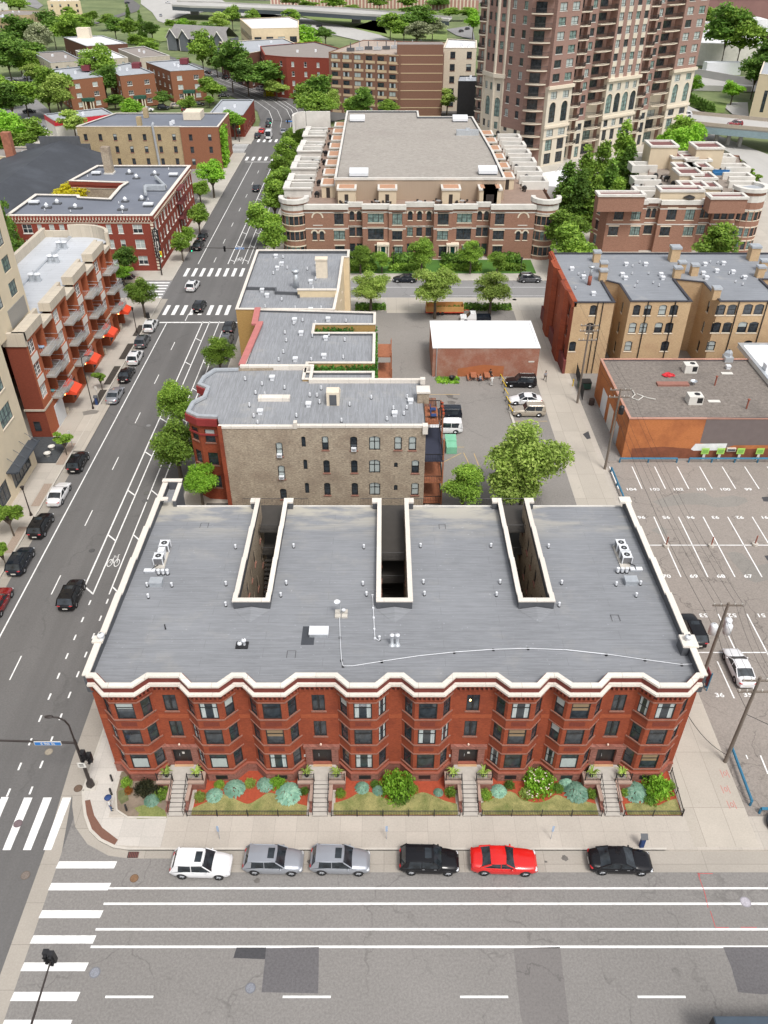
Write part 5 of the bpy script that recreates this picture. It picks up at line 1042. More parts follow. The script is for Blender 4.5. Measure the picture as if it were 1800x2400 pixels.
# ================= LEFT SIDE OF THE AVENUE =================
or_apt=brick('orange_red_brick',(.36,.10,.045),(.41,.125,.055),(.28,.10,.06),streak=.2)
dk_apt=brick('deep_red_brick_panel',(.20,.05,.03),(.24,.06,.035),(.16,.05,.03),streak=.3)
cast_stone=concrete('cast_stone_band',(.56,.50,.41),1.6,.35,joint=.02,jd=.6,spots=.1)
panel=P('white_spandrel_panel',(.68,.65,.6),.7,var=.05)
bO=Bld('balcony_apartments','four storey orange brick apartment building with metal balconies and red awnings','apartment building',(-52,115))
XF=-46.3;XB=-47.9
W=MB();CS=MB();SL=MB();BG=MB()
mods=[(95.5,105.4),(105.4,115.3),(115.3,125.2),(125.2,134.4)]
for k,(y0,y1)in enumerate(mods):
 wa=[(1.55,z,2.1,1.9,'og_pair')for z in(5.7,8.95,12.2)]
 ops=wa+([(3.9,.3,3.0,3.4,None)]if k==0 else[(2.0,.9,2.6,2.6,'shop')])
 bO.facade(W,(XF,y0),(XF,y0+3.1),0,14.6,wa+([]if k==0 else[(1.6,.3,2.0,3.0,'shop')]),0,.25,or_apt)
 W.wall((XF,y0+3.1),(XF,y0+6.2),0,14.6,[(.35,2.75,z,z+2.6)for z in(4.9,8.15,11.4)]+[(.3,2.8,.2,3.4)],0,1.4)
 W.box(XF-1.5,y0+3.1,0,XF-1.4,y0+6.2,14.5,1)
 bO.facade(W,(XF,y0+6.2),(XB,y0+6.2),0,14.6,[],0)
 bO.facade(W,(XB,y0+6.2),(XB,y1),0,13.6,[(2.4,z,1.8,1.9,'og_pair')for z in(5.0,8.25,11.5)]+[(.75,z,1.0,2.3,'mod')for z in(4.8,8.05,11.3)]+[(1.9,.3,2.6,2.8,'shop')],0,.25,or_apt)
 bO.facade(W,(XB,y1),(XF,y1),0,13.6,[],0)
 for z in(7.75,11.0):W.box(XF,y0+.45,z,XF+.03,y0+2.65,z+1.1,2)
 for z in(7.0,10.25):W.box(XB,y0+7.6,z,XB+.03,y1-.3,z+1.2,2)
 CS.box(XF-1.5,y0,14.5,XF+.15,y0+6.3,15.7);CS.box(XF-1.9,y0+6.3,13.6,XF+.1,y1,14.2);CS.box(XF-2.3,y0+6.3,14.2,XF-1.8,y1,15.0);CS.box(XF-.05,y0,4.35,XF+.08,y0+3.1,4.65)
 CS.box(XF-1.5,y0+6.35,0,XF+.12,y0+7.2,1.0)
 for j,(b0,zs)in enumerate(((3.2,(4.75,8.0,11.25)),(6.4,(4.0,7.25,10.5)))):
  for z in zs:
   d=MB();xo=XF+1.35 if j==0 else XF+1.0;xi=XF if j==0 else XB;d.box(xi,y0+b0,z-.25,xo,y0+b0+2.9,z);bp=bO.part(d,'balcony',[P('balcony_slab',(.33,.31,.28),.8)if 'balcony_slab' not in bpy.data.materials else bpy.data.materials['balcony_slab']])
   r=MB();a,b=y0+b0+.05,y0+b0+2.85
   for zz_ in(z+1.05,z+.12):r.tube((xo-.05,a,zz_),(xo-.05,b,zz_),.03,n=4);r.tube((xi,a,zz_),(xo-.05,a,zz_),.03,n=4);r.tube((xi,b,zz_),(xo-.05,b,zz_),.03,n=4)
   for q in range(13):r.tube((xo-.05,a+(b-a)*q/12,z),(xo-.05,a+(b-a)*q/12,z+1.05),.016,n=3,caps=False)
   for q in range(5):r.tube((xi+(xo-xi)*q/5,a,z),(xi+(xo-xi)*q/5,a,z+1.05),.016,n=3,caps=False)
   part(r,'railing',[galv],bp)
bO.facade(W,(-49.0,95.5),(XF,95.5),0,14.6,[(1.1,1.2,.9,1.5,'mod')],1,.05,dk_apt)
CS.box(-49.1,95.35,4.35,XF,95.5,4.6);CS.box(-49.2,95.3,13.9,XF+.15,95.9,15.7)
arc=[(-50.3+4.0*math.sin(t),134.4+5.2*(1-math.cos(t)))for t in np.linspace(math.pi/2,math.pi*.98,8)]
arc=[(XF,134.4)]+[(-52+5.7*math.cos(t),134.4+4.4*math.sin(t))for t in np.linspace(.15,math.pi*.62,8)]
for i,(a,b)in enumerate(zip(arc[:-1],arc[1:])):
 L=math.hypot(a[0]-b[0],a[1]-b[1]);bO.facade(W,a,b,0,13.7,[(L/2,z,.9,2.0,'mod')for z in(.6,5,8.2,11.4)]if L>1.2 and i%2 else[],0,.15,or_apt)
strip(CS,arc,.2,-.35,13.7,16.2);CS.box(-58.5,138.4,13.5,-53,138.9,15.2);CS.box(-58.8,103.9,13.6,-58.2,138.9,15.6)
W.wall((-58.5,138.6),(-58.5,95.5),0,14.3,[],0);W.wall((-53.8,138.7),(-58.5,138.6),0,14.3,[],0)
bO.part(W,'wall',[or_apt,dk_apt,panel]);bO.part(CS,'stone_parapet',[cast_stone])
R_=MB();R_.face([(x,y,14.15)for x,y in[(-58.3,95.6),(XF-1.4,95.6),(XF-1.4,134.4)]+[(-52+5.4*math.cos(t),134.4+4.1*math.sin(t))for t in np.linspace(.3,2,7)]+[(-58.3,138.5)]]);rO=bO.part(R_,'roof',[metal_roof])
c=MB();c.prism([(-54.2,128),(-53.7,128),(-53.7,138.4),(-54.2,138.4)],14.1,14.4,0);c.box(-54.2,104,14.1,-53.9,128,14.35);bO.part(c,'roof_kerb',[galv],rO)
for px,py in((400,625),(345,715),(225,835)):
 x,y=zz(T4,px,py,14.6);c=MB();c.box(x-.9,y-.5,14.15,x+.9,y+.5,14.3,0)
 for d in(-.5,.5):c.cyl((x+d,y),.38,14.3,15.1,10,0);c.lathe((x+d,y),[(.2,15.1),(.5,15.2),(.42,15.35),(.05,15.45)],12,1)
 c.tube((x,y,14.3),(x,y,15.9),.05,n=5);bO.part(c,'roof_fan_group',[galv,white_metal])
c=MB();c.box(XF,97.7,.2,XF+.03,101.9,3.5);
dG=MB();dG.box(XF-.05,98.5,.15,XF+.1,101.6,3.4);bO.part(dG,'garage_door',[P('pale_garage_door',(.6,.62,.64),.5,var=.04)])
for k,y in enumerate((102.6,112.4,122.3,131.6)):
 aw=MB();aw.mesh([(XF+.02,y,4.3),(XF+.02,y+2.7,4.3),(XF+1.9,y+2.7,3.25),(XF+1.9,y,3.25),(XF+1.9,y,2.95),(XF+1.9,y+2.7,2.95)],[(0,3,2,1),(3,4,5,2)]);aw.face([(XF+.02,y,4.3),(XF+.02,y,3.1),(XF+1.9,y,2.95),(XF+1.9,y,3.25)]);aw.face([(XF+.02,y+2.7,4.3),(XF+1.9,y+2.7,3.25),(XF+1.9,y+2.7,2.95),(XF+.02,y+2.7,3.1)]);ao=bO.part(aw,'awning',[P('red_orange_awning',(.72,.07,.025),.6,var=.05)if k==0 else bpy.data.materials['red_orange_awning']])
 l=MB();l.blob((XF+.25,y-.2,3.2),.12,.12,.16,7,jit=0);part(l,'lit_wall_lamp',[emis('warm_wall_lamp',(1,.42,.12),7)if k==0 else bpy.data.materials['warm_wall_lamp']],bO.root)
bO.finish(100)
for(x,y,z,l,mt)in((-46.6,100.2,11.25,'blue deck chair on the top balcony of the orange building',P('pale_blue_canvas',(.25,.42,.6),.8)),(-46.7,100.0,4.75,'teal deck chair on the lowest balcony of the orange building',P('teal_canvas',(.02,.35,.38),.8))):
 t=thing('deck_chair',l,'chair',(x,y,z));c=MB();c.box(x-.3,y-.3,z+.35,x+.4,y+.3,z+.43);c.mesh([(x-.3,y-.3,z+.4),(x-.3,y+.3,z+.4),(x-.6,y+.3,z+1.1),(x-.6,y-.3,z+1.1)],[(0,1,2,3)]);part(c,'seat',[mt],t);c=MB();[c.cyl((x+a,y+b),.03,z,z+.38,5)for a in(-.25,.35)for b in(-.25,.25)];part(c,'legs',[galv],t)
 # ---- tan tower at the left edge ----
tan_pc=concrete('tan_precast_panels',(.66,.58,.44),4.1,3.4,joint=.03,jd=.7,spots=.08)
tan_pc2=P('tan_precast_wall',(.68,.585,.43),.85,var=.06,sc=.5,mode='wall')
bT=Bld('tan_apartment_tower','tan precast apartment tower with wide green glass windows on the left edge','apartment building',(-52,80))
wl_=[(yy-40,z,3.4,2.3,'big_grid')for yy in(86.0-1.0,79.2,73.4,67.6,61.8,56)for z in(8.6,12.6)]+[(85.5-40,4.6+0,5.2,.01,None)]+[(yy-40,.9,5.6,2.7,'shop')for yy in(84.6,77.6,70.6,63.6)]
shell(bT,[(-60,40),(-46.1,40),(-46.1,88.9),(-60,88.9)],0,17.6,tan_pc2,metal_roof,tan_pc2,.9,cw=.5,wins={1:wl_},inner=tan_pc2)
c=MB();c.box(-46.15,80.8,3.9,-44.7,88.4,4.1,0);c.tube((-44.7,80.8,4.1),(-44.7,88.4,4.1),.12,n=6,m=0)
for y in(82,84,86,88):c.tube((-46.1,y,5.4),(-44.7,y,4.1),.04,n=4,m=0)
bT.part(c,'canopy',[blue_frame])
wu=[(yy-60,z,2.3,1.9,'grid3')for yy in(101.0,96.0,91,86,81)for z in(18.6,21.8,25.0,28.2,31.4,34.6,37.8)]
mb=MB();bT.facade(mb,(-48.4,60),(-48.4,103.9),15,52,wu,0,.2,tan_pc2);mb.wall((-48.4,103.9),(-62,103.9),15,52,[],0);mb.wall((-62,60),(-48.4,60),15,52,[],0);mb.box(-62,103.3,0,-58.6,103.9,15);bT.part(mb,'upper_wall',[tan_pc2])
c=MB();c.box(-48.39,97.5,15.4,-48.33,103.2,17.8);bT.part(c,'louvre_panel',[P('grey_louvre',(.3,.29,.27),.6,var=.1,sc=20,stretch=(.1,.1,1))])
c=MB();c.box(-62,60,51.5,-48.4,103.9,52);bT.part(c,'upper_roof',[metal_roof]);bT.finish()
c=MB();c.prism([(-46.1,89),(-43.7,89),(-43.7,95.4),(-49,95.4),(-49,89)],.0,.3,0);struct(c,'dark_gravel_court',P('slate_gravel',(.06,.065,.07),.9,var=.3,sc=4))
for i,(y,l)in enumerate(((92.2,'farther white ring planter in the dark gravel court'),(90.5,'nearer white ring planter in the dark gravel court'))):c=MB();c.lathe((-45.2,y),[(.3,.3),(.42,.75),(.5,.8),(.4,.82),(.36,.6),(0,.58)],14);single(c,'ring_planter',[sill_white],l,'planter','ring planters',smooth=True)
# ---- corner red brick house with vertical sign ----
bal_brick=brick('balmoral_red_brick',(.22,.045,.03),(.27,.06,.038),(.17,.05,.04),streak=.25)
bB=Bld('red_corner_house','three storey red brick corner house with cream corbels and vertical white letter sign','apartment building',(-58,175))
zb=11.3
P_b=[(-74.2,160.8),(-45.8,160.8),(-45.8,199.6),(-67.5,199.6)]+[zz(T4,*q,zb)for q in[(455,200),(820,212),(780,238),(710,318),(510,308),(505,295),(232,290)]]
P_b[-1]=(P_b[-1][0],P_b[-1][1])
sw=[(x,z,w,1.75,s_)for z in(1.4,4.7,7.7)for x,w,s_ in((3.3,1.9,'white_pair'),(5.8,.9,'white_dh'),(8.2,1.0,'white_dh'),(10.2,1.0,'white_dh'),(12.0,.9,'white_dh'),(14.5,.9,'white_dh'),(17,.9,'white_dh'),(19.5,1,'white_dh'),(21.8,1.0,'white_dh'),(25.2,1.9,'white_pair'))]
ew=[(2+2.7*k,z,1.0 if k%3 else 1.5,1.8,'white_dh' if k%3 else 'white_pair')for k in range(14)for z in(1.4,4.7,7.7)]
shell(bB,P_b,0,zb,bal_brick,grey_roof_d,white_cap,.5,cw=.4,co=.3,wins={0:sw,1:ew},bands=((8.95+.75,.18,sill_cream,.1),(9.9,.5,bal_brick,.15),(10.4,.7,bal_brick,.28)),edges={4:tan_brick,5:tan_brick,6:tan_brick})
c=MB()
for k in range(46):x=-73.9+k*.61;c.box(x,160.42,10.35,x+.2,160.55,10.75);c.box(x+.3,160.62,9.95,x+.45,160.68,10.25);c.box(x+.1,160.43,10.9,x+.22,160.52,11.02)
for k in range(62):y=161.2+k*.61;c.box(-45.5,y,10.35,-45.4,y+.2,10.75)
bB.part(c,'cream_corbels',[sill_cream])
for x in(-74.0,-46.3):
 c=MB();[c.box(x,160.62,z,x+.55,160.78,z+.38)for z in np.arange(.5,9.5,.62)];bB.part(c,'cream_quoins',[sill_cream])
for z in(4.2,7.4):c=MB();c.box(-45.75,181.5,z,-44.4,186,z+.25);[c.tube((-44.45,181.5+q*.3,z),(-44.45,181.5+q*.3,z+1.2),.03,n=3)for q in range(16)];c.box(-44.5,181.5,z+1.15,-44.4,186,z+1.25);bB.part(c,'balcony',[P('maroon_balcony',(.13,.03,.03),.7)if z<5 else bpy.data.materials['maroon_balcony']])
c=MB();c.box(-45.75,181.5,10.3,-44.4,186,10.6);bB.part(c,'balcony_roof',[bpy.data.materials['maroon_balcony']])
c=MB();q=[zz(T4,*p,11.4)for p in[(945,300),(940,250),(1075,250),(1010,185)]];c.path([(x,y,11.7)for x,y in q],.35,6);c.box(q[1][0],q[1][1]-.6,11.0,q[2][0],q[2][1]+.6,12.0);bB.part(c,'roof_duct',[galv])
vents(bB,T4,[(625,158),(1125,168),(222,348),(962,362)],10.8,'sky')
for px,py,w in((840,158,1.6),(885,188,1.6),(1005,165,1.9),(303,378,2.0),(372,352,1.7),(490,382,2.8),(812,338,1.5),(795,392,2.0),(920,328,1.4)):
 x,y=zz(T4,px,py,10.9);c=MB();c.box(x-w/2,y-.5,10.8,x+w/2,y+.4,11.1,1);c.lathe((x,y),[(.35,11.1),(.42,11.5),(.1,11.9)],10,0);bB.part(c,'roof_vent',[white_metal,parapet_dark])
vents(bB,T4,[(567,172),(1093,125),(290,390),(457,400),(793,405),(770,345),(960,322),(823,212)],10.8,'pipe')
x,y=zz(T4,712,152,10.9);c=MB();c.box(x-.9,y-.9,10.8,x+.9,y+.9,16.5,0);c.box(x-1.1,y-1.1,10.7,x+1.1,y+1.1,11.1,1);bB.part(c,'chimney',[tan_brick,sill_white])
bB.finish()
t=thing('vertical_sign','tall black vertical sign with white letters on the brick corner','sign',(-45.6,160.4,2.0))
c=MB();pr=[];n=12
zc0,zc1=2.6,9.0
out=[(-.55,zc0+.6),(0,zc0),(.55,zc0+.6),(.55,zc1-.6),(0,zc1),(-.55,zc1-.6)]
ux,uy=math.cos(rad(20)),math.sin(rad(20))
bx,by=-45.55,160.35
fr=[(bx+a*ux,by+a*uy,z)for a,z in out];bk=[(x-.12*-uy,y+.12*ux,z)for x,y,z in fr];c.mesh(fr+bk,[tuple(range(6)),tuple(range(11,5,-1))]+[((i+1)%6,i,6+i,6+(i+1)%6)for i in range(6)]);part(c,'board',[black_paint],t)
Rx=Matrix.Rotation(rad(20),4,'Z')@Matrix.Rotation(rad(90),4,'X')
for k,ch in enumerate('BALMORAL'):
 o=text_obj('letter',ch,.92,sill_white,Matrix.Translation((bx+.03*uy+45.6,by-.04-160.4,7.75-k*.64-2.0+.02))@Rx,t,ext=.01)
o=text_obj('lettering','the',.4,sill_white,Matrix.Translation((bx+45.6,by-.04-160.4,8.45-2.0))@Rx,t,ext=.01)
# ================= BLOCKS FURTHER AWAY =================
def block(name,label,rg,pts,z,wall,roof,cap,rows=3,sty='white_dh',sp=3.0,ww=1.0,wh=1.6,fh=3.2,z0w=1.0,edges={},group=None,cat='apartment building',ph=.4,pts_w=None,bands=(),only=None,cw=.4,vent=2):
 poly=pts_w or[zz(rg,*q,z)for q in pts]
 ar=sum(poly[i][0]*poly[(i+1)%len(poly)][1]-poly[(i+1)%len(poly)][0]*poly[i][1]for i in range(len(poly)))
 if ar<0:poly=poly[::-1]
 cx=sum(p[0]for p in poly)/len(poly);cy=sum(p[1]for p in poly)/len(poly)
 b=Bld(name,label,cat,(cx,cy),group);wins={}
 for i in range(len(poly)):
  a=Vector(poly[i]);c=Vector(poly[(i+1)%len(poly)]);L=(c-a).length;u=(c-a)/L;n=Vector((u.y,-u.x));mid=(a+c)/2
  if n.dot(-mid)>0 and rows and L>3 and(only is None or i in only):
   k=max(1,int(L/sp));wins[i]=[(L*(j+.5)/k,z0w+fh*r,ww,wh,sty)for j in range(k)for r in range(rows)]
 ro=shell(b,poly,0,z,wall,roof,cap,ph,cw=cw,wins=wins,edges=edges,bands=bands)
 rr=random.Random(int(abs(cx*13)))
 for _ in range(vent):
  k=rr.randrange(len(poly));x=cx+(poly[k][0]-cx)*.5*rr.random();y=cy+(poly[k][1]-cy)*.5*rr.random();m=MB();m.box(x-.4,y-.4,z-ph,x+.4,y+.4,z+.5);b.part(m,'roof_vent',[white_metal])
 b.finish();return b,poly
brown_brick=brick('brown_brick',(.24,.10,.055),(.30,.13,.07),(.2,.1,.07),streak=.3);dk_brown=brick('dark_brown_brick',(.13,.06,.045),(.17,.08,.055),(.12,.07,.05),streak=.3)
cream_brick=P('cream_painted_brick',(.50,.45,.37),.9,var=.12,sc=.8,mode='wall',stain=.3)
grey_flat=P('plain_grey_roof',(.36,.38,.41),.85,var=.1,sc=.15,stain=.25,stainsc=.3);brown_flat=P('brown_flat_roof',(.26,.23,.21),.9,var=.12,sc=.2,stain=.3,stainsc=.2)
white_flat=P('white_flat_roof',(.68,.68,.68),.8,var=.08,sc=.2,stain=.4,stainc=(.35,.4,.42),stainsc=.15)
old_tan=brick('old_ochre_brick',(.34,.26,.15),(.48,.38,.23),(.3,.24,.15),bw=.6,bh=.16,blotch=(.28,.22,.14),bsc=.2,bamt=.5,streak=.5)
bl,pl_=block('long_ochre_apartments','long weathered ochre brick apartment house with metal duct and dark roof',T1,[],11.3,old_tan,grey_roof_d,white_cap,3,'dark_dh',4.1,1.0,1.7,3.2,1.2,pts_w=[(-86,243),(-57,243),(-57,242.6),(-46.3,242.6),(-46.3,262),(-80,262)],edges={1:brown_brick,2:brown_brick,3:brown_brick})
c=MB();X,Z=hy(T1,1035,1060,242.8);c.tube((X,242.7,0),(X-.4,242.7,11.5),.35,n=8);c.tube((X-.4,242.7,11.5),(X-.4,244,11.9),.35,n=8);bl.part(c,'steel_duct',[galv])
c=MB();c.box(-69.5,245,11,-68.3,246.5,13.2);c.box(-70.3,256,11,-69,257.5,13.5);bl.part(c,'chimney',[old_tan])
c=MB();c.box(-58,253,11,-53,259,13);bl.part(c,'roof_house',[sill_cream])
block('red_brick_shop','low red brick corner shop with flat grey roof beyond the far crossing',T1,[],6.7,bal_brick,grey_flat,galv,1,'dark_dh',3.5,1.3,1.8,pts_w=[(-57,283.9),(-45.7,283.9),(-45.7,311),(-57,311)],cat='shop')
walk=[]
walk.append(block('walk_up_apartments','leftmost of three matching brown brick walk ups with green canopies',T1,[(435,518),(664,495),(520,430),(330,447)],10.4,brown_brick,grey_flat,galv,3,'white_trip',5,1.9,1.5,3.1,1.2,group='matching brown walk up apartments'))
walk.append(block('walk_up_apartments','middle of three matching brown brick walk ups with green canopies',T1,[(775,490),(998,470),(840,405),(690,432)],11.0,brown_brick,grey_flat,galv,3,'white_trip',5,1.9,1.5,3.1,1.2,group='matching brown walk up apartments'))
walk.append(block('walk_up_apartments','rightmost of three matching brown brick walk ups with green canopies',T1,[(1102,460),(1320,448),(1160,385),(945,400)],10.7,brown_brick,grey_flat,galv,3,'white_trip',5,1.9,1.5,3.1,1.2,group='matching brown walk up apartments'))
for b,poly in walk:
 yy=min(p[1]for p in poly);q=sorted(poly,key=lambda p:p[1])[:2];a,c_=sorted(q);mx,my=(a[0]+c_[0])/2,(a[1]+c_[1])/2
 c=MB();c.box(mx-2.2,my-2.2,3.0,mx+2.2,my,4.0,0);b.part(c,'green_canopy',[P('green_canopy',(.02,.09,.06),.7)if walk[0][0]is b else bpy.data.materials['green_canopy']]);c=MB();[c.box(mx+s-.2,my-2.1,.1,mx+s+.2,my-1.7,3.0)for s in(-1.9,-.9,.9,1.9)];b.part(c,'canopy_posts',[sill_cream])
 c=MB();c.box(mx-6,my+16,10.5,mx-3,my+20,12.4);b.part(c,'red_stair_head',[P('maroon_stair_head',(.16,.03,.04),.7)if walk[0][0]is b else bpy.data.materials['maroon_stair_head']])
block('cream_sided_apartments','cream sided flat roofed apartments behind the leftmost walk up',T1,[(325,405),(540,390),(410,328),(212,340)],10.5,cream_brick,brown_flat,galv,3,'dark_dh',4)
block('white_roofed_apartments','flat apartment house with a plain white roof behind the middle walk up',T1,[(620,385),(828,372),(690,312),(487,325)],10.5,cream_brick,white_flat,sill_white,3,'dark_dh',4)
block('red_fronted_apartments','brown roofed apartment house with red brick front behind the rightmost walk up',T1,[(905,372),(1098,358),(930,298),(765,315)],10.7,or_apt,brown_flat,sill_white,0,edges={3:cream_brick,0:cream_brick})
bl,_=block('dark_brown_apartments','dark brown apartment house with pale patched roof behind the white roof',T1,[(560,298),(825,280),(660,228),(410,240)],11,dk_brown,white_flat,galv,2,'white_dh',5);x,y=zz(T1,548,225,12);c=MB();c.box(x-3,y-2,10,x+3,y+2,15);bl.part(c,'roof_house',[sill_cream])
bl,_=block('red_white_store','small white walled store with a bright red fascia',T1,[(350,780),(735,735),(665,698),(285,738)],5.3,sill_white,grey_flat,galv,0,bands=((3.6,1.5,P('store_red_fascia',(.5,.02,.04),.5),.12),),cat='shop')
block('tan_low_hall','low tan hall with grey roof and blue panels at the left edge',T1,[(-300,985),(320,1040),(455,955),(-300,945)],6,cream_wall,brown_flat,sill_cream,1,'dark_dh',3,cat='hall',vent=1)
bR=Bld('dark_roofed_hall','large hall with a black low pitched roof behind the red corner house','hall',(-85,190))
q=[zz(T4,*p,7)for p in[(80,460),(-300,560),(-300,250),(100,150),(430,190)]]
x0,x1,xm=-104,-75.5,-88.0;y0,y1=165,235
c=MB();c.mesh([(x0,y0,5.5),(xm,y0,9.3),(x1,y0,5.5),(x0,y1,5.5),(xm,y1,9.3),(x1,y1,5.5)],[(0,1,4,3),(1,2,5,4)]);bR.part(c,'roof',[P('black_rubber_roof',(.045,.05,.06),.7,var=.15,sc=.2,stain=.3,stainc=(.09,.1,.12),stainsc=.1)])
c=MB();c.wall((x1,y0),(x1,y1),0,5.5,[]);c.wall((x0,y0),(x1,y0),0,5.5,[]);c.box(x0+2,y1,0,x1,y1+.5,6.2);c.box(x0+6,y1,6.2,x1-5,y1+.5,8.4);c.box(xm-6,y1,8.4,xm+5,y1+.5,10.3);bR.part(c,'wall',[parapet_dark]);bR.finish()
c=MB();c.box(-102.5,231,0,-100.3,233,12);single(c,'brick_chimney',[P('rusty_chimney_brick',(.33,.13,.08),.9,var=.3)],'tall rusty brick chimney beside the black roof','chimney')
block('brown_red_apartments','brown red brick apartments behind the road bend with small white windows',T2,[],14.5,bal_brick,brown_flat,bal_brick,4,'white_dh',4.2,1.1,1.7,3.3,1.3,pts_w=[(-47,359),(-38,353.5),(-18,349),(-15,372),(-30,400),(-52,385)])
block('old_brown_block','older dark red block with a long grey roof left of the brown red apartments',(330,0,370),[(1110,560),(820,440),(1500,400),(1659,470)],13,dk_brown,grey_flat,sill_cream,3,'white_dh',5)
bl,_=block('yellow_school','pale yellow brick school with stepped white flat roofs',(330,0,370),[(1160,300),(1040,195),(1560,175),(1659,215),(1659,290)],17,yellow_brick if False else cream_wall,white_flat,cream_wall,3,'dark_dh',4.5,3.2,2.4,4.6,2,cat='school');
block('yellow_school_wing','lower yellow brick wing of the school',(330,0,370),[(1330,340),(1200,315),(1659,280),(1800,330),(1659,390),(1345,400)],12,cream_wall,white_flat,cream_wall,2,'dark_dh',4.5,3.2,2.4,4.6,2,cat='school')
mid_b=brick('mid_rise_brown_brick',(.20,.105,.075),(.25,.13,.09),(.2,.13,.1),streak=.35);buffp=P('buff_concrete_band',(.55,.42,.27),.85,var=.06,mode='wall')
bM=Bld('balcony_mid_rise','seven storey brown brick mid rise with buff bands and rows of sliding windows','apartment building',(2,330))
A_,B_,C_,D_=(-19.5,326),(4.6,317.5),(20.6,317.5),(24,352)
E_=(-8,360);zM=19.5
mb=MB();L=math.hypot(A_[0]-B_[0],A_[1]-B_[1]);cols=6;fh=2.75
wm_=[(1.9+(L-3.6)*j/5,.9+fh*r,2.4,1.5,'mid_slide')for j in range(6)for r in range(7)]
bM.facade(mb,A_,B_,0,zM,wm_,0,.15);mb.wall(B_,C_,0,zM+3.2,[],0);mb.wall(C_,D_,0,zM,[],0);mb.wall(D_,E_,0,zM,[],0);mb.wall(E_,A_,0,zM,[],0);mb.wall((20.6,325),(4.6,325),zM-1,zM+3.2,[],0);mb.wall((4.6,325),(4.6,317.5),zM-1,zM+3.2,[],0);bM.part(mb,'wall',[mid_b])
c=MB();c.face([(x,y,zM-.3)for x,y in(A_,B_,C_,D_,E_)]);bM.part(c,'roof',[P('pinkish_gravel_roof',(.38,.31,.26),.9,var=.2,sc=1)]);c=MB();c.face([(4.6,317.5,zM+3.1),(20.6,317.5,zM+3.1),(20.6,325,zM+3.1),(4.6,325,zM+3.1)]);bM.part(c,'upper_roof',[brown_flat])
for r in range(8):
 c=MB();z=.1+fh*r;strip(c,[A_,B_,C_],.06,-.02,z-.05,z+.22);
 if r<7:strip(c,[A_,B_],.04,-.02,z+.22,z+.78)
 bM.part(c,'buff_band',[buffp])
for j in range(7):c=MB();s=(L-3.6)/5;t_=.35+s*j-.25;u=((B_[0]-A_[0])/L,(B_[1]-A_[1])/L);c.obox((A_[0]+u[0]*t_+.03,A_[1]+u[1]*t_-.05),.75,.16,0,zM,math.atan2(u[1],u[0]));bM.part(c,'brick_pier',[mid_b])
for i in range(9):x=-12+i*3.2;y=329+i*.9+(i%3);c=MB();c.box(x-1.4,y-.4,zM-.1,x+1.4,y+.4,zM+.9);c.cyl((x,y),.2,zM,zM+2.5,6);bM.part(c,'antenna_frame',[galv if i%2 else parapet_dark])
bM.finish(100)
block('cream_block','cream panelled block with square windows between the mid rise and the tower',T2,[(1215,310),(1340,310),(1430,310),(1430,260),(1240,250)],20.5,sill_cream,white_flat,sill_cream,5,'dark_dh',3.6,1.8,2.2,3.9,1.5,vent=3)
block('black_glass_box','small black glass fronted building beside the tower',T2,[(1310,525),(1430,525),(1430,490),(1320,490)],13,black_paint,grey_flat,None,0,cat='office')
# ================= BRICK TOWN HOUSES AROUND THE GRAVEL ROOF =================
town_brick=brick('town_brown_brick',(.27,.145,.10),(.335,.185,.13),(.24,.14,.11),streak=.35,bw=.5,bh=.15)
tan_metal=P('tan_corrugated_wall',(.38,.295,.22),.7,var=.06,sc=4,stretch=(3,.05,1),mode='wall');terr=P('terrace_brown_decking',(.27,.195,.155),.9,var=.15,sc=1);gr_roof=P('grey_gravel_roof',(.32,.295,.265),.95,var=.3,sc=1.4,fine=1,stain=.3,stainc=(.24,.21,.19),stainsc=.08);penth=P('cream_penthouse',(.60,.50,.36),.85,var=.04,mode='wall')
bC=Bld('town_house_complex','brick town house complex with round corner towers, white terraces and a big gravel roof','town houses',(5,200))
YS=168.0
def X_(rg,px,py=450,Y=YS):return hy(rg,px,py,Y)[0]
segs=[(T5,455,735,0,'arch'),(T5,735,828,1.6,'rec'),(T5,828,1000,.3,'trip'),(T5,1000,1108,-.2,'pier'),(T5,1108,1292,1.6,'rec'),(T5,1292,1410,-.2,'pier'),(T5,1410,1570,.3,'trip'),(T5,1570,1690,1.6,'rec')]
xs_=[X_(r,a)for r,a,b,d,k in segs]+[X_(T5,1690),X_(T6,370)]
xs_[8]=X_(T6,122)
dl=[s[3]for s in segs]+[0];kd=[s[4]for s in segs]+['arch']
W=MB();CP=MB();front=[]
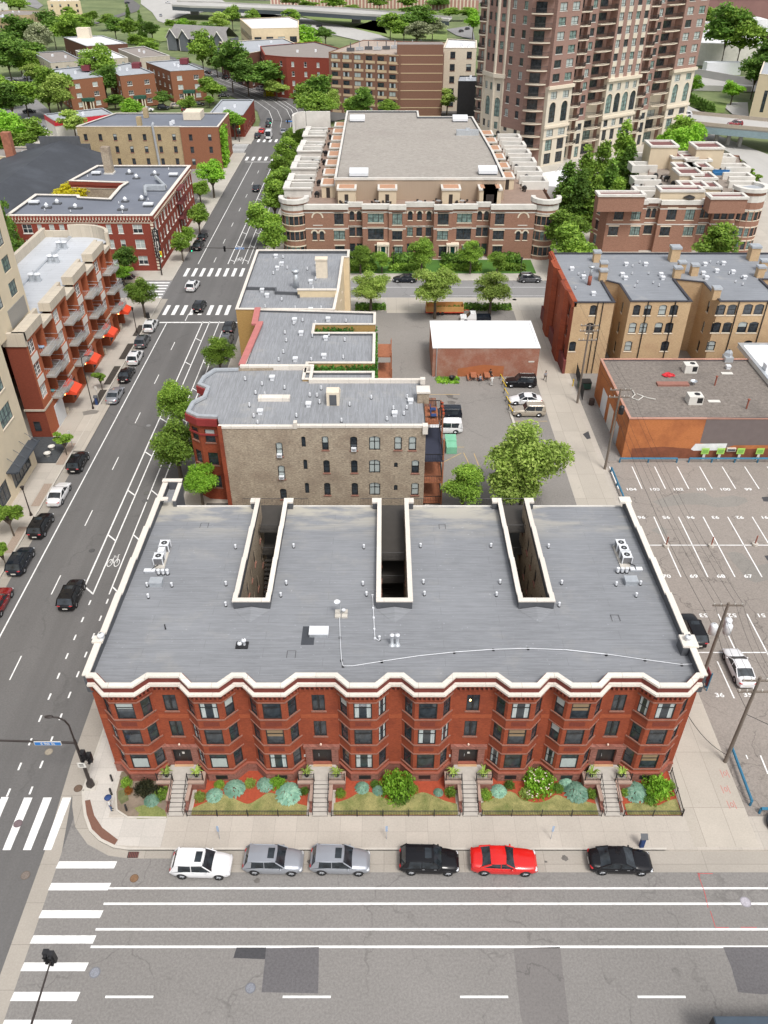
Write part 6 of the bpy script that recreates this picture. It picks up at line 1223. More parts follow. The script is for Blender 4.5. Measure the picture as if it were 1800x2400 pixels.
for i in range(9):
 x0,x1,d=xs_[i],xs_[i+1],dl[i];y=YS+d;w=x1-x0;wins=[]
 if kd[i]=='rec':n=max(2,round(w/1.9));wins=[(w*(j+.5)/n,7.6,1.0,1.9,'town_arch')for j in range(n)]+[(w*(j+.5)/n,4.3,1.2,1.9,'town_dh')for j in range(n)]+[(w*(j+.5)/n,.4,1.2,2.4,'mod')for j in range(n)]
 elif kd[i]=='trip':wins=[(w/2,7.5,w*.6,1.9,'town_trip'),(w/2,4.0,w*.6,2.4,'town_pair'),(w/2+.8,.6,2,2.2,'town_pair')]
 elif kd[i]=='pier':wins=[(w/2,7.2,w*.6,2.3,'town_pair'),(w/2,4.1,w*.6,1.9,'town_pair'),(w/2+.3,.6,w*.5,2.2,'town_pair')]
 else:
  wx=w-1.9 if i==0 else 1.9;ax=2.6 if i==0 else w-2.4
  wins=[(wx,7.2,1.9,2.3,'town_pair'),(wx,4.1,2.3,1.9,'town_pair'),(wx,.8,2,2,'town_pair'),(ax-.75,4.0,.95,1.9,'town_arch'),(ax+.75,4.0,.95,1.9,'town_arch')]
  CP.box(x0+ax-1.0,YS-.06,7.0,x0+ax+1.0,YS,7.15)
  bl_=MB();n=10;[bl_.face([(x0+ax+1.25*math.cos(math.pi*q/n),YS-.08,8.6+1.25*math.sin(math.pi*q/n)),(x0+ax+1.25*math.cos(math.pi*(q+1)/n),YS-.08,8.6+1.25*math.sin(math.pi*(q+1)/n)),(x0+ax+.95*math.cos(math.pi*(q+1)/n),YS-.08,8.6+.95*math.sin(math.pi*(q+1)/n)),(x0+ax+.95*math.cos(math.pi*q/n),YS-.08,8.6+.95*math.sin(math.pi*q/n))][::-1])for q in range(n)];bC.part(bl_,'blind_arch',[sill_cream])
 bC.facade(W,(x0,y),(x1,y),0,10.6,wins,0,.2,town_brick);front+=[(x0,y),(x1,y)]
 if i:y_=YS+dl[i-1];W.wall(*(((x0,y_),(x0,y))if y_<y else((x0,y_),(x0,y))),0,10.6,[])
 CP.box(x0-.1,y-(.35 if kd[i]!='rec' else.1),10.3,x1+.1,y+.5,11.25)
 if kd[i]in('pier',):
  dr=MB();xa=x0-1.2 if i==3 else x1+.3;dr.box(xa-1.3,y-1.1,3.1,xa+1.3,y+.5,3.5,0);[dr.box(xa+q-.15,y-1.0,.1,xa+q+.15,y-.7,3.1,0)for q in(-1.1,-.6,.6,1.1)];dr.box(xa-.5,y+.2,.1,xa+.5,y+.3,2.5,1);bC.part(dr,'porch',[sill_cream,P('teal_door',(.03,.18,.17),.5)if 'teal_door' not in bpy.data.materials else bpy.data.materials['teal_door']])
for z in(6.3,9.55):strip(CP,front,.05,-.02,z,z+.22)
for cx in(xs_[0]-2.2,xs_[9]+2.2):
 arc=[(cx+2.75*math.cos(a),YS+1.8+2.75*math.sin(a))for a in np.linspace(math.pi*.9,math.pi*2.1,11)]
 for i,(a,b)in enumerate(zip(arc[:-1],arc[1:])):L=math.hypot(a[0]-b[0],a[1]-b[1]);bC.facade(W,a,b,0,10.6,[(L/2,z,.85,1.8,'town_dh')for z in(1,4.2,7.3)],0,.15,town_brick)
 strip(CP,arc,.06,-.05,9.5,9.75);strip(CP,arc,.03,-.05,10.2,11.2);strip(CP,arc,.4,-.5,11.6,12.4);strip(W,arc,.0,-.3,10.6,11.6)
 f=MB();f.face([(x,y,10.65)for x,y in arc]);bC.part(f,'turret_floor',[terr])
bC.part(W,'wall',[town_brick]);bC.part(CP,'stone_trim',[sill_white])
xw,xe=xs_[0]-4.9,xs_[9]+4.9
f=MB();f.box(xs_[0]-.1,YS+1.5,9.6,xs_[9]+.1,176,9.9);f.box(xw+1,176,9.6,-10.3,246,9.9);f.box(25.5,176,9.6,xe-1,236,9.9);bC.part(f,'terrace_deck',[terr])
gq=[(-10.3,176),(22.6,176),zz(T6,183,270,14.4),(25.6,200),(24.0,239.5),(9.5,239.5),(9.5,247.5),(-10.4,247.5)]
gq=[(-10.3,176),(25.4,176),(25.4,200),(24.2,239.5),(9.5,239.5),(9.5,247.5),(-10.4,247.5)]
c=MB();c.prism(gq,9.9,14.0,0,1);ring(c,gq,.15,-.35,14.0,14.45,2);bC.part(c,'gravel_roof_block',[tan_metal,gr_roof,sill_white])
c=MB();ring(c,gq,-.38,-.42,13.95,14.4);bC.part(c,'parapet_back',[parapet_dark])
for rgc,px,py in((T5,805,160),(T5,1640,145),(T2,657,775),(T2,1323,775)):
 x,y=zz(rgc,px,py,14.5);c=MB();c.box(x-1.9,y-.9,14.0,x+1.9,y+1.2,14.3,1);c.prism([(x-2,y-1),(x+2,y-1),(x+2,y+1.3),(x-2,y+1.3)],14.3,0,0,z1f=lambda p,y=y:14.9 if p[1]<y else 15.5);bC.part(c,'skylight',[white_metal,parapet_dark])
x,y=zz(T2,1370,860,14.5);c=MB();c.box(x-2.8,y-.8,14.0,x+2.8,y+.8,15.2);c.box(x-.5,y-.4,15.2,x+.5,y+.4,15.6);bC.part(c,'roof_unit',[galv])
def penthouse(x,y,w,d,h=2.9,z=9.9,ang=0,top=None):
 c=MB();c.box(x-w/2,y-d/2,z,x+w/2,y+d/2,z+h,0);c.box(x-w/2-.2,y-d/2-.2,z+h,x+w/2+.2,y+d/2+.2,z+h+.35,1);c.box(x-w/2+.25,y-d/2+.25,z+h+.35,x+w/2-.25,y+d/2-.25,z+h+.38,2);c.box(x-.45,y-d/2-.02,z,x+.35,y-d/2,z+2.1,3)
 return c
po=P('terracotta_flat_top',(.43,.24,.15),.9,var=.1)
for px in(727,990,1400,1640):x=X_(T5,px,250,174.6);bC.part(penthouse(x,174.3,3.7,3.4),'stair_penthouse',[penth,sill_white,po,bronze])
x=X_(T6,125,320,174.6);bC.part(penthouse(x,174.3,3.7,3.4),'stair_penthouse',[penth,sill_white,po,bronze])
def ubox(c,x0,y0,x1,y1,z0,z1,open_side,t=.55):
 for a in((x0,y0,x1,y0+t,'s'),(x0,y1-t,x1,y1,'n'),(x0,y0+t,x0+t,y1-t,'w'),(x1-t,y0+t,x1,y1-t,'e')):
  if a[4]!=open_side:c.box(a[0],a[1],z0,a[2],a[3],z1)
W=MB();bC.facade(W,(xw+.6,246),(xw+.6,174),0,10.3,[(3+4.4*k,z,1.4,1.9,'town_pair')for k in range(15)for z in(1,4.2,7.4)],0,.2,town_brick);W.wall((-10.3,246.2),(xw+.6,246),0,10.3,[]);W.wall((xe-.6,174),(xe-.6,236),0,10.3,[(3+4.4*k,z,z+0,0)for k in range(0)]);bC.part(W,'side_wall',[town_brick])
for k in range(8):
 y=178+k*8.4;c=MB();zt=11.7 if k%2==0 else 11.2;ubox(c,xw-.2,y,xw+5.6,y+5.4,9.9 if k else 9.9,zt,'e',.7);c.box(xw-.4,y-.2,zt,xw+1.0,y+5.6,zt+.25);c.box(xw-.4,y-.25,zt-.1,xw+5.7,y+.5,zt+.2);bC.part(c,'white_parapet_bay',[sill_white])
 c=MB();c.box(xw+.3,y+.02,5,xw+5.5,y+5.3,9.9);bC.part(c,'brick_bay',[town_brick])
 bC.part(penthouse(-11.9,y+2.2,2.9,5.0,2.4),'stair_penthouse',[penth,sill_white,po,bronze])
c=MB();a_=[(xw-1.0+5*math.cos(t)*.6,243+5*math.sin(t))for t in np.linspace(math.pi*.5,math.pi*1.1,7)];strip(c,a_[::-1],.3,-.3,9.9,14.2);c.box(xw-.8,247.6,9.9,xw+6,248.2,14.2);bC.part(c,'curved_parapet',[sill_white])
for k in range(6):
 y=184+k*8.6;c=MB();ubox(c,xe-5.6,y,xe+.3,y+5.2,9.9,11.6,'w',.7);bC.part(c,'white_parapet_bay',[sill_white]);c=MB();c.box(xe-5.4,y+.1,.1,xe+.1,y+5.1,9.9);bC.part(c,'brick_bay',[town_brick]);bC.part(penthouse(27.2,y+2.5,2.8,4.8,2.2),'stair_penthouse',[penth,sill_white,po,bronze])
bC.finish(100)
grill=MB();grill.box(-.5,-.3,.5,.5,.3,1.0);grill.lathe((0,0),[(.45,1.0),(.4,1.2),(.1,1.35)],8);grill.box(-.4,-.2,0,-.3,.2,.5);grill.box(.3,-.2,0,.4,.2,.5)
gm=grill.data('grill',[black_paint]);rr=random.Random(8)
for k in range(14):
 side=k%2;o=bpy.data.objects.new('barbecue_grill',gm);COL.objects.link(o);o.location=((xw+6.6+rr.random())if side==0 else 30.5+rr.random()*2,178+k*4.6,9.9);o.rotation_euler.z=rr.random()*3
 tag(o,'black lidded barbecue grill on a brown roof terrace of the town houses','grill','grills on the roof terraces')
tb=MB();tb.cyl((0,0),.55,.7,.76,12,0);tb.cyl((0,0),.05,0,.7,6,0)
for a in range(4):x,y=math.cos(a*1.57+.4),math.sin(a*1.57+.4);tb.box(x-.22,y-.22,.4,x+.22,y+.22,.46,1);tb.box(x*1.2-.22,y*1.2-.1,.46,x*1.2+.22,y*1.2-.04,.9,1)
tm_=tb.data('patio_set',[galv,bronze])
for k in range(16):
 o=bpy.data.objects.new('patio_table',tm_);COL.objects.link(o);o.location=((xw+3+rr.random()*2)if k%2 else rr.uniform(-14,30),(180+k*4.0)if k%2 else 172.3+rr.random(),9.92);tag(o,'small round patio table with chairs drawn up on a town house roof terrace','patio set','patio sets on the roof terraces')
 # ---- second town house block on the right ----
bD=Bld('right_town_houses','second brick town house block with maroon topped cream penthouses and a round corner turret','town houses',(62,205))
def Xd(px,Y=172.3):return hy(T6,px,500,Y)[0]
xa,xb=Xd(765),Xd(1480);W=MB();Y2=172.3
cuts=[765,975,1050,1275,1345,1480];dd=[0,1.0,-.2,1.0,0]
fr2_=[]
CP=MB()
for i in range(5):
 x0,x1=Xd(cuts[i]),Xd(cuts[i+1]);w=x1-x0;y=Y2+dd[i]
 if i in(0,2):wins=[(w*q,6.9,2.0,2.4,'town_pair')for q in(.3,.75)]+[(w*q,3.6,2.1,1.9,'town_pair')for q in(.22,.8)]
 elif i==4:wins=[(w*q,7.0,1.2,2.0,'town_arch')for q in(.2,.5,.8)]+[(w*q,3.6,1.6,1.8,'town_dh')for q in(.3,.7)]
 else:wins=[(w*q,7.0,.9,2.0,'town_arch')for q in(.3,.7)]+[(w*.5,3.6,1.8,1.9,'town_pair')]
 bD.facade(W,(x0,y),(x1,y),0,10.3,wins,0,.2,town_brick);fr2_+=[(x0,y),(x1,y)]
 if i:y_=Y2+dd[i-1];W.wall((x0,y_),(x0,y),0,10.3,[])
 CP.box(x0-.1,y-.35,10.1,x1+.1,y+.5,10.95)
WL=[(70.5,222),(58,186),(52.5,177.5),(45.4,177.5)]
for a,b in zip(WL[:-1],WL[1:]):L=math.hypot(a[0]-b[0],a[1]-b[1]);bD.facade(W,a,b,0,10.3,[(1.5+4*k,z,1.2,1.9,'town_dh')for k in range(int(L/4))for z in(.8,3.9,7.1)],0,.2,town_brick)
bD.facade(W,(45.4,177.5),(xa,Y2),0,10.3,[(2,z,1.2,2,'town_dh')for z in(.8,3.9,7.1)],0,.2,town_brick)
cx,cy=xb+2.6,Y2+2.4;arc=[(cx+3.3*math.cos(a),cy+3.3*math.sin(a))for a in np.linspace(math.pi*.95,math.pi*2.3,12)]
for a,b in zip(arc[:-1],arc[1:]):L=math.hypot(a[0]-b[0],a[1]-b[1]);bD.facade(W,a,b,0,12.6,[(L/2,z,.9,1.8,'town_dh')for z in(.8,3.6,6.9)],0,.15,town_brick)
strip(CP,arc,.05,-.02,9.0,9.2);strip(CP,arc,.03,-.05,10.6,11.9);strip(CP,arc,.45,-.7,12.6,13.3);f=MB();f.face([(x,y,12.7)for x,y in arc]);bD.part(f,'turret_roof',[grey_flat])
W.wall((arc[-1][0],arc[-1][1]),(90,216),0,9.8,[]);W.wall((90,216),(70.5,222),0,9.8,[])
bD.part(W,'wall',[town_brick]);strip(CP,fr2_,.05,-.02,5.9,6.1);strip(CP,fr2_,.05,-.02,9.1,9.3);bD.part(CP,'stone_trim',[sill_white])
f=MB();f.face([(45.5,177.5,9.4),(xa,Y2+.3,9.4),(arc[-1][0],Y2+1,9.4),(90,216,9.4),(70.5,222,9.4),(58,186,9.4),(52.5,177.5,9.4)]);bD.part(f,'terrace_deck',[P('grey_brown_deck',(.25,.21,.18),.9,var=.2)])
mar=P('maroon_flat_top',(.17,.07,.065),.8,var=.1)
def tops(px,py,z,w,d,brickb=False):
 x,y=zz(T6,px,py,z);c=MB();c.box(x-w/2,y-d/2,9.3,x+w/2,y+d/2,z-.3,0);ring(c,[(x-w/2,y-d/2),(x+w/2,y-d/2),(x+w/2,y+d/2),(x-w/2,y+d/2)],.2,-.45,z-.3,z+.15,1);c.box(x-w/2+.45,y-d/2+.45,z-.3,x+w/2-.45,y+d/2-.45,z-.2,2);bD.part(c,'roof_penthouse',[town_brick if brickb else penth,sill_white,mar])
for px,py,z,w,d,bb in((840,362,12.6,9.5,3.0,1),(1068,85,14.5,6.5,6,0),(1320,95,14.5,6.5,6,0),(1180,148,12.4,6,6,0),(1255,163,12.2,6,6,0),(1203,208,12.4,5.2,5,0),(1270,208,12.4,5.2,5,0),(1215,240,12.6,5.2,5.5,0),(1290,262,12.2,5.2,5.5,0),(1240,312,12.4,5.5,5,0),(1310,315,12.2,5.5,5,0),(1172,335,12.6,9,3.6,0),(1432,375,12.4,7.5,3.4,1)):tops(px,py,z,w,d,bb)
for px,py in((960,150),(965,200),(980,280),(990,340),(1400,155),(1480,210),(1500,262),(1535,310),(1560,355)):
 x,y=zz(T6,px,py,10.8);c=MB();ubox(c,x-3,y-2,x+3,y+2.4,9.3,10.9,'e' if px<1200 else 'w',.8);bD.part(c,'white_parapet_bay',[sill_white])
bD.finish(100)
teal=P('teal_cushion',(.02,.42,.36),.7);redum=P('closed_red_canvas',(.5,.03,.04),.7)
def patio(name,label,px,py,mat,f):x,y=zz(T6,px,py,9.8);c=MB();f(c,x,y,9.4);single(c,name,[mat,galv],label,name.replace('_',' '))
patio('sofa','long teal outdoor sofa on the right hand roof terrace',1145,425,teal,lambda c,x,y,z:(c.box(x-1.7,y-.5,z,x+1.7,y+.5,z+.5),c.box(x-1.7,y+.3,z+.5,x+1.7,y+.6,z+1.0)))
patio('parasol','closed red parasol standing behind the teal sofa',1157,400,redum,lambda c,x,y,z:(c.cyl((x,y),.05,z,z+3.2,6,1),c.cyl((x,y),.25,z+1.2,z+3.1,8,0,.05)))
patio('parasol','open black parasol to the right of the teal sofa',1212,425,black_paint,lambda c,x,y,z:(c.cyl((x,y),.04,z,z+2.2,6,1),c.lathe((x,y),[(1.3,z+1.9),(.7,z+2.2),(.05,z+2.4)],10)))
patio('parasol','closed yellow parasol left of the teal sofa',1078,420,P('yellow_canvas',(.7,.42,.04),.7),lambda c,x,y,z:(c.cyl((x,y),.05,z,z+2.6,6,1),c.cyl((x,y),.2,z+1.0,z+2.6,8,0,.05)))
patio('sofa','dark blue outdoor sofa right of the black parasol',1285,425,navy,lambda c,x,y,z:(c.box(x-1.2,y-.5,z,x+1.2,y+.5,z+.6),c.box(x-1.2,y+.3,z+.6,x+1.2,y+.55,z+.9)))
patio('sofa','bright blue outdoor sofa among the maroon topped penthouses',1400,250,P('blue_cushion',(.02,.13,.3),.7),lambda c,x,y,z:(c.box(x-2,y-.6,z,x+2,y+.6,z+.6),c.box(x-2,y+.4,z+.6,x+2,y+.7,z+1.0)))
rr=random.Random(21)
for k in range(18):
 o=bpy.data.objects.new('patio_table',tm_);COL.objects.link(o);s_=k/17;o.location=(rr.uniform(50+22*s_,76+8*s_),175+40*s_,9.42);tag(o,'small patio table with chairs on the terraces of the right town house block','patio set','patio sets on the right block')
 if k<9:o=bpy.data.objects.new('barbecue_grill',gm);COL.objects.link(o);o.location=(rr.uniform(52+22*s_,74+8*s_),177+38*s_,9.42);tag(o,'black barbecue grill on the terraces of the right town house block','grill','grills on the right block')
x,y=zz(T6,470,270,6);lk=Bld('white_link_pavilion','white roofed entrance pavilion with sloping glass ribs beside the trees','pavilion',(x,y))
c=MB();c.prism([zz(T6,*q,6)for q in[(400,250),(560,225),(520,330),(420,320)]],0,6,0);lk.part(c,'white_roof',[white_roof]);c=MB()
for k in range(6):a=zz(T6,480+k*22,240-k*6,6.2);b=zz(T6,510+k*22,215-k*5,7.5);c.tube((*a,6.1),(*b,7.6),.12,n=4)
lk.part(c,'glass_rib',[sill_white]);lk.finish()
# ================= RESIDENTIAL TOWER =================
tw_brick=brick('tower_pinkish_brick',(.285,.18,.15),(.335,.21,.175),(.27,.18,.155),streak=.22,bw=.6,bh=.2);tw_stone=P('tower_cream_stone',(.62,.56,.46),.8,var=.08,sc=.5,mode='wall');tw_grey=P('tower_grey_stone',(.42,.39,.36),.85,var=.1,sc=.6,mode='wall')
bH=Bld('residential_tower','tall brown brick residential tower with cream stone base and curved balconies','tower',(65,262))
O_=Vector((44.4,246.0));U_=Vector((.822,.5695)).normalized();N_=Vector((U_.y,-U_.x));TOPZ=52
def at(s,d=0):p=O_+U_*s+N_*d;return(p.x,p.y)
W=MB();fh=3.3;fl=[4.9+fh*k for k in range(14)]
def sect(s0,s1,d,cols,ww,stone_to,sty='tw',spandrel=False,arches=0):
 w=s1-s0;wb=[];wu=[]
 for j in range(cols):
  sc=w*(j+.5)/cols
  for z in fl:
   if z>stone_to:wu.append((sc,z+.5,ww,1.9,sty))
  wb+=[(sc,.6,ww,2.9,'tw_tall'),(sc,4.2,ww,2.9,'tw_tall'),(sc,8.0,ww,1.8,'tw')]if stone_to>8 else[]
  if stone_to>15:wb.append((sc,stone_to-3.0,ww*.9,1.8,'tw'))
 if arches:
  for j in range(arches):wb.append((w*(j+.5)/arches,11.6,min(2.4,w/arches*.7),5.2,'tw_arch'))
 bH.facade(W,at(s0,d),at(s1,d),0,stone_to,wb,1,.25,tw_stone);bH.facade(W,at(s0,d),at(s1,d),stone_to,TOPZ,wu,0,.25,tw_brick)
 for s in(s0,s1):
  if d>0:a,b=(at(s,0),at(s,d))if s==s0 else(at(s,d),at(s,0));W.wall(a,b,0,stone_to,[],1);W.wall(a,b,stone_to,TOPZ,[],0)
  else:a,b=(at(s,d),at(s,0))if s==s1 else(at(s,0),at(s,d));W.wall(a,b,0,TOPZ,[],0)
 if arches:
  c=MB();q=[at(s0-.3,d),at(s1+.3,d)];strip(c,q,.6,-.2,stone_to-.5,stone_to+.3);strip(c,q,.35,-.1,10.2,10.9);strip(c,q,.2,-.1,7.3,7.6);bH.part(c,'stone_cornice',[sill_cream])
 if spandrel:
  c=MB()
  for z in fl:
   if z>stone_to:[c.obox(at(s0+w*(j+.5)/cols,d+.03),ww,.08,z-.9,z+.45,math.atan2(U_.y,U_.x))for j in range(cols)]
  bH.part(c,'cream_spandrels',[tw_stone])
sect(0,9.2,1.4,2,2.6,20.6,arches=2);sect(9.2,13.6,-1.3,1,2.6,14,'mod');sect(13.6,17.2,.2,1,1.6,10.6);sect(17.2,23.4,-1.3,1,3.4,14,'mod');sect(23.4,37,1.4,4,1.7,20.6,spandrel=True,arches=4);sect(37,41.4,-1.3,1,2.6,14,'mod');sect(41.4,44.8,.2,1,1.6,10.6);sect(44.8,52,-1.3,1,3.8,14,'mod');sect(52,62.5,1.4,2,2.7,20.6,arches=2)
W.wall(at(62.5,1.4),at(62.5,-20),0,TOPZ,[],0)
Lf=[(27.5,266),(38.4,246.3),at(0,1.4)]
def lsec(a,b,cols,ww,sty,stone):
 L=math.hypot(a[0]-b[0],a[1]-b[1]);bH.facade(W,a,b,0,stone,[(L*(j+.5)/cols,z,ww,2.0,'tw')for j in range(cols)for z in(1,4.5,8)]if stone>8 and stone<20 else([(L*(j+.5)/cols,z,ww,1.9,'tw')for j in range(cols)for z in(1,4.5,8,18)]+[(L/2,11.3,min(2.6,L*.6),5,'tw_arch')]if stone>8 else[]),1,.25,tw_stone);bH.facade(W,a,b,stone,TOPZ,[(L*(j+.5)/cols,z+.5,ww,1.9,sty)for j in range(cols)for z in fl if z>stone],0,.25,tw_brick)
m1=(33.6,255);lsec(Lf[0],(29.3,262.7),1,1.3,'tw',3);lsec((29.3,262.7),(31.6,257.2),2,1.5,'tw_tall',22);lsec((31.6,257.2),(34.0,255.4),1,1.2,'tw_tall',22);lsec((34.0,255.4),(39.0,248.2),2,1.5,'tw',9);bH.facade(W,(39.0,248.2),at(0,.2),0,TOPZ,[(2.6,z,3,2.5,'mod')for z in fl],0,.3,tw_brick)
c=MB()
for a in((29.3,262.7),(31.6,257.2),(34.0,255.4)):c.obox(a,.7,.7,0,TOPZ,.4)
strip(c,[(29.0,263.2),(31.5,256.9),(34.4,254.9)],.5,-.2,21.4,22.4);bH.part(c,'stone_pilasters',[tw_stone])
W.wall((60,300),Lf[0],0,TOPZ,[],0);c=MB();c.face([(x,y,TOPZ)for x,y in(Lf[0],Lf[1],at(62.5,0),at(62.5,-20),(60,300))]);bH.part(c,'roof',[grey_flat]);bH.part(W,'wall',[tw_brick,tw_stone])
bcache={}
def tbalc(c0,ang,w,z,depth=1.9):
 k=(round(w,1),depth)
 if k not in bcache:
  s=MB();r=MB();n=8;pts=[(-w/2+w*i/n,-depth*(.62+.38*math.sin(math.pi*i/n)))for i in range(n+1)]
  s.prism([(w/2,.1),(-w/2,.1)]+pts,-.22,0,0);P3=[(-w/2,0)]+pts+[(w/2,0)]
  for zz_ in(.12,1.08):r.path([(x,y+.04,zz_)for x,y in P3],.035,4)
  for i in range(len(P3)-1):
   for j in range(4):t_=j/4;x=P3[i][0]*(1-t_)+P3[i+1][0]*t_;y=P3[i][1]*(1-t_)+P3[i+1][1]*t_+.04;r.tube((x,y,.1),(x,y,1.08),.025,n=3,caps=False)
  bcache[k]=(s.data('balcony',[sill_cream]),r.data('railing',[iron]))
 o=bpy.data.objects.new('balcony',bcache[k][0]);COL.objects.link(o);o.parent=bH.root;o.location=(c0[0]-65,c0[1]-262,z-.12);o.rotation_euler.z=ang;q=bpy.data.objects.new('railing',bcache[k][1]);COL.objects.link(q);q.parent=o
aU=math.atan2(U_.y,U_.x)
for s,w,d in((11.4,4.2,0),(20.3,6.0,0),(39.2,4.2,0),(48.4,6.8,0)):
 for z in fl[:12]:tbalc(at(s,d),aU,w,z)
for z in fl[:12]:tbalc(((39.0+at(0,.2)[0])/2,(248.2+at(0,.2)[1])/2),-.15,5.6,z,2.3);tbalc((28.6,264.3),-1.1,3,z,1.5)
for z in fl[:12]:tbalc(at(63,-1),aU+.8,3,z,1.5)
bH.finish(100)
# ================= HIGHWAY, BRIDGES AND FAR GROUND =================
def pg(rg,pts,z=0.0):return[zz(rg,*q,z)for q in pts]
K4=(0,0,350);K5=(330,0,370);K3=(1380,0,420);K6=(1380,300,420)
flat('highway',hwy_conc,[pg(K5,[(0,0),(130,-60),(760,-60),(900,30),(1659,75),(1659,200),(1200,185),(700,120),(480,150),(240,240),(180,220),(120,130),(0,40)]),pg(T2,[(0,80),(170,100),(400,130),(620,180),(780,215),(900,270),(700,270),(480,220),(270,150),(0,120)])],.02)
flat('ramp_road',ave_asph,[pg(K4,[(1380,-20),(1480,0),(1560,60),(1540,120),(1440,150),(1200,230),(1010,280),(1000,250),(1200,200),(1400,130),(1440,90),(1380,30)])],.03)
flat('far_street',tenth_asph,[pg(K4,[(300,60),(420,100),(480,60),(380,-20),(250,-20)]),pg(T1,[(-20,500),(250,500),(260,540),(-20,560)]),pg(T1,[(120,690),(230,640),(330,720),(280,900),(-20,900),(-20,700)])],.03)
flat('park_lawn',P('bright_park_grass',(.17,.23,.065),.95,var=.25,sc=.05),[pg(K5,[(140,290),(380,290),(760,260),(900,300),(740,350),(560,380),(200,440),(120,400)]),pg(T2,[(270,95),(480,110),(800,120),(850,220),(620,175),(400,140)]),pg(T2,[(620,180),(820,110),(1240,150),(1240,260),(900,250)])],.05)
flat('far_road_right',tenth_asph,[pg(T2,[(1230,190),(1400,165),(1420,260),(1300,230)])],.06)
def slabpoly(name,pts,z0,z1,mats,mt=None):c=MB();c.prism(pts,z0,z1,0,mt);return struct(c,name,mats)
A_=[zz(K5,*q,7.5)for q in[(330,62),(520,75),(900,85),(1300,100),(1659,118)]]+[zz(T2,*q,7.5)for q in[(620,95),(1000,115),(1250,135)]]
Bk=[zz(K5,*q,7.5)for q in[(380,20),(760,30),(1150,50),(1659,70)]]+[zz(T2,*q,7.5)for q in[(620,60),(1000,92),(1270,118)]]
br=thing('highway_overpass','long concrete highway overpass with a slate blue girder crossing the background','bridge',(*A_[0],0))
c=MB();c.prism(A_+Bk[::-1],7.2,7.5,0);part(c,'deck',[hwy_conc],br);c=MB();strip(c,A_,.2,-.4,5.0,7.2);part(c,'girder',[P('slate_girder',(.07,.085,.1),.7)],br);c=MB();strip(c,A_,.3,0,7.2,8.4);strip(c,Bk,.3,0,7.2,8.4);part(c,'barrier',[hwy_conc],br)
for px,rgc in((570,K5),(650,T2)):x,y=zz(rgc,px,150 if rgc is K5 else 150,0);c=MB();c.box(x-3,y-1.5,-.3,x+3,y+1.5,4.0);c.box(x-6,y-1.8,4.0,x+6,y+1.8,5.2);part(c,'pier',[hwy_conc],br)
a=zz(T2,100,38,0);b=zz(T2,1440,68,0);nw=thing('noise_wall','long pink and cream striped noise wall beyond the highway','wall',(*a,0));c=MB();n=60;av,bv=Vector(a),Vector(b);an=math.atan2(bv.y-av.y,bv.x-av.x);c.obox((av+bv)/2,(bv-av).length,.6,0,6.5,an);part(c,'wall',[P('pink_wall_panel',(.42,.23,.19),.9,var=.1)],nw);c=MB();[c.obox(av+(bv-av)*(i/n),1.0,1.0,0,7,an)for i in range(n)];part(c,'pilasters',[sill_cream],nw)['kind']='stuff'
flat('far_pavement',P('far_town_ground',(.22,.2,.17),.95,var=.2,sc=.03,stain=.6,stainc=(.08,.13,.04),stainsc=.02),[pg(T2,[(-400,-6),(-300,-40),(2200,-60),(2200,20),(1440,20),(600,8),(100,4)])],.03)
flat('freeway',hwy_conc,[pg(K6,[(1000,80),(1160,60),(1659,250),(1900,400),(1900,900),(1659,560),(1400,350),(1180,200)])],-.05+.2)
flat('freeway_far',hwy_conc,[pg(K3,[(960,660),(1659,760),(1800,800),(1800,850),(1500,850),(940,820)]),pg(K3,[(1240,980),(1330,950),(1470,950),(1480,1080),(1330,1060)]),pg(K3,[(880,960),(1100,1070),(1300,1100),(860,1090)])],.12)
flat('plaza_asphalt',ave_asph,[pg(K3,[(990,650),(1060,625),(1340,690),(1250,715)])],.14)
flat('bank_lawn',P('bank_grass',(.15,.22,.05),.95,var=.3,sc=.1),[pg(K3,[(900,880),(1080,930),(1280,960),(1250,1050),(1100,1050),(930,980)]),pg(K3,[(1260,715),(1350,695),(1590,730),(1580,760)])],.16)
A_=[zz(K3,*q,6)for q in[(860,1140),(1200,1175),(1659,1215),(2100,1255)]];Bk=[zz(K3,*q,6)for q in[(880,1050),(1250,1085),(1659,1125),(2100,1165)]]
br=thing('road_bridge','road bridge with pale blue girder over the freeway on the right','bridge',(*A_[0],0))
c=MB();c.prism(A_+Bk[::-1],5.6,6,0);part(c,'deck',[hwy_conc],br);c=MB();strip(c,A_,.2,-.3,3.8,5.6);part(c,'girder',[P('pale_blue_girder',(.22,.3,.33),.6)],br)
c=MB();strip(c,A_,.25,0,6,7.0);strip(c,Bk,.25,0,6,7.0);part(c,'barrier',[P('brownish_barrier',(.38,.33,.27),.9,var=.1)],br)
for px in(1085,1195,1305,1415):x,y=zz(K3,px,1215+(px-1085)*.1,3.5);c=MB();c.box(x-.5,y-.5,-.3,x+.5,y+.5,3.8);part(c,'pier',[hwy_conc],br)
for l,pts,h in(('long pale concrete retaining wall beside the curved road',[(940,835),(1500,850)],2),('long pale concrete wall below the white round building',[(955,700),(1400,780),(1659,800)],3),('low freeway barrier wall on the right edge',[(1180,190),(1450,350),(1659,620)],1.1)):
 rgc=K6 if h==1.1 else K3;q=[zz(rgc,*p,0)for p in pts];c=MB();strip(c,q,.3,-.3,0,h);single(c,'concrete_wall',[hwy_conc],l,'wall')
rb=Bld('white_round_building','low white building with a curved front and rooftop plant near the freeway','building',zz(K3,1300,600,0))
x,y=zz(K3,1330,640,0);R0=46;c=MB();cx_,cy_=x+4,y+R0+4
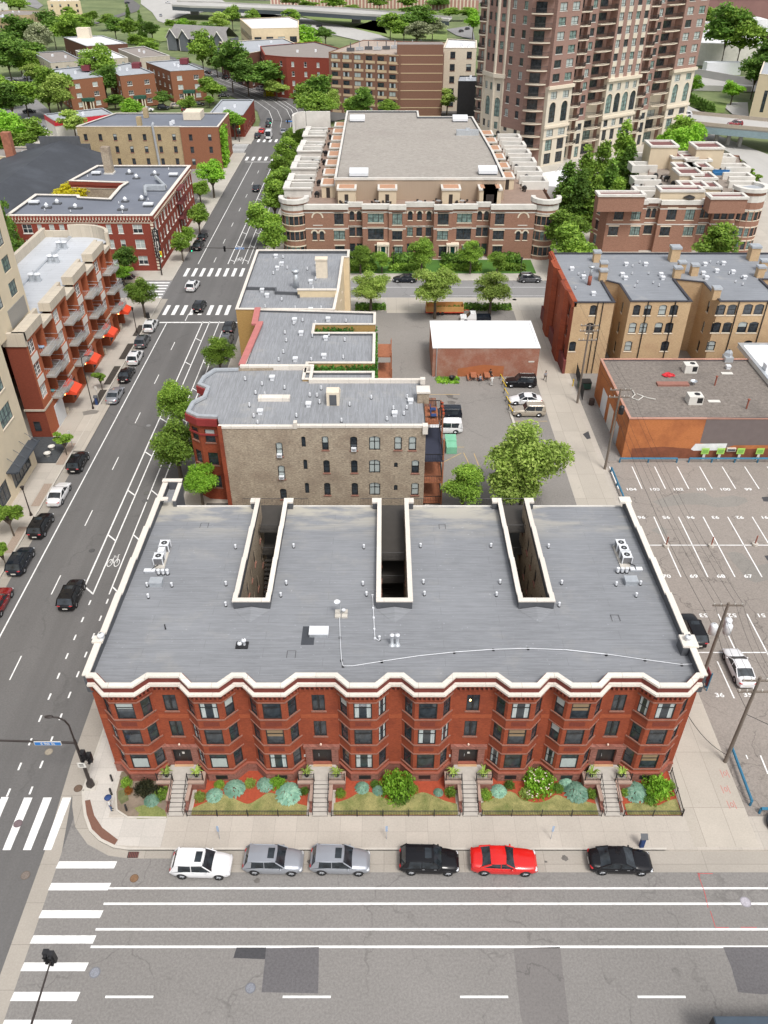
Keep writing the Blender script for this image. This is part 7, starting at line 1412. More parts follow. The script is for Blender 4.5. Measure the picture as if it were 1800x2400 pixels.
arc=[(cx_+R0*math.cos(a),cy_+R0*.9*math.sin(a))for a in np.linspace(math.pi*1.12,math.pi*1.95,16)];c.prism(arc+[(cx_+40,cy_+60),(cx_-40,cy_+60)],0,9.5,0,1);rb.part(c,'curved_hall',[sill_white,white_flat]);c=MB();a2=[(cx_+30*math.cos(a),cy_+4+26*math.sin(a))for a in np.linspace(math.pi*1.05,math.pi*2,12)];strip(c,a2,.4,-.4,9.5,13);c.box(cx_+6,cy_-6,9.5,cx_+26,cy_+10,16);c.box(cx_-18,cy_,9.5,cx_-2,cy_+8,12);rb.part(c,'roof_screen',[white_flat])
c=MB();xx,yy=zz(K3,1225,640,2);c.box(xx-8,yy-3.5,.1,xx+8,yy+2,5);rb.part(c,'garage_door',[white_metal]);rb.finish()
cv=Bld('convention_hall','huge pink brick hall with white bands and a dark dome at the top right','hall',zz(K3,1500,300,0));x,y=zz(K3,1080,330,0)
c=MB();c.box(x-5,y,0,x+220,y+120,20,0,1);c.box(x-8,y-1,20,x+222,y+110,23,1);c.box(x+40,y+40,23,x+200,y+110,33,0,1);cv.part(c,'wall',[P('pink_hall_brick',(.26,.14,.13),.9,var=.12,mode='wall',sc=.2),P('pinkish_flat_roof',(.5,.43,.4),.9,var=.1,sc=.05)])
c=MB();c.lathe((x+150,y+60),[(62,33),(58,42),(44,52),(22,59),(0,62)],28);cv.part(c,'dome',[P('dark_dome',(.12,.13,.14),.5)],smooth=True);cv.finish()
block('ivy_tan_house','small tan office with bright ivy on its corner beyond the tower',K3,[(1020,215),(1180,225),(1250,205),(1100,195)],14,sill_cream,grey_flat,None,3,'dark_dh',4,1.6,2,4,2,cat='office')
c=MB();x,y=zz(K3,1215,330,5);leafbox(c,x-4,y-3,.2,x+3,y,14,900,.9,random.Random(2));tag(c.build('ivy',[ivy]),'bright ivy covering the corner of the small tan office','ivy',None,'stuff')
bl,_=block('tan_right_building','tan building with tall slot windows cut by the right edge of the photo',K3,[],14,penth,grey_flat,sill_cream,1,'mod',6,1.2,7,7,2,pts_w=[zz(K3,1480,1090,0),zz(K3,2300,1150,0),zz(K3,2300,800,0),zz(K3,1560,850,0)],cat='building')
c=MB();x,y=zz(K3,1600,1000,0);c.box(x+12,y+2,14,x+60,y+40,26);bl.part(c,'upper_wall',[dk_brown])
for(nm,l,rgc,pts,z,wm_,rm_)in(('yellow_apartments','pale yellow three storey apartments near the top left',K4,[(520,12),(560,-2),(870,-2),(890,10)],11,cream_wall,white_flat),('old_stone_house','old tan stone house cut by the left edge',K4,[(-60,190),(130,200),(60,160),(-80,150)],13,old_tan,grey_flat),('long_tan_factory','long low tan factory behind the left trees',K4,[(0,170),(330,165),(500,120),(120,110),(0,120)],8,old_tan,brown_flat),('white_gable_house','white house corner at the top left',K4,[(-60,40),(80,40),(30,10),(-60,10)],9,sill_white,brown_flat)):
 block(nm,l,rgc,pts,z,wm_,rm_,None,3 if z>10 else 2,'dark_dh',5,1.3,1.6,3.2,1.2)
gh=Bld('grey_gabled_houses','row of grey gabled houses with white trim beyond the road bend','houses',zz(K5,500,480,0));rs=P('grey_shingle_roof',(.23,.22,.215),.9,var=.1,sc=.3);gw=P('slate_grey_siding',(.14,.15,.17),.85,var=.1)
a=Vector(zz(K5,300,520,0));b=Vector(zz(K5,860,560,0));u=(b-a).normalized();n=Vector((-u.y,u.x));L=(b-a).length
def q3(s,d,z):p=a+u*s+n*d;return(p.x,p.y,z)
c=MB();c.mesh([q3(0,0,0),q3(L,0,0),q3(L,16,0),q3(0,16,0),q3(0,0,6),q3(L,0,6),q3(L,16,6),q3(0,16,6)],[(0,1,5,4),(1,2,6,5),(3,0,4,7)]);c.mesh([q3(0,0,6),q3(0,16,6),q3(0,8,11)],[(0,2,1)]);gh.part(c,'wall',[gw]);c=MB();c.mesh([q3(-.5,-.8,5.7),q3(L,-.8,5.7),q3(L,8,11.2),q3(-.5,8,11.2),q3(L,16.8,5.7),q3(-.5,16.8,5.7)],[(0,1,2,3),(3,2,4,5)]);gh.part(c,'roof',[rs])
for k,s in enumerate((4,12,27,34)):
 if s>L:continue
 c=MB();c.mesh([q3(s-3,-2,0),q3(s+3,-2,0),q3(s+3,-2,6),q3(s-3,-2,6),q3(s,-2,9.6),q3(s,5,9.6),q3(s-3,1,6),q3(s+3,1,6)],[(0,1,2,4,3)],0);c.mesh([q3(s-3.5,-2.4,5.7),q3(s,-2.4,10),q3(s,6,10),q3(s-3.5,2,5.7),q3(s+3.5,-2.4,5.7),q3(s+3.5,2,5.7)],[(0,1,2,3),(1,4,5,2)],1);c.tube(q3(s-3.5,-2.5,5.8),q3(s,-2.5,10),.25,n=4,m=2);c.tube(q3(s+3.5,-2.5,5.8),q3(s,-2.5,10),.25,n=4,m=2);c.tube(q3(s-3,-2.05,0),q3(s-3,-2.05,6),.15,n=4,m=2);gh.part(c,'gable',[gw,rs,sill_white])
gh.finish()
# ================= TREES AND PLANTS =================
nr=np.random.RandomState(4)
def leaf_quads(cent,sizes,rs,droop=.3):
 n=len(cent);nrm=rs.normal(size=(n,3));nrm[:,2]=np.abs(nrm[:,2])+droop;nrm/=np.linalg.norm(nrm,axis=1)[:,None]
 a=np.cross(nrm,rs.normal(size=(n,3)));a/=np.linalg.norm(a,axis=1)[:,None];b=np.cross(nrm,a);s=sizes[:,None]
 v=np.stack([cent-a*s,cent-b*s*.55,cent+a*s,cent+b*s*.55],1).reshape(-1,3);return v
def quad_mesh(name,v,mat):
 me=bpy.data.meshes.new(name);n=len(v)//4;me.vertices.add(len(v));me.vertices.foreach_set('co',v.astype(np.float32).ravel());me.loops.add(n*4);me.loops.foreach_set('vertex_index',np.arange(n*4,dtype=np.int32));me.polygons.add(n)
 me.polygons.foreach_set('loop_start',np.arange(0,n*4,4,dtype=np.int32));me.polygons.foreach_set('loop_total',np.full(n,4,dtype=np.int32));me.materials.append(mat);me.update(calc_edges=True);me.validate();return me
GRN={'mid':leafmat('mid_green_leaves',(.15,.28,.035),(.33,.48,.07)),'dark':leafmat('dark_green_leaves',(.085,.19,.028),(.21,.34,.055)),'bright':leafmat('bright_green_leaves',(.17,.38,.025),(.32,.54,.06)),'yellow':leafmat('golden_leaves',(.55,.48,.01),(.75,.66,.03),(.4,.36,.01)),'pale':leafmat('pale_silver_leaves',(.26,.30,.17),(.42,.44,.26)),'olive':leafmat('olive_leaves',(.24,.37,.06),(.45,.55,.14)),'rust':leafmat('rust_leaves',(.25,.09,.02),(.35,.14,.03)),'purple':leafmat('dark_purple_leaves',(.015,.02,.01),(.05,.05,.02)),'hosta':leafmat('blue_green_hosta_leaves',(.15,.30,.22),(.34,.52,.40),(.11,.24,.17))}
def make_tree(kind,seed,N=5200,size=.075):
 rs=np.random.RandomState(seed);blobs=[]
 if kind=='cone':
  for k in range(34):t=rs.rand()**.8;z=.25+2.7*t;rr=(1-t)*.8*np.sqrt(rs.rand());a=rs.rand()*6.28;blobs.append((rr*np.cos(a),rr*np.sin(a),z,.22+.3*(1-t),.3))
 elif kind=='column':
  for k in range(26):t=rs.rand();z=.2+2.7*t;blobs.append((rs.normal()*.2,rs.normal()*.2,z,.45*(1-.6*t),.35))
 else:
  nb={'broad':30,'airy':20,'young':11}[kind]
  for k in range(nb):
   d=rs.normal(size=3);d/=np.linalg.norm(d);r=rs.rand()**.45*(.78 if kind!='young' else.6);s=rs.uniform(.28,.48)if kind=='broad' else rs.uniform(.2,.34)
   blobs.append((d[0]*r,d[1]*r,1.95+d[2]*r*1.05-.15*(d[0]**2+d[1]**2),s,s*.85))
 cs=[];w=np.array([b[3]**2 for b in blobs]);w/=w.sum()
 for b,wi in zip(blobs,w):
  n=int(N*wi);d=rs.normal(size=(n,3));d/=np.linalg.norm(d,axis=1)[:,None];r=rs.rand(n)**.35;d[:,2]=np.where(d[:,2]<-.3,-d[:,2]*.4,d[:,2])
  cs.append(np.array(b[:3])+d*r[:,None]*np.array([b[3],b[3],b[4]]))
 c=np.concatenate(cs);sz=size*rs.uniform(.55,1.35,len(c));t=MB();base=.95 if kind in('broad','airy','young')else.3
 t.tube((0,0,0),(.02,0,base),.085 if kind!='young' else.045,.06 if kind!='young' else.035,7)
 if kind in('cone','column'):t.tube((0,0,base),(0,0,2.6),.06,.02,6)
 else:
  for b in blobs[::2 if kind=='broad' else 1]:m_=(b[0]*.4,b[1]*.4,base+(b[2]-base)*.55);t.tube((.02,0,base-.05),m_,.045,.03,5,caps=False);t.tube(m_,b[:3],.03,.01,5,caps=False)
 return c,sz,t
PRO={}
def proto(kind,col,seed,N=5200,size=.075):
 k=(kind,col,seed)
 if k not in PRO:
  c,sz,t=make_tree(kind,seed,N,size);PRO[k]=(quad_mesh('crown',leaf_quads(c,sz,np.random.RandomState(seed+9)),GRN[col]),t.data('trunk',bark))
 return PRO[k]
tn=[0]
def tree(x,y,r,h,kind,col,label,group=None,z=.12,hd=False):
 tn[0]+=1;seed=tn[0]%3+(10 if hd else 0);cm,tm2=proto(kind,col,seed,15000 if hd else 5200,.045 if hd else.075)
 t=thing({'cone':'conifer_like_tree','column':'columnar_tree','young':'young_tree'}.get(kind,'leafy_tree'),label,'tree',(x,y,z),(tn[0]*2.4)%6.28,group)
 o=bpy.data.objects.new('crown',cm);COL.objects.link(o);o.parent=t;o.scale=(r,r,h/3);o2=bpy.data.objects.new('trunk',tm2);COL.objects.link(o2);o2 .parent=t;o2 .scale=(min(r,3.6),min(r,3.6),h/3)
 return t
def TR(rg,px,py,r,h,kind,col,label,group=None,hd=False,zc=.62):
 if kind in('broad','airy')and rg not in(T1,T2):h=max(h*1.12,2.3*r)
 elif rg==T1:r*=.86
 x,y=D(px,py,h*zc)if rg is None else zz(rg,px,py,h*zc);return tree(x,y,r,h,kind,col,label,group,hd=hd)
TR(None,385,872,2.9,8,'broad','mid','leafy tree between the avenue and the red bay of the tan brick house, farther one',hd=True)
TR(None,378,960,3.6,9,'broad','mid','large full tree hiding the red bay of the tan brick house',hd=True)
TR(None,430,1040,2.6,6,'broad','bright','bright bushy tree at the rear left corner of the long red row',hd=True)
TR(None,472,762,2.5,6.5,'broad','mid','street tree left of the pink coped flat roof',hd=True)
TR(None,1138,985,4.9,11.5,'broad','olive','big light green willow like tree in the rear car park',hd=True)
TR(None,1110,1055,3.2,6.5,'broad','olive','lower light green tree in front of the willow like one')
TR(None,1003,1045,2.9,6,'broad','mid','loose bushy tree between the back porch and the big light tree',hd=True)
for px,py,r,h,l in((800,618,3.5,6.3,'left of three spreading street trees before the far side street'),(942,615,4.5,6.6,'middle and widest of three spreading street trees above the orange trailer'),(1062,624,3.5,6.2,'right of three spreading street trees before the far side street')):TR(None,px,py,r,h,'broad','olive',l,'street trees on the near side of the far street',hd=True)
for px,py,r,h,l in((778,552,2.6,5.5,'green tree at the left door of the town houses'),(912,543,3.3,8,'tallest green tree before the town house doors'),(1018,548,2.5,6,'green tree before the right hand door of the town houses'),(825,560,2.0,4,'small tree by the first cream porch'),(1075,562,2.3,4.5,'greyish small tree beside the town house path')):TR(None,px,py,r,h,'broad','mid',l,hd=True)
for i,(px,py,r)in enumerate(((570,470,4.0),(592,428,4.2),(605,392,4.2),(613,358,4),(622,330,4),(634,300,4),(590,505,3.4))):TR(None,px,py,r,9,'broad','mid','full green street tree in the row along the town houses and the avenue','street trees in the row beside the town houses')
for i,(px,py,r,h)in enumerate(((545,330,5,13),(640,260,5,14),(620,380,5,12),(735,230,5,15),(780,330,5,13),(850,140,5.5,16),(880,240,5,14),(700,400,4.5,11),(560,400,4.5,10),(820,400,4.5,11))):TR(T6,px,py,r,h,'cone','mid' if i%2 else 'dark','tall dense dark green tree in the clump between the two town house blocks','tall trees between the town house blocks',zc=.55)
for px,py,l in((540,560,'upper round green tree right of the turret'),(580,640,'lower round green tree right of the turret'),(1370,650,'green tree rising before the right town houses')):TR(T6,px,py,4.8,7,'broad','mid',l)
x,y=zz(T4,480,262,9);tree(x,y,6.3,11.5,'broad','yellow','golden yellow tree in the court of the red corner house',hd=True)
for px,py,h,l in((40,520,14,'taller dark columnar evergreen behind the balcony apartments'),(95,580,12,'shorter dark columnar evergreen behind the balcony apartments')):TR(T4,px,py,2.4,h,'column','dark',l)
for px,py,r,h,c,l in((800,705,2.6,6,'dark','dark small tree against the red corner house wall'),(790,790,2.2,4.5,'bright','bright small tree behind the parked beige car'),(912,925,3.0,7,'mid','street tree on the corner by the far crosswalk'),(1280,430,2.6,6.5,'mid','farthest of three street trees beside the red corner house'),(1215,548,2.1,5.5,'mid','middle of three street trees beside the red corner house'),(1170,612,2.1,5.5,'mid','nearest of three street trees beside the red corner house'),(1370,165,4,7,'bright','bright tree at the pavement by the long ochre house'),(1290,250,2.8,5,'mid','low tree in the gap beyond the red corner house')):TR(T4,px,py,r,h,'broad',c,l,hd=px==912)
for px,py,r,h,l in((485,1095,1.9,4.2,'young tree near the garage door of the balcony apartments'),(775,615,1.5,3.6,'thin young tree in the dark planted strip below the awnings')):TR(A1,px,py,r,h,'young','mid',l)
for px,py,r,h,l in((12,1105,2.4,6,'leafy young tree by the tan tower at the left edge'),(0,1188,1.5,5,'green tree cut by the left edge')):TR(None,px,py,r,h,'young','mid',l)
lf='green tree in the far left neighbourhood beyond the walk up apartments'
for i,(px,py,r,h,c)in enumerate(((60,830,8,14,'bright'),(180,860,7,12,'mid'),(30,930,6,10,'mid'),(150,200,13,20,'dark'),(330,150,12,20,'dark'),(430,190,12,19,'mid'),(520,170,9,16,'mid'),(100,300,13,19,'dark'),(40,370,11,17,'dark'),(150,400,9,13,'mid'),(340,520,8,17,'mid'),(380,600,7,15,'olive'),(300,620,6,12,'mid'),(150,600,9,14,'mid'),(60,640,9,13,'dark'),(640,420,9,19,'mid'),(670,500,7,15,'dark'),(470,785,6,9,'olive'),(860,710,5,9,'bright'),(1210,665,4,7,'mid'),(1355,650,2.5,4,'bright'),(1515,785,5,9,'bright'),(1300,300,8,21,'mid'),(1490,390,10,19,'dark'),(1600,480,8,13,'dark'),(1370,560,7,10,'mid'),(1180,180,7,12,'bright'),(830,180,8,13,'mid'),(910,260,8,10,'mid'),(740,170,8,12,'dark'),(620,270,7,8,'mid'),(980,180,6,12,'dark'),(1430,140,8,13,'olive'),(1500,95,7,14,'mid'),(1240,160,6,8,'mid'),(1350,170,8,6,'dark'),(1640,110,6,12,'mid'),(580,100,7,9,'mid'),(450,80,7,9,'mid'),(120,30,10,12,'mid'),(60,10,10,14,'dark'),(220,470,7,9,'olive'),(1400,400,5,10,'olive'),(1050,630,5,6,'dark'),(740,650,5,5,'dark'),(1180,410,5,6,'mid'),(20,560,8,12,'mid'),(690,130,8,9,'mid'),(960,310,7,9,'mid'),(1120,150,6,7,'mid'))):
 TR(T1,px,py,r,h,'broad',c,lf if px<1300 else 'green tree in the far background left of the tower','far trees left of the tower')
TR(T1,250,265,9,19,'broad','pale','pale cream flowering tree among the dark trees at the left');TR(T1,910,150,4,15,'cone','dark','dark conifer beside the highway ramp');TR(T1,830,85,3.5,12,'cone','dark','small dark conifer above the highway ramp');TR(T1,1380,315,4,14,'cone','dark','dark conifer between the grey gabled houses')
for i,(px,py,r,h,c)in enumerate(((270,265,12,17,'bright'),(380,570,8,16,'dark'),(330,640,6,12,'mid'),(400,690,7,11,'mid'),(470,650,4,12,'olive'),(230,110,8,12,'mid'),(450,220,6,9,'dark'),(1040,110,11,20,'dark'),(870,150,9,14,'mid'),(960,190,8,12,'mid'),(1410,120,6,17,'bright'),(680,660,5,12,'dark'),(640,690,5,9,'mid'),(130,560,5,8,'olive'),(50,490,9,13,'dark'),(500,15,10,12,'mid'),(340,25,8,8,'mid'),(800,15,10,9,'mid'),(1250,80,8,8,'mid'),(1120,90,8,8,'mid'),(1380,80,8,8,'mid'),(620,50,7,5,'mid'),(980,60,7,6,'dark'),(1240,640,4,9,'olive'),(860,700,4,7,'mid'),(1180,10,9,9,'dark'),(980,5,10,12,'mid'),(240,5,9,10,'mid'))):TR(T2,px,py,r,h,'broad',c,'green tree in the background around the highway and the mid rise','far trees around the mid rise')
for px,py,l in((1145,165,'right of two pale silvery trees by the overpass'),(1045,205,'left of two pale silvery trees by the overpass')):TR(T2,px,py,8,13,'broad','pale',l)
for px,py,r,h,c,l in((1300,260,12,16,'dark','dark tree before the pink hall'),(1440,280,12,15,'mid','tree spreading before the long pink hall wall'),(1625,570,9,15,'dark','dark tree at the right edge by the white round building'),(1560,660,7,7,'dark','low dark shrubbery tree at the bank'),(1345,820,4,6,'bright','small lone tree on the road verge'),(1270,370,6,7,'mid','low tree beside the small tan office'),(960,780,4,5,'bright','small tree by the tower balconies'),(900,1185,5.5,10,'mid','green tree at the foot of the tower by the bridge'),(1110,180,7,9,'mid','tree behind the tower edge')):TR(K3,px,py,r,h,'broad',c,l)
TR(K6,900,155,6,7,'broad','bright','bright tree behind the right town houses');TR(K6,750,110,5,8,'broad','bright','light tree between tower and penthouses')
for k in range(9):TR(K3,940+k*26,895+k*13,1.8,3.6,'cone','dark','small dark evergreen in the row on the freeway bank','small evergreens on the freeway bank')
for px,py,h in((1500,410,5),(1545,470,5),(1350,290,4)):TR(K6,px,py,2.4,h,'young','mid','thin tree on the verge between the freeway and the right town houses','thin trees on the freeway verge')
def bush_mesh(key,seed,N,size,col,flat_=.75,hosta=False):
 if key in PRO:return PRO[key]
 rs=np.random.RandomState(seed);d=rs.normal(size=(N,3));d/=np.linalg.norm(d,axis=1)[:,None];d[:,2]=np.abs(d[:,2]);lump=1+.18*np.sin(d[:,0]*6+seed)*np.sin(d[:,1]*7)+.12*np.sin(d[:,2]*9+d[:,0]*5);r=(rs.rand(N)**.3)*lump
 c=d*r[:,None];c[:,2]*=flat_
 if hosta:
  n=N;out=[]
  for i in range(n):
   a=rs.rand()*6.28;rr=rs.rand()**.6;z=.55*(1-rr**2)+.12*rs.rand();ca,sa=math.cos(a),math.sin(a);L=.17*rs.uniform(.7,1.2);dz=-.5*L*(rr+.2);p=np.array([ca*rr,sa*rr,z]);out+=[p-np.array([ca,sa,0])*L+np.array([0,0,-dz*.4]),p+np.array([-sa,ca,0])*L*.55,p+np.array([ca,sa,0])*L+np.array([0,0,dz]),p-np.array([-sa,ca,0])*L*.55]
  v=np.array(out)
 else:v=leaf_quads(c,size*rs.uniform(.6,1.3,N),rs)
 PRO[key]=quad_mesh('leaves',v,GRN[col]);return PRO[key]
def bush(x,y,r,h,kind,label,group=None,z=.16):
 nm={'hosta':'hosta_plant'}.get(kind,'shrub')
 me=bush_mesh(('b',kind),5,420 if kind=='hosta' else 1500,.085,kind,.75,kind=='hosta');t=thing(nm,label,'plant' if kind=='hosta' else 'shrub',(x,y,z),x%6,group)
 o=bpy.data.objects.new('leaves',me);COL.objects.link(o);o.parent=t;o.scale=(r,r,h/.75)
 if kind!='hosta':m=MB();[m.tube((0,0,0),(r*.4*math.cos(k*2.1),r*.4*math.sin(k*2.1),h*.6),.035,.015,5)for k in range(3)];o=m.build('stems',bark,t,off=(0,0,0))
 return t
nth=('bed left of the second stoop','bed between the second and third stoops','bed between the third and fourth stoops','bed right of the last stoop')
for rg,px,py,r,h,k,l in((B1,500,925,.62,.45,'hosta','pale blue hosta in the bare corner garden'),(B1,920,890,.68,.5,'hosta','leftmost blue hosta in the '+nth[0]),(B1,1055,840,.85,.75,'hosta','tall blue hosta on the red mulch, second from the left'),(B1,1265,815,.72,.6,'hosta','blue hosta beside the bright bush, third from the left'),(B1,1420,875,1.05,.7,'hosta','widest blue hosta at the right end of the first mulch bed'),(B1,1345,788,.75,.8,'bright','bright green bush behind the widest blue hosta'),(B1,825,905,.5,.6,'olive','small olive bush at the left of the first mulch bed'),(B1,1160,812,.48,.55,'olive','small olive bush between two blue hostas'),(B1,955,822,.45,.45,'mid','small green bush under the basement window'),(B1,1525,865,.4,.5,'dark','dark little bush against the second stoop wall'),(B1,455,845,.85,1.1,'purple','dark purple bush in the corner garden below the bay'),(B1,575,880,.7,.6,'mid','green bush by the first stoop wall'),(B1,330,810,.5,.7,'mid','green bush at the kerb corner of the garden'),(B1,345,865,.35,.6,'rust','rust coloured small plant in the corner garden'),(B1,560,850,.6,.7,'purple','dark bush right beside the first stoop'),(B2,680,850,1.45,1.9,'bright','biggest bright green round shrub in the '+nth[1]),(B2,700,935,.8,.7,'dark','dark low shrub under the biggest bright shrub'),(B2,440,868,.58,.55,'hosta','blue hosta at the second stoop wall'),(B2,555,888,.5,.45,'hosta','small blue hosta left of the biggest bright shrub'),(B2,290,915,.45,.5,'mid','small green bush right of the second stoop'),(B2,530,850,.4,.4,'dark','dark small bush left of the big bright shrub'),(B2,790,882,.5,.5,'mid','green bush at the right of the biggest bright shrub'),(B2,970,905,.4,.3,'hosta','little pale blue hosta alone on the mulch'),(B2,1055,902,.5,.6,'mid','green bush at the third stoop wall'),(B2,1300,925,.55,.6,'mid','green bush right of the third stoop'),(B2,1390,895,.65,.35,'hosta','low blue hosta below the sailing boat window'),(B2,1465,855,.45,.5,'dark','dark small bush behind the low blue hosta'),(B2,1580,915,.6,.5,'olive','olive low bush before the pink flowering shrub'),(B3,170,775,1.35,1.6,'bright','round shrub with pale flowers in the '+nth[2]),(B3,420,835,1.0,.7,'hosta','large blue hosta left of the last stoop'),(B3,350,775,.55,.5,'hosta','smaller blue hosta below the bay window'),(B3,300,820,.5,.5,'dark','dark bush between the flowering shrub and hosta'),(B3,515,855,.5,.45,'mid','green bush against the last stoop wall'),(B3,805,835,1.0,.7,'hosta','large blue hosta right of the last stoop'),(B3,945,810,1.25,1.4,'bright','bright round shrub near the driveway fence'),(B3,900,895,.6,.45,'dark','dark low bush under the last bright shrub'),(B3,1030,800,.4,.6,'mid','narrow green bush at the driveway fence'),(B3,735,850,.4,.4,'mid','small green bush at the right of the last stairs')):
 x,y=zz(rg,px,py,.16+h*.45);bush(x,min(y,40.1),r,h,k,l)
fl_m=P('pale_pink_petals',(.75,.62,.55),.7)
for k in range(1):
 x,y=zz(B3,170,775,1);c=MB();rr=random.Random(3)
 for _ in range(46):a=rr.uniform(0,6.28);e=rr.uniform(.1,1.3);c.blob((x+1.35*math.cos(a)*math.cos(e),min(y,40.1)+1.35*math.sin(a)*math.cos(e),.2+1.6*math.sin(e)),.07,.07,.06,5)
 tag(c.build('blossoms',[fl_m]),'pale blossoms scattered over the round shrub','blossoms',None,'stuff')
for i,cx in enumerate(DOORS):
 for sg,w in((-1,'left'),(1,'right')):
  x=cx+sg*1.25;t=thing('potted_palm','dark pot with a small spiky palm on the %s side of the %s door'%(w,('leftmost','second','third','rightmost')[i]),'potted plant',(x,40.1,1.13));c=MB();c.lathe((x,40.1),[(.16,1.13),(.25,1.5),(.22,1.5),(0,1.46)],10);part(c,'pot',[black_paint],t,True)
  c=MB();rr=random.Random(i*2+sg)
  for _ in range(22):
   a=rr.uniform(0,6.28);L=rr.uniform(.35,.65);p0=Vector((x,40.1,1.5));d=Vector((math.cos(a),math.sin(a),0));sd=Vector((-d.y,d.x,0))*.06;p1=p0+d*L*.55+Vector((0,0,L*.8));p2=p0+d*L*1.15+Vector((0,0,L*.5));c.face([p0-sd*.4,p0+sd*.4,p1+sd,p1-sd]);c.face([p1-sd,p1+sd,p2])
  part(c,'fronds',[GRN['olive']],t)
def hedge(x0,y0,x1,y1,h,col,label,n=None):
 c=MB();r_=random.Random(int(x0*7));leafbox(c,x0,y0,.15,x1,y1,h,n or int(abs(x1-x0)*abs(y1-y0)*60+200),.28,r_);o=single(c,'hedge',[GRN[col]],label,'hedge',loc=(x0,y0,.12));return o
for i,(a,b)in enumerate(((-12.5,-1.5),(1.0,8.5),(11.5,20),(23.5,29))):hedge(a,160.2,b,162,1.3,'mid','clipped hedge along the far pavement, number %s from the left before the town houses'%('one','two','three','four')[i]);hedge(a+.5,163,b-.5,167,1.9,'dark','planted shrub bed behind the clipped hedge, %s from the left'%('first','second','third','fourth')[i])
flat('town_lawn',P('deep_lawn',(.06,.15,.02),.95,var=.2,sc=.5),[R(-20,159.2,31,167.2)],.15)
for a,b,l in((-5.2,.3,'scrubby growth under the left far street tree'),(9,23.5,'scrubby growth behind the orange trailer')):hedge(a,140,b,141.6,1.1,'dark',l)
flat('weedy_verge',P('weed_green',(.09,.15,.04),.95,var=.4,sc=2),[[zz(A3,*q,.13)for q in[(355,870),(380,840),(470,835),(530,860),(515,895),(380,900)]]],.142)
hedge(8.3,111.3,11.8,113.5,.35,'bright','rough weeds at the foot of the worn brick garage',160)
c=MB();leafbox(c,-46.8,243.5,.2,-45.3,251,10.5,1500,.45,random.Random(1));tag(c.build('ivy',[GRN['bright']]),'bright ivy on the corner of the long ochre house','ivy',None,'stuff')
hedge(-48.3,357,-43,361,1.6,'yellow','yellow green hedge by the road bend')
# ================= VEHICLES =================
car_glass=glassmat('car_glass',(.012,.015,.018),.05,.6);tail=P('tail_light_red',(.4,.01,.015),.3);lamp=P('headlight_lens',(.6,.62,.65),.15);hub=P('alloy_rim',(.45,.46,.48),.35,.6);trim_b=P('black_plastic_trim',(.02,.02,.022),.6)
def paint(n,c,r=.22,me=.0):return P(n,c,r,me,var=.03,coat=.35 if max(c)<.03 else.8,spec=.25 if max(c)<.03 else.5)
PNT={'white':paint('white_car_paint',(.72,.72,.73)),'silver':paint('silver_car_paint',(.38,.40,.44),.3,.5),'grey':paint('grey_car_paint',(.12,.125,.135),.3,.4),'black':paint('black_car_paint',(.008,.008,.01)),'navy':paint('blue_black_car_paint',(.012,.016,.024)),'red':paint('bright_red_car_paint',(.60,.012,.01)),'maroon':paint('dark_red_car_paint',(.22,.008,.012)),'beige':paint('beige_car_paint',(.42,.37,.30),.3,.3),'blue':paint('blue_car_paint',(.2,.3,.45),.3,.3)}
def interp(tb,f):
 for(a,x),(b,y)in zip(tb[:-1],tb[1:]):
  if f<=b:return x+(y-x)*(f-a)/(b-a)
 return tb[-1][1]
CT_={'suv':(4.55,1.85,1.68,[(0,.8),(.03,1.02),(.3,1.06),(.72,1.04),(.8,1.0),(.95,.86),(1,.62)],(-2.18,-1.75,.3,1.0)),'sedan':(4.8,1.83,1.44,[(0,.78),(.04,.98),(.2,1.0),(.5,.95),(.74,.95),(.95,.74),(1,.55)],(-1.75,-.85,.25,1.1)),'muscle':(5.05,1.92,1.45,[(0,.85),(.03,1.06),(.2,1.08),(.5,1.0),(.72,1.0),(.96,.88),(1,.6)],(-1.85,-1.0,.1,.85)),'boxy':(4.75,1.85,1.8,[(0,.85),(.02,1.12),(.3,1.12),(.72,1.1),(.78,1.08),(.97,.98),(1,.65)],(-2.3,-2.15,.35,.85)),'van':(5.8,2.0,2.6,[(0,.9),(.01,1.3),(.8,1.3),(.88,1.2),(1,.7)],(-2.88,-2.84,1.7,2.35))}
PC={}
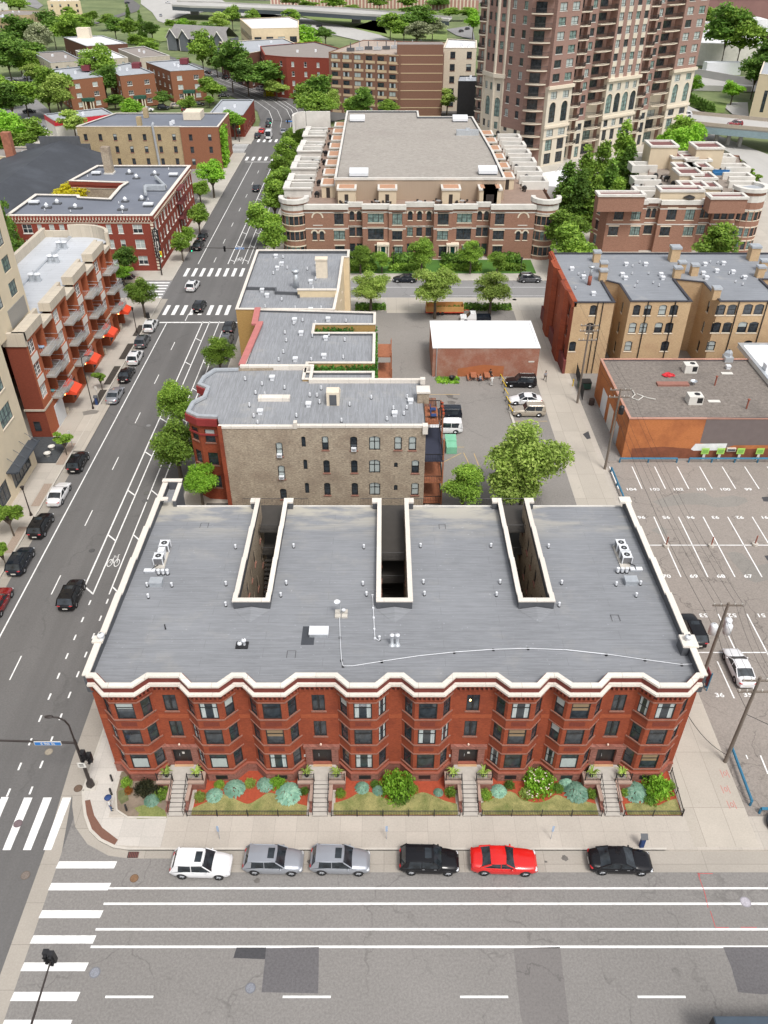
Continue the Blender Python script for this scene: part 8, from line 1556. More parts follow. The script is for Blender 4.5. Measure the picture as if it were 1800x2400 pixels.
def car_proto(kind):
 L,Wd,Ht,tb,(xr0,xr1,xf1,xf0)=CT_[kind];rt=thing('parked_car','car','car',(0,0,0));n=44;hw=Wd/2;ax=(-L*.3,L*.315);R=.36 if kind!='van' else.38
 b=MB();rings=[]
 for i in range(n+1):
  f=i/n;x=-L/2+L*f;w=hw*(1-.2*abs(2*f-1)**6-.03*abs(2*f-1)**2);zs=interp(tb,f);zb=.24+.12*abs(2*f-1)**6
  for a in ax:
   if abs(x-a)<R+.05:zb=max(zb,R+math.sqrt((R+.05)**2-(x-a)**2)-.02)
  zb=min(zb,zs-.1);zm=max(zb+.02,.6)
  pts=[(w*.95,zb),(w,max(zb+.01,.45)),(w*1.0,zm),(w*.965,zs-.1 if zs-.1>zm else zm+.01),(w*.9,zs-.01),(w*.62,zs+.03),(0,zs+.045)]
  rings.append([(x,y,z)for y,z in pts]+[(x,-y,z)for y,z in pts[::-1][1:]])
 m=len(rings[0]);b.mesh([p for r in rings for p in r],[(i*m+j,i*m+j+1,(i+1)*m+j+1,(i+1)*m+j)for i in range(n)for j in range(m-1)],0)
 b.face(rings[0][::-1]);b.face(rings[-1]);bo=b.build('body',[PNT['white']],rt,off=(0,0,0),smooth=True)
 b=MB();b.box(-L/2+.3,-hw+.16,.2,L/2-.35,hw-.16,.6);b.build('underbody',trim_b,rt,off=(0,0,0))
 zb_=interp(tb,(xr0+L/2)/L)-.03;zf=interp(tb,(xf0+L/2)/L)-.03;zm=interp(tb,.5)-.03;wb,wt=hw*.93,hw*(.79 if kind!='van' else.88)
 BL=[(xr0,zb_),(xf0,zf)];TP=[(xr1,Ht-.07),(xf1,Ht-.05)]
 def P3(x,z,s):t_=(z-zm)/(Ht-zm);return(x,s*(wb+(wt-wb)*t_),z)
 for s,nm in((1,'side_window'),(-1,'side_window')):
  b=MB();q=[P3(xr0,zb_,s),P3(xf0,zf,s),P3(xf1,Ht-.05,s),P3(xr1,Ht-.07,s)];b.face(q if s<0 else q[::-1]);b.build(nm,car_glass,rt,off=(0,0,0))
 b=MB();b.face([P3(xf0,zf,-1),P3(xf0,zf,1),P3(xf1,Ht-.05,1),P3(xf1,Ht-.05,-1)]);b.build('windshield',car_glass,rt,off=(0,0,0));b=MB();b.face([P3(xr0,zb_,1),P3(xr0,zb_,-1),P3(xr1,Ht-.07,-1),P3(xr1,Ht-.07,1)]);b.build('rear_window',car_glass,rt,off=(0,0,0))
 b=MB();rs=[];
 for i in range(9):
  f=i/8;x=xr1-.06+(xf1-xr1+.1)*f;z=Ht-.09+.09*math.sin(math.pi*min(.95,.12+f*.8));rs.append([(x,y,z-d)for y,d in((wt+.02,.07),(wt-.02,.02),(wt*.6,0),(0,-.015),(-wt*.6,0),(-wt+.02,.02),(-wt-.02,.07))])
 b.mesh([p for r in rs for p in r],[(i*7+j,i*7+j+1,i*7+8+j,i*7+7+j)for i in range(8)for j in range(6)],0)
 for s in(1,-1):
  b.tube(P3(xf0,zf,s),P3(xf1,Ht-.06,s),.05,.045,5);b.tube(P3(xr0,zb_,s),P3(xr1,Ht-.08,s),.075 if kind!='sedan' else.06,.06,5);xm=(xr1+xf1)/2+.15;b.tube(P3(xm,zm,s),P3(xm,Ht-.08,s),.04,.035,5)
  if kind in('suv','boxy'):b.face([P3(xr0,zb_,s*1.01),P3(xr0+.6,zm,s*1.01),P3(xr1+.25,Ht-.07,s*1.01),P3(xr1,Ht-.07,s*1.01)][::-s]);b.tube((xr1+.2,s*wt*.93,Ht+.0),(xf1-.2,s*wt*.93,Ht+.0),.025,n=4)
  if kind=='van':b.face([P3(xr0,zb_,s*1.005),P3(xf1-.5,zm,s*1.005),P3(xf1-.5,Ht-.06,s*1.005),P3(xr1,Ht-.07,s*1.005)][::-s])
 b.build('roof',[PNT['white']],rt,off=(0,0,0),smooth=False)
 if kind=='suv':b=MB();b.box(-.35,-.42,Ht-.005,.15,.42,Ht+.012);b.build('sunroof',car_glass,rt,off=(0,0,0))
 for s in(1,-1):
  for a in ax:
   w=MB();pr=[(.13,R*.62,0),(.13,R*.95,0),(.09,R,0),(-.09,R,0),(-.13,R*.9,0)];k=16;vs=[(a+r*math.cos(2*math.pi*i/k),s*(hw-.13+o_),R+r*math.sin(2*math.pi*i/k))for o_,r,_ in pr for i in range(k)];w.mesh(vs,[(j*k+i,j*k+(i+1)%k,(j+1)*k+(i+1)%k,(j+1)*k+i)for j in range(4)for i in range(k)]);wo=w.build('wheel',rubber,rt,off=(0,0,0),smooth=True)
   w=MB();y=s*(hw-.035);w.tube((a,y-s*.05,R),(a,y-s*.04,R),R*.62,n=14,m=1)
   for i in range(5):t_=2*math.pi*i/5;w.tube((a,y-s*.02,R),(a+R*.6*math.cos(t_),y-s*.02,R+R*.6*math.sin(t_)),.045,n=4)
   w.tube((a,y-s*.05,R),(a,y-s*.015,R),R*.64,R*.6,n=16,caps=False);w.build('rim',[hub,trim_b],wo,off=(0,0,0))
  z=interp(tb,.96)-.14;b=MB();b.blob((L/2-.16,s*hw*.68,z),.14,.24,.08,8,jit=0);b.build('headlight',lamp,rt,off=(0,0,0),smooth=True)
  z=interp(tb,.03)-.2;b=MB();b.blob((-L/2+.14,s*hw*.66,z+.07),.15,.24,.07,8,jit=0);b.build('tail_light',tail,rt,off=(0,0,0))
  b=MB();b.blob((xf0-.32,s*(hw+.06),interp(tb,.7)+.05),.09,.12,.07,7,jit=0);b.build('mirror',[PNT['white']],rt,off=(0,0,0),smooth=True)
  for hx_ in(-.55,.35):b=MB();b.box(hx_,s*hw*.972-.015,zm-.16,hx_+.2,s*hw*.972+.02,zm-.12);b.build('door_handle',hub if kind!='muscle' else[PNT['red']],rt,off=(0,0,0))
 b=MB();b.box(-L/2-.02,-.26,.5,-L/2+.05,.26,.64);b.build('licence_plate',sill_white,rt,off=(0,0,0));b=MB();b.box(L/2-.12,-.5,.4,L/2-.005,.5,.56);b.build('grille',trim_b,rt,off=(0,0,0));return rt
def car(kind,col,x,y,rz,label,group=None,z=.005,name='parked_car'):
 if kind not in PC:PC[kind]=car_proto(kind);o=PC[kind]
 else:o=copy_tree(PC[kind])
 o.name=name;o.location=(x,y,z);o.rotation_euler.z=rad(rz);o['label']=label;o['category']='van' if kind=='van' else 'car'
 if group:o['group']=group
 elif 'group' in o:del o['group']
 for ch in o.children:
  if ch.name.split('.')[0]in('body','roof','mirror'):ch.material_slots[0].link='OBJECT';ch.material_slots[0].material=PNT[col]
 return o
kb='cars parked along the near kerb';kl='cars parked along the left kerb of the avenue'
for k,c,x,l in(('suv','white',-13.9,'white compact suv, first from the crosswalk at the near kerb'),('suv','silver',-8.45,'silver suv with open dark sunroof, second at the near kerb'),('suv','silver',-3.35,'silver grey suv, third at the near kerb behind the black one'),('suv','black',3.45,'black suv in the middle of the near kerb'),('muscle','red',9.15,'bright red muscle car at the near kerb'),('sedan','black',18.05,'black sedan, last on the right at the near kerb')):car(k,c,x,32.65 if x<-13 else 32.95,-1.5,l,kb)
for i,(k,c,x,y,l)in enumerate((('sedan','maroon',-40.7,61.6,'dark red car cut by the left edge of the photo'),('suv','navy',-40.75,68.4,'blue black suv second up the left kerb'),('suv','black',-40.7,74.9,'black suv just before the white sedan on the left kerb'),('sedan','white',-40.7,81.4,'white sedan with dark roof glass on the left kerb'),('suv','black',-40.5,88.6,'black suv parked by the small tree and garage drive'),('sedan','silver',-40.6,107.1,'silver sedan parked beyond the curved street lamp'),('sedan','black',-40.6,113.8,'black sedan beyond the silver sedan on the left kerb'),('suv','white',-40.7,119.8,'white suv between a black sedan and a grey suv'),('suv','grey',-41.0,126.0,'grey suv by the dark planted strips'),('suv','white',-41.1,132.4,'white suv nearest the stop line on the left kerb'))):car(k,c,x,y,90,l,kl)
for a in(('suv','black',-33.3,62.9,90,'black suv driving up the avenue beside the long grey roof'),('suv','black',-34.1,141.1,88,'black suv with red tail lights on the crosswalk'),('suv','white',-37.3,151.3,84,'white hatchback turning in the intersection'),('suv','black',-27.1,131.6,90,'black suv behind the tree, farther of two on the right kerb'),('suv','grey',-26.8,126.5,90,'dark grey suv, nearer of two on the right kerb'),('sedan','silver',-26.9,108.5,90,'silver car half hidden under the right kerb tree'),('sedan','navy',-33.8,221,90,'dark car driving away up the far avenue'),('suv','black',-40.6,175,90,'black suv, nearer of two beside the red corner house'),('sedan','black',-40.8,181,90,'black sedan, farther of two beside the red corner house'),('sedan','silver',-33.5,290,85,'silver car beyond the far crossing'),('van','white',-37.6,283,90,'tall white van on the far crosswalk'),('sedan','red',-41,291,90,'small red car past the white van'),('sedan','navy',-41.5,284,90,'dark car left of the white van'),('sedan','black',-40,301,96,'black car, nearer of the two past the red one'),('sedan','grey',-40.5,308,98,'grey car, farther of the two past the red one'),('suv','white',-22.5,322,150,'white suv parked at the corner by the bend'),('sedan','beige',-27.5,326,145,'beige car beside the white suv by the bend'),('suv','silver',-20,352,20,'silver suv beside the brown red apartments')):car(*a)
for px,k,c,l in((875,'sedan','navy','slate blue sedan parked before the town houses on the left'),(1145,'suv','grey','grey suv parked before the town houses near the turret')):x,y=D(px,603,.6);car(k,c,x,y+.3,178 if c=='navy' else 0,l)
car('suv','beige',-50.2,154.3,5,'beige suv parked below the red corner house')
for px,py,k,c,a,l in((1125,826,'boxy','black',178,'black suv parked by the worn brick garage'),(1135,863,'sedan','white',180,'white sedan between the black and the beige suv'),(1142,888,'boxy','beige',180,'pale beige boxy suv in the rear car park'),(962,895,'boxy','navy',180,'black suv half hidden behind the porch'),(962,924,'boxy','white',180,'white boxy suv half hidden behind the porch')):x,y=D(px,py,.7);car(k,c,x,y,a,l,z=.14)
x,y=D(1497,1362,.8);car('suv','black',x,y+.2,91,'black wagon at the parapet side of the numbered car park',z=.12);x,y=D(1597,1447,.7);car('sedan','white',x+.1,y+.4,90,'white sedan beside the leaning pole in the car park',z=.12)
for i,(s,c)in enumerate(((0,'navy'),(.9,'blue'),(1.8,'silver'),(2.7,'navy'),(3.6,'black'),(4.5,'white'),(5.4,'black'),(7.4,'black'),(8.4,'navy'),(9.3,'black'))):car('sedan' if i%2 else 'suv',c,-44.5-s*5.2+2,364+s*7.6-5,124,'car in the long row parked on the far side of the road bend','cars parked round the bend')
for i,(px,py,c)in enumerate(((955,708,'white'),(1060,695,'navy'),(1140,685,'beige'),(1285,672,'black'),(950,742,'silver'),(1215,712,'maroon'),(1450,620,'black'),(200,785,'white'),(280,835,'silver'),(70,515,'white'),(180,500,'white'),(220,522,'silver'),(190,720,'black'))):x,y=zz(T1,px,py,.7);car('suv' if i%3 else 'sedan',c,x,y,(i*67)%30 if px>900 else 20,'car parked among the walk up apartments and shops at the left','cars parked in the left neighbourhood',z=.13)
for i,(rgc,px,py,c,a)in enumerate(((K3,1355,1145,'maroon',175),(K3,890,1060,'white',170),(K4,1215,190,'blue',40),(K4,1415,30,'navy',60),(K5,285,25,'white',160),(K5,210,160,'silver',100),(T2,1370,185,'navy',60),(T2,1330,200,'black',60),(T2,410,168,'black',150))):
 z=6.02 if rgc is K3 else.06;x,y=zz(rgc,px,py,z+.6);car('suv' if i<2 else 'sedan',c,x,y,a,('dark red suv crossing the road bridge','white car at the tower end of the road bridge')[i]if i<2 else 'car driving on the distant highway ramps',None if i<2 else 'cars on the distant highway',z=z)
x,y=D(1027,686,.8);t=thing('pickup_truck','white pickup with dark blue bed behind the white roofed garage','truck',(x,y,.14));b=MB();b.box(x-2.7,y-.95,.55,x-.9,y+.95,1.05);b.box(x-1.6,y-.9,1.05,x+.1,y+.9,1.0);b.box(x-.9,y-.95,.5,x+.1,y+.95,1.05);b.mesh([(x-1.6,y-.9,1.05),(x+.1,y-.9,1.05),(x+.1,y+.9,1.05),(x-1.6,y+.9,1.05),(x-.95,y-.75,1.8),(x,y-.75,1.8),(x,y+.75,1.8),(x-.95,y+.75,1.8)],[(0,1,5,4),(2,3,7,6),(4,5,6,7),(1,2,6,5)]);part(b,'cab',[PNT['white']],t);b=MB();b.face([(x-1.6,y-.8,1.07),(x-.97,y-.68,1.76),(x-.97,y+.68,1.76),(x-1.6,y+.8,1.07)]);part(b,'windshield',[car_glass],t)
b=MB();ubox(b,x+.1,y-.95,x+2.7,y+.95,.55,1.2,'',.1);b.box(x+.2,y-.85,.6,x+2.6,y+.85,.75);part(b,'bed',[PNT['navy']],t)
for a in(-1.8,1.7):
 for s in(-.9,.9):b=MB();b.tube((x+a,y+s-.12,.48),(x+a,y+s+.12,.48),.38,n=14);part(b,'wheel',[rubber],t)
x,y=D(960,668,.8);t=thing('flatbed_trailer','orange timber sided trailer parked under the far street trees','trailer',(x,y,.14));b=MB();ubox(b,x-3.4,y-1.2,x+3.4,y+1.2,.75,1.75,'',.07);part(b,'timber_sides',[P('new_plywood',(.50,.27,.09),.8,var=.12)],t);b=MB();b.box(x-3.45,y-1.25,.6,x+3.45,y+1.25,.76);b.tube((x+3.4,y,.65),(x+4.5,y,.6),.07);part(b,'frame',[P('red_steel_frame',(.45,.04,.02),.6)],t)
for a in(-1.2,-.4):b=MB();b.tube((x+a,y-1.3,.45),(x+a,y-1.1,.45),.33,n=14);b.tube((x+a,y+1.1,.45),(x+a,y+1.3,.45),.33,n=14);part(b,'wheels',[rubber],t)
x,y=g(1672,2381,3.3);t=thing('box_truck','flat slate blue truck roof cut by the bottom right corner','truck',(x+3,y-1.2,0));b=MB();b.box(x,y-2.4,.9,x+7,y,3.25,1,0);b.box(x+.05,y-2.35,3.25,x+6.95,y-.05,3.3,0);part(b,'box',[P('slate_blue_truck_roof',(.045,.065,.09),.5),black_paint],t)
for a in(1.2,5.6):b=MB();b.tube((x+a,y-2.4,.5),(x+a,y-.05,.5),.5,n=14);part(b,'axle_wheels',[rubber],t)
# ================= STREET FURNITURE =================
sign_blue=P('street_sign_blue',(.02,.17,.50),.5);yel=P('signal_yellow',(.75,.5,.02),.5);pole_b=P('brown_black_pole',(.03,.022,.02),.5)
def sig_head(t,x,y,z,m=black_paint,lit=None):
 b=MB();b.box(x-.18,y-.16,z-.5,x+.18,y+.16,z+.55);[b.tube((x,y-.16,z+d),(x,y-.36,z+d+.02),.13,n=8,caps=False)for d in(-.32,.02,.36)];part(b,'signal_head',[m],t)
 if lit:b=MB();b.blob((x,y-.17,z-.32),.1,.03,.1,8,jit=0);part(b,'green_light',[lit],t)
def blue_sign(t,x0,x1,y,z,txt):
 b=MB();b.box(x0,y-.03,z-.22,x1,y+.03,z+.22,1);b.box(x0+.04,y-.04,z-.18,x1-.04,y-.03,z+.18,0);so=part(b,'name_sign',[sign_blue,sill_white],t);o=text_obj('lettering',txt,.36,sill_white,Matrix.Translation(((x0+x1)/2-t.location.x,y-.05-t.location.y,z-.0-t.location.z))@Matrix.Rotation(rad(90),4,'X'),so)
px_,py_=-24.55,39.84;t=thing('signal_pole','black signal pole with curved lamp and long mast arm at the near corner','traffic signal',(px_,py_,.13));b=MB();b.cyl((px_,py_),.16,.7,6.2,10,0,.11);b.path([(px_,py_,6.2),(px_,py_,8.0),(px_-.2,py_,8.6),(px_-.6,py_,8.95),(px_-1.0,py_,9.02)],.07,8);b.tube((px_,py_,5.85),(px_-15,py_,6.6),.1,.05,8);b.lathe((px_,py_),[(.36,.13),(.33,.7),(.16,.95)],5);part(b,'pole',[pole_b],t);b=MB();b.blob((px_-1.3,py_,9.05),.38,.16,.1,10,jit=0);part(b,'lamp_head',[pole_b],t,True);b=MB();b.box(px_-.45,py_-.45,.12,px_+.45,py_+.45,.2);part(b,'foundation',[kerb_conc],t)
blue_sign(t,px_-3.2,px_-1.05,py_-.12,5.95,'S 9th St');sig_head(t,px_+.35,py_-.1,4.4);sig_head(t,px_+.6,py_+.2,3.7);b=MB();b.box(px_-.35,py_-.25,2.95,px_+.3,py_-.2,3.55);part(b,'white_plate',[sill_white],t);b=MB();b.box(px_-.2,py_-.26,3.15,px_+.15,py_-.25,3.25);b.box(px_-.2,py_-.26,3.35,px_+.15,py_-.25,3.42);part(b,'plate_marks',[black_paint],t)
hx_,hy_=zz(B7,225,445,6.2);a2x,a2y=zz(B7,140,730,6.0);ex,ey=hx_+(a2x-hx_)*2.2,hy_+(a2y-hy_)*2.2;t=thing('mast_arm_signal','thin mast arm with a black signal head reaching over the bottom left crosswalk','traffic signal',(ex,ey,0));b=MB();b.tube((ex,ey,0),(ex,ey,6.2),.16,.12,8);b.tube((ex,ey,5.9),(hx_,hy_,6.2),.11,.05,8);part(b,'mast_arm',[pole_b],t);sig_head(t,hx_,hy_,6.1);sig_head(t,hx_-.35,hy_+.1,6.1)
def lamp_post(x,y,h,label,arm=0,name='street_lamp'):
 t=thing(name,label,'street lamp',(x,y,.13));b=MB();b.cyl((x,y),.2,.12,.6,8,0,.1);b.cyl((x,y),.08,.5,h-(1 if arm else.5),8,0,.06)
 if arm:b.path([(x,y,h-1),(x+arm*.08,y,h-.3),(x+arm*.4,y,h),(x+arm*.8,y,h+.02)],.06,6)
 part(b,'post',[pole_b],t);b=MB();b.blob((x+arm,y,h),.35,.15,.09,8,jit=0)if arm else b.lathe((x,y),[(.08,h-.5),(.22,h),(.26,h+.05),(.05,h+.2)],8);part(b,'lantern',[pole_b],t,True)
lamp_post(-43.0,103.7,8.6,'tall black street lamp with curved arm by the garage door',1.3);lamp_post(-42.9,77.5,4.3,'short black post top lamp between two gravel strips')
x,y=zz(A1,1065,262,.13);lamp_post(x,y,4.6,'short black post top lamp near the far corner awning');x,y=D(1123,604,.13);lamp_post(x,y,4.5,'black post lamp on the town house pavement near the turret');x,y=D(850,580,.13);lamp_post(x,y,4.5,'black post lamp on the town house pavement at the left')
def upole(x,y,h,label,arms,tr=0,rows=1):
 t=thing('utility_pole',label,'utility pole',(x,y,.1));b=MB();b.cyl((x,y),.17,.0,h,9,0,.12);part(b,'shaft',[wood],t)
 for z in arms:b=MB();b.box(x-1.3,y-.06,z-.07,x+1.3,y+.06,z+.07);[b.cyl((x+d,y),.05,z+.07,z+.25,6,1)for d in(-1.2,-.6,.6,1.2)];part(b,'crossarm',[wood,sill_white],t)
 for k in range(tr):a=(-.75,.55,.75)[k]if tr>1 else.5;b=MB();b.lathe((x+a,y+(.4 if k==2 else-.3)),[(.02,h-3.4),(.34,h-3.35),(.34,h-2.4),(.28,h-2.3),(.05,h-2.2)],12);part(b,'transformer',[white_metal if tr>1 else black_paint],t,True)
 return t
upole(29.4,42.2,10.9,'grey leaning looking utility pole at the driveway by the blue rail',(10.5,9.2));upole(29.6,50.2,11.3,'utility pole with three white transformers behind the parapet corner',(11.0,),3);upole(29.1,87.6,12.0,'utility pole with one black transformer at the orange garage corner',(11.8,10.8),1);upole(28.9,105.4,12.6,'utility pole with stacked crossarms beside the alley fence',(12.4,11.6,10.2))
w_=MB()
def wire(a,b,sag=.5,r=.013):
 pts=[tuple(a[i]+(b[i]-a[i])*t_-(sag*4*t_*(1-t_)if i==2 else 0)for i in range(3))for t_ in np.linspace(0,1,9)];w_.path(pts,r,3)
for d in(-1.2,-.6,.6,1.2):wire((29.4+d,42.2,10.75),(29.6+d,50.2,11.25));wire((29.6+d,50.2,11.25),(29.1+d,87.6,12.05),1.2);wire((29.1+d,87.6,12.05),(28.9+d,105.4,12.65),.6)
wire((29.4,42.2,7),(29.6,50.2,7.5),.4,.02);wire((29.6,50.2,7.5),(29.1,87.6,8.5),1.2,.02);wire((24.4,42,7.0),(29.4,42.2,1.0),.6,.03);wire((29.4,42.2,6.5),(44,34,8),1,.03);wire((28.9,105.4,12.6),(31,146,12),1);single(w_,'overhead_wires',[rubber],'black overhead wires strung between the poles along the alley','wires')
rail_b=P('blue_painted_rail',(.03,.16,.27),.5)
for k,(a,b2_,l)in enumerate((((30.2,43.2),(30.0,38.0),'blue painted barrier rail beside the leaning pole'),((30.5,37.3),(40,37.3),'blue painted barrier rail at the lower right edge'),((31.4,89.2),(39.0,89.2),'blue barrier rail under the orange wall, left part'),((40.6,89.2),(62,89.2),'blue barrier rail under the green signs'),((29.75,87),(29.75,80.5),'blue barrier rail at the top of the alley corner'),((29.7,53.5),(30.4,50.5),'blue barrier rail by the pay sign board'))):
 t=thing('barrier_rail',l,'barrier',(*a,.12));b=MB();b.tube((*a,.75),(*b2_,.75),.13,n=6);part(b,'rail',[rail_b],t);n=max(1,int(math.dist(a,b2_)/3))
 for i in range(n+1):b=MB();q=(a[0]+(b2_[0]-a[0])*i/n,a[1]+(b2_[1]-a[1])*i/n);b.cyl(q,.1,.1,.7,6);part(b,'post',[rail_b],t)
for px,l in((475,'left'),(835,'middle'),(1190,'right')):
 x,y=D(px,1812,.13);t=thing('sign_post','thin post with a small blue parking sign on the near pavement, the %s one'%l,'sign',(x,y,.13));b=MB();b.cyl((x,y),.03,.12,1.6,6);part(b,'post',[galv],t);b=MB();b.box(x-.09,y-.03,1.2,x+.09,y-.02,1.95);part(b,'plate',[P('pale_blue_plate',(.35,.45,.6),.5)if px==475 else bpy.data.materials['pale_blue_plate']],t)
def kiosk(x,y,l):t=thing('pay_station',l,'parking meter',(x,y,.13));b=MB();b.box(x-.16,y-.14,.12,x+.16,y+.14,1.25);part(b,'body',[navy],t);b=MB();b.mesh([(x-.28,y-.22,1.35),(x+.28,y-.22,1.35),(x+.28,y+.2,1.6),(x-.28,y+.2,1.6),(x-.16,y-.14,1.25),(x+.16,y-.14,1.25),(x+.16,y+.14,1.25),(x-.16,y+.14,1.25)],[(0,1,2,3),(4,5,1,0),(5,6,2,1),(6,7,3,2),(7,4,0,3)]);part(b,'solar_hood',[parapet_dark],t)
kiosk(*D(1385,1828,.13),'dark blue pay station on the near pavement above the black sedan');kiosk(-42.8,104.9,'black pay station beside the tall curved lamp')
for rgc,px,py,l in((A1,770,800,'white parking sign beside the curved street lamp'),(A1,565,1150,'white parking sign beside the young garage tree')):x,y=zz(rgc,px,py,.13);t=thing('sign_post',l,'sign',(x,y,.13));b=MB();b.cyl((x,y),.03,.12,2.6,6);part(b,'post',[galv],t);b=MB();b.box(x-.18,y-.03,2.1,x+.18,y-.02,2.7);part(b,'plate',[sill_white],t)
lit_g=emis('green_signal_glow',(.05,.9,.45),3)
for(bx_,by_,ax_,h,l,s0)in((-45.0,158.3,-45.0,9.5,'tall black signal pole with lamp at the red corner house',None),(-25.0,157.5,-38,6.0,'signal pole and long mast arm with name sign at the town house turret',(-29.4,-27.6,'S 10th St')),(-25.0,276,-36,6.5,'far signal mast arm with blue name sign beyond the second crossing',(-31,-28,'S Grant St')),(-46.5,277,-46.5,6.5,'far signal pole by the red brick shop',None)):
 t=thing('signal_pole',l,'traffic signal',(bx_,by_,.13));b=MB();b.cyl((bx_,by_),.15,.1,h,8,0,.09);ax_!=bx_ and b.tube((bx_,by_,h-.3),(ax_,by_,h),.09,.05,6);part(b,'pole',[pole_b if h<9 else pole_b],t)
 if ax_!=bx_:sig_head(t,ax_,by_,h-.3,lit=lit_g);sig_head(t,(ax_+bx_)/2,by_,h-.3)
 else:sig_head(t,bx_+.5,by_,4.4,yel,lit_g)
 if s0:b=MB();blue_sign(t,s0[0],s0[1],by_-.1,h-.15,s0[2]if 'Grant' not in s0[2]else ' ')
def post(x,y,h,mt,l,r=.09,nm='bollard',grp=None):b=MB();b.cyl((x,y),r,.12,h,8);b.blob((x,y,h),r,r,r*.5,8,jit=0);single(b,nm,[mt],l,'bollard',grp)
yb=P('yellow_bollard_paint',(.65,.45,.03),.6)
for rgc,px,py,l in((A4,118,575,'yellow bollard by the timber bin fence'),(A4,140,680,'yellow bollard by the black gate')):post(*zz(rgc,px,py,.13),1.3,yb,l)
for k,(px,py)in enumerate([(820,868),(835,912),(848,968),(862,1025),(878,1085)]):x,y=zz(A3,px,py,.13);b=MB();b.cyl((x,y),.07,.12,1.0,6,1);b.tube((x,y,.95),(x+.35,y-2.0,.95),.07,n=5,m=0);single(b,'guard_rail',[yb,black_paint],'yellow topped low rail between the picnic tables and parked suvs','rail','yellow topped rails')
b=MB();a=zz(A3,890,1105,.13);q=zz(A3,935,1235,.13);b.obox(((a[0]+q[0])/2,(a[1]+q[1])/2),.35,math.dist(a,q),.13,.3,math.atan2(q[1]-a[1],q[0]-a[0])+math.pi/2);single(b,'wheel_stop_kerb',[kerb_conc],'long concrete kerb before the beige boxy suv','kerb')
fn=fence('timber_fence',zz(A4,145,565,.13),zz(A4,350,568,.13),.12,1.7,'grey timber bin fence beside the buff brick row',.16,2.5,wood,.075,None);fence('black_gate',zz(A4,165,590,.13),zz(A4,215,790,.13),.12,1.9,'black mesh gate between the yellow bollards and the pole',.2,2,black_paint,.03,None)
x,y=zz(A4,232,665,.8);t=thing('dumpster','dark green wheeled dumpster behind the black gate','dumpster',(x,y,.12));b=MB();b.box(x-.9,y-.7,.3,x+.9,y+.7,1.3);part(b,'bin',[P('dumpster_green',(.03,.08,.06),.6)],t);b=MB();b.box(x-.95,y-.75,1.3,x+.95,y+.75,1.38);part(b,'lid',[trim_b],t)
b=MB();x,y=zz(A4,310,470,2);b.box(x-1.6,y-1.2,1.9,x+1.4,y+1.2,1.95);[b.cyl((x+p,y+q),.04,.12,1.9,5)for p in(-1.5,1.3)for q in(-1.1,1.1)];single(b,'tarp_shelter',[P('blue_tarp',(.01,.06,.33),.6)],'bright blue tarp shelter behind the timber bin fence','tarp')
b=MB();x,y=zz(A4,288,805,.5);b.cyl((x,y),.42,.12,1.0,12);single(b,'barrel',[P('rusty_barrel',(.05,.03,.025),.8)],'dark rusty barrel by the orange garage corner','barrel');b=MB();x,y=zz(A3,480,868,.4);b.lathe((x,y),[(.35,.14),(.5,.8),(.45,.8),(0,.5)],12);single(b,'black_tub',[black_paint],'black plastic tub in the weeds by the worn garage','tub')
b=MB();x,y=zz(A3,478,1335,.6);b.box(x-.8,y-1.6,.15,x+.6,y+1.7,1.2);b.box(x-.85,y-.03,1.2,x+.65,y+1.7,1.28);single(b,'green_dumpster',[P('mint_dumpster',(.2,.5,.33),.6)],'mint green dumpster half hidden by the back porch','dumpster')
for i,(px,l)in enumerate(((632,'left'),(728,'right'))):
 x,y=zz(A3,px,855,.5);t=thing('picnic_table','rust red picnic table by the garage wall, the %s one'%l,'table',(x,y,.13));b=MB();b.box(x-.45,y-.9,.85,x+.45,y+.9,.92);part(b,'top',[cedar],t)
 for s in(-.85,.85):b=MB();b.box(x+s-.15,y-.9,.52,x+s+.15,y+.9,.58);part(b,'bench',[cedar],t)
 b=MB();[b.tube((x-.8,y+q,.13),(x+.3,y+q,.85),.05,n=4)for q in(-.6,.6)];[b.tube((x+.8,y+q,.13),(x-.3,y+q,.85),.05,n=4)for q in(-.6,.6)];part(b,'legs',[cedar],t)
for i,(x,y,l)in enumerate(((-22.9,40.3,'dark bollard at the garden kerb, farthest'),(-22.6,39.0,'dark bollard at the garden kerb, second'),(-20.95,37.5,'dark bollard inside the corner garden, nearest'))):post(x,y,.95,black_paint,l)
b=MB();x,y=31.6,36.2;b.lathe((x,y),[(.9,.13),(1.0,.5),(.75,.5),(.7,.2)],14);b.cyl((x+.5,y),.15,.12,3,8);single(b,'black_ring_guard',[black_paint],'black ring guard round a dark post at the right edge of the pavement','guard')
t=thing('notice_board','dark red car park notice board on a blue frame by the wall','sign',(30.2,51,.12));b=MB();b.box(30.3,50.2,.5,30.4,51.2,2.2);part(b,'board',[P('maroon_board',(.2,.02,.03),.6)],t);b=MB();b.cyl((30.35,50.1),.06,.1,2.5,6);b.cyl((30.35,51.3),.06,.1,2.5,6);part(b,'frame',[rail_b],t)
for px,py in((865,765),(1215,765),(1555,755)):x,y=zz(A8,px,py,.12);b=MB();b.cyl((x,y),.35,.12,.4,8,1);b.cyl((x,y),.07,.4,1.5,6,0);single(b,'stall_post',[red_trim,kerb_conc],'rusty post in a small concrete foot on the stall line','bollard','posts between the parking stalls')
b=MB();x,y=zz(A1,1150,135,.5);b.cyl((x,y),.33,.12,1.1,12);single(b,'litter_bin',[black_paint],'black litter bin by the corner street tree','litter bin')
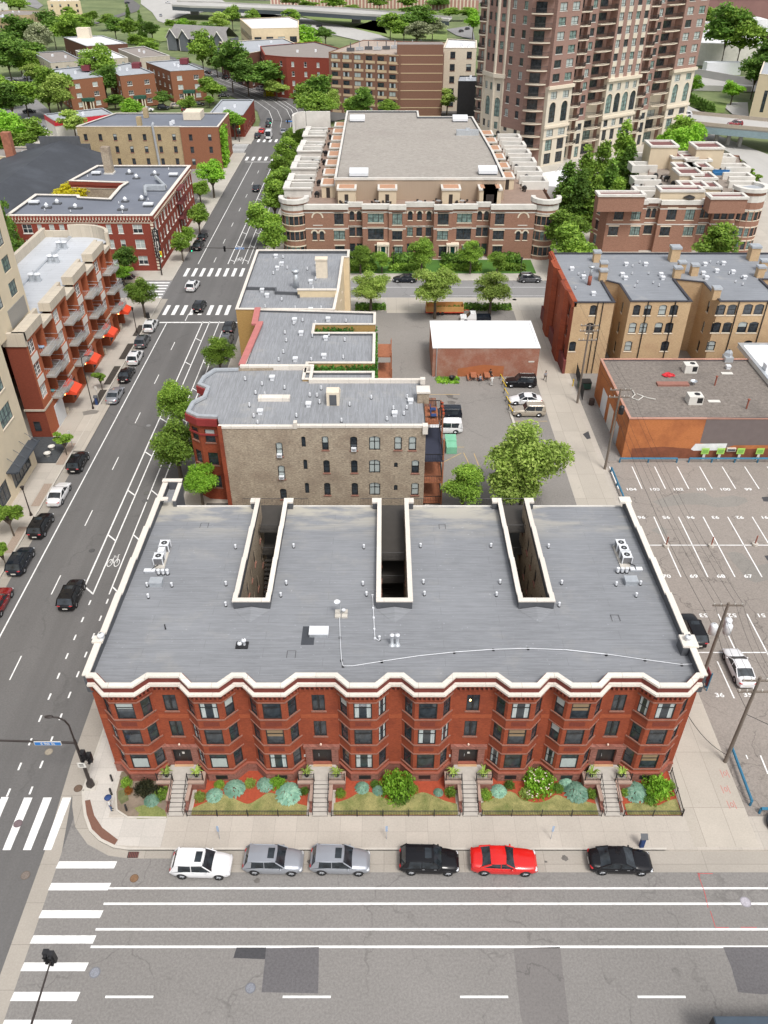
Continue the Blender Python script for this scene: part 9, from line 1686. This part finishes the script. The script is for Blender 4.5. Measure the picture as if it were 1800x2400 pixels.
# ================= PEOPLE =================
skin=P('skin',(.35,.19,.12),.6);hair_m=P('dark_hair',(.015,.01,.008),.7)
def cloth(n,c):return bpy.data.materials.get(n)or P(n,c,.85,var=.1)
def person(x,y,z,rz,label,top,legs_,pose='stand',hat=None):
 t=thing('person',label,'person',(x,y,z),rad(rz));sit=pose=='sit';hz=.5 if sit else.92;st=.28 if pose=='walk' else.02
 J={'pel':(0,0,hz),'ch':(.03,0,hz+.38),'nk':(.04,0,hz+.55),'hd':(.06,0,hz+.70),'tp':(.06,0,hz+.8)};E=[('pel','ch'),('ch','nk'),('nk','hd'),('hd','tp')];Rr={'pel':.15,'ch':.165,'nk':.06,'hd':.105,'tp':.07}
 for s,k in((1,'L'),(-1,'R')):
  f=st*s;J.update({'hp'+k:(0,.1*s,hz-.05),'kn'+k:((.42,.12*s,hz)if sit else(f*.6+.03,.1*s,.5)),'an'+k:((.42,.12*s,.08)if sit else(f,.1*s,.08)),'to'+k:((.6,.12*s,.04)if sit else(f+.18,.1*s,.04)),'sh'+k:(.02,.19*s,hz+.48),'el'+k:(.02-.1*(pose=='walk')*s+.1*sit,.25*s,hz+.2),'wr'+k:((.3 if sit else.08),.22*s,hz+.08-.05*(not sit)),'pa'+k:((.37 if sit else.1),.21*s,hz+.04-.08*(not sit))})
  E+=[('pel','hp'+k),('hp'+k,'kn'+k),('kn'+k,'an'+k),('an'+k,'to'+k),('ch','sh'+k),('sh'+k,'el'+k),('el'+k,'wr'+k),('wr'+k,'pa'+k)];Rr.update({'hp'+k:.1,'kn'+k:.065,'an'+k:.045,'to'+k:.035,'sh'+k:.07,'el'+k:.045,'wr'+k:.03,'pa'+k:.035})
  p=J['pa'+k]
  for q in range(5):nm='f%d%s'%(q,k);L=(.05,.08,.085,.08,.065)[q];J[nm]=(p[0]+L*(.9 if sit else.3)+(.03 if q==0 else 0),p[1]+(q-2)*.019-(.02*s if q==0 else 0),p[2]-L*(.3 if sit else.9));E.append(('pa'+k,nm));Rr[nm]=.009
 nm=list(J);me=bpy.data.meshes.new('body');me.from_pydata([J[k]for k in nm],[(nm.index(a),nm.index(b))for a,b in E],[]);o=bpy.data.objects.new('body',me);COL.objects.link(o);md=o.modifiers.new('s','SKIN');me.skin_vertices or None
 if not me.skin_vertices:bpy.context.view_layer.objects.active=o;bm=bmesh.new();bm.from_mesh(me);bm.verts.layers.skin.verify();bm.to_mesh(me);bm.free()
 for i,k in enumerate(nm):me.skin_vertices[0].data[i].radius=(Rr[k],Rr[k]*(.72 if k in('pel',)else 1));me.skin_vertices[0].data[i].use_root=k=='pel'
 sb=o.modifiers.new('u','SUBSURF');sb.levels=sb.render_levels=1;dg=bpy.context.evaluated_depsgraph_get();dg.update();m2=bpy.data.meshes.new_from_object(o.evaluated_get(dg));bpy.data.objects.remove(o)
 m2 .materials.clear();[m2 .materials.append(q)for q in(skin,top,legs_,black_paint)]
 for pl in m2 .polygons:c=pl.center;pl.material_index=3 if c.z<.1 else(0 if c.z>hz+.53 else(2 if c.z<hz+.04 and not(abs(c.y)>.175 and c.z>hz-.25)or(sit and c.z<hz+.1 and abs(c.y)<.2)else(0 if(c.z<hz+.16 and abs(c.y)>.17)else 1)));pl.use_smooth=True
 b=bpy.data.objects.new('body',m2);COL.objects.link(b);b.parent=t
 h=MB();h.blob((.045,0,hz+.8),.115,.11,.1,10,jit=0)if not hat else h.blob((.05,0,hz+.82),.3 if hat is navy else.14,.3 if hat is navy else.13,.12,12,jit=0);h.build('hat' if hat else 'hair',[hat or hair_m],t,off=(0,0,0),smooth=True);f=MB();f.blob((.165,0,hz+.71),.02,.015,.025,6,jit=0);[f.blob((.15,s*.035,hz+.745),.012,.012,.01,6,1,0)for s in(-1,1)];f.box(.145,-.025,hz+.66,.16,.025,hz+.668,2);f.build('face',[skin,hair_m,tail],t,off=(0,0,0));return t
den=cloth('blue_denim',(.06,.1,.2));wht=cloth('white_cotton',(.7,.7,.68));blk=cloth('black_cotton',(.02,.02,.02));gry=cloth('grey_cotton',(.3,.3,.32))
x,y=zz(A3,680,885,.3);person(x,y,.13,100,'person in pale top and blue jeans sitting at the left picnic table',gry,den,'sit');x,y=zz(A3,752,835,.6);person(x,y,.13,-90,'person in black sitting on the far side of the right picnic table',blk,blk,'sit');x,y=zz(A3,760,915,.2);person(x,y,.13,90,'person in white clothes standing in front of the picnic tables',wht,wht);x,y=zz(A3,1137,880,.2);person(x,y,.13,-80,'person in grey top walking down the alley',gry,blk,'walk')
x,y=zz(B4,1085,1240,.13);person(x,y,.13,20,'person under a blue hood standing at the garden kerb on the corner',wht,den,'stand',navy)
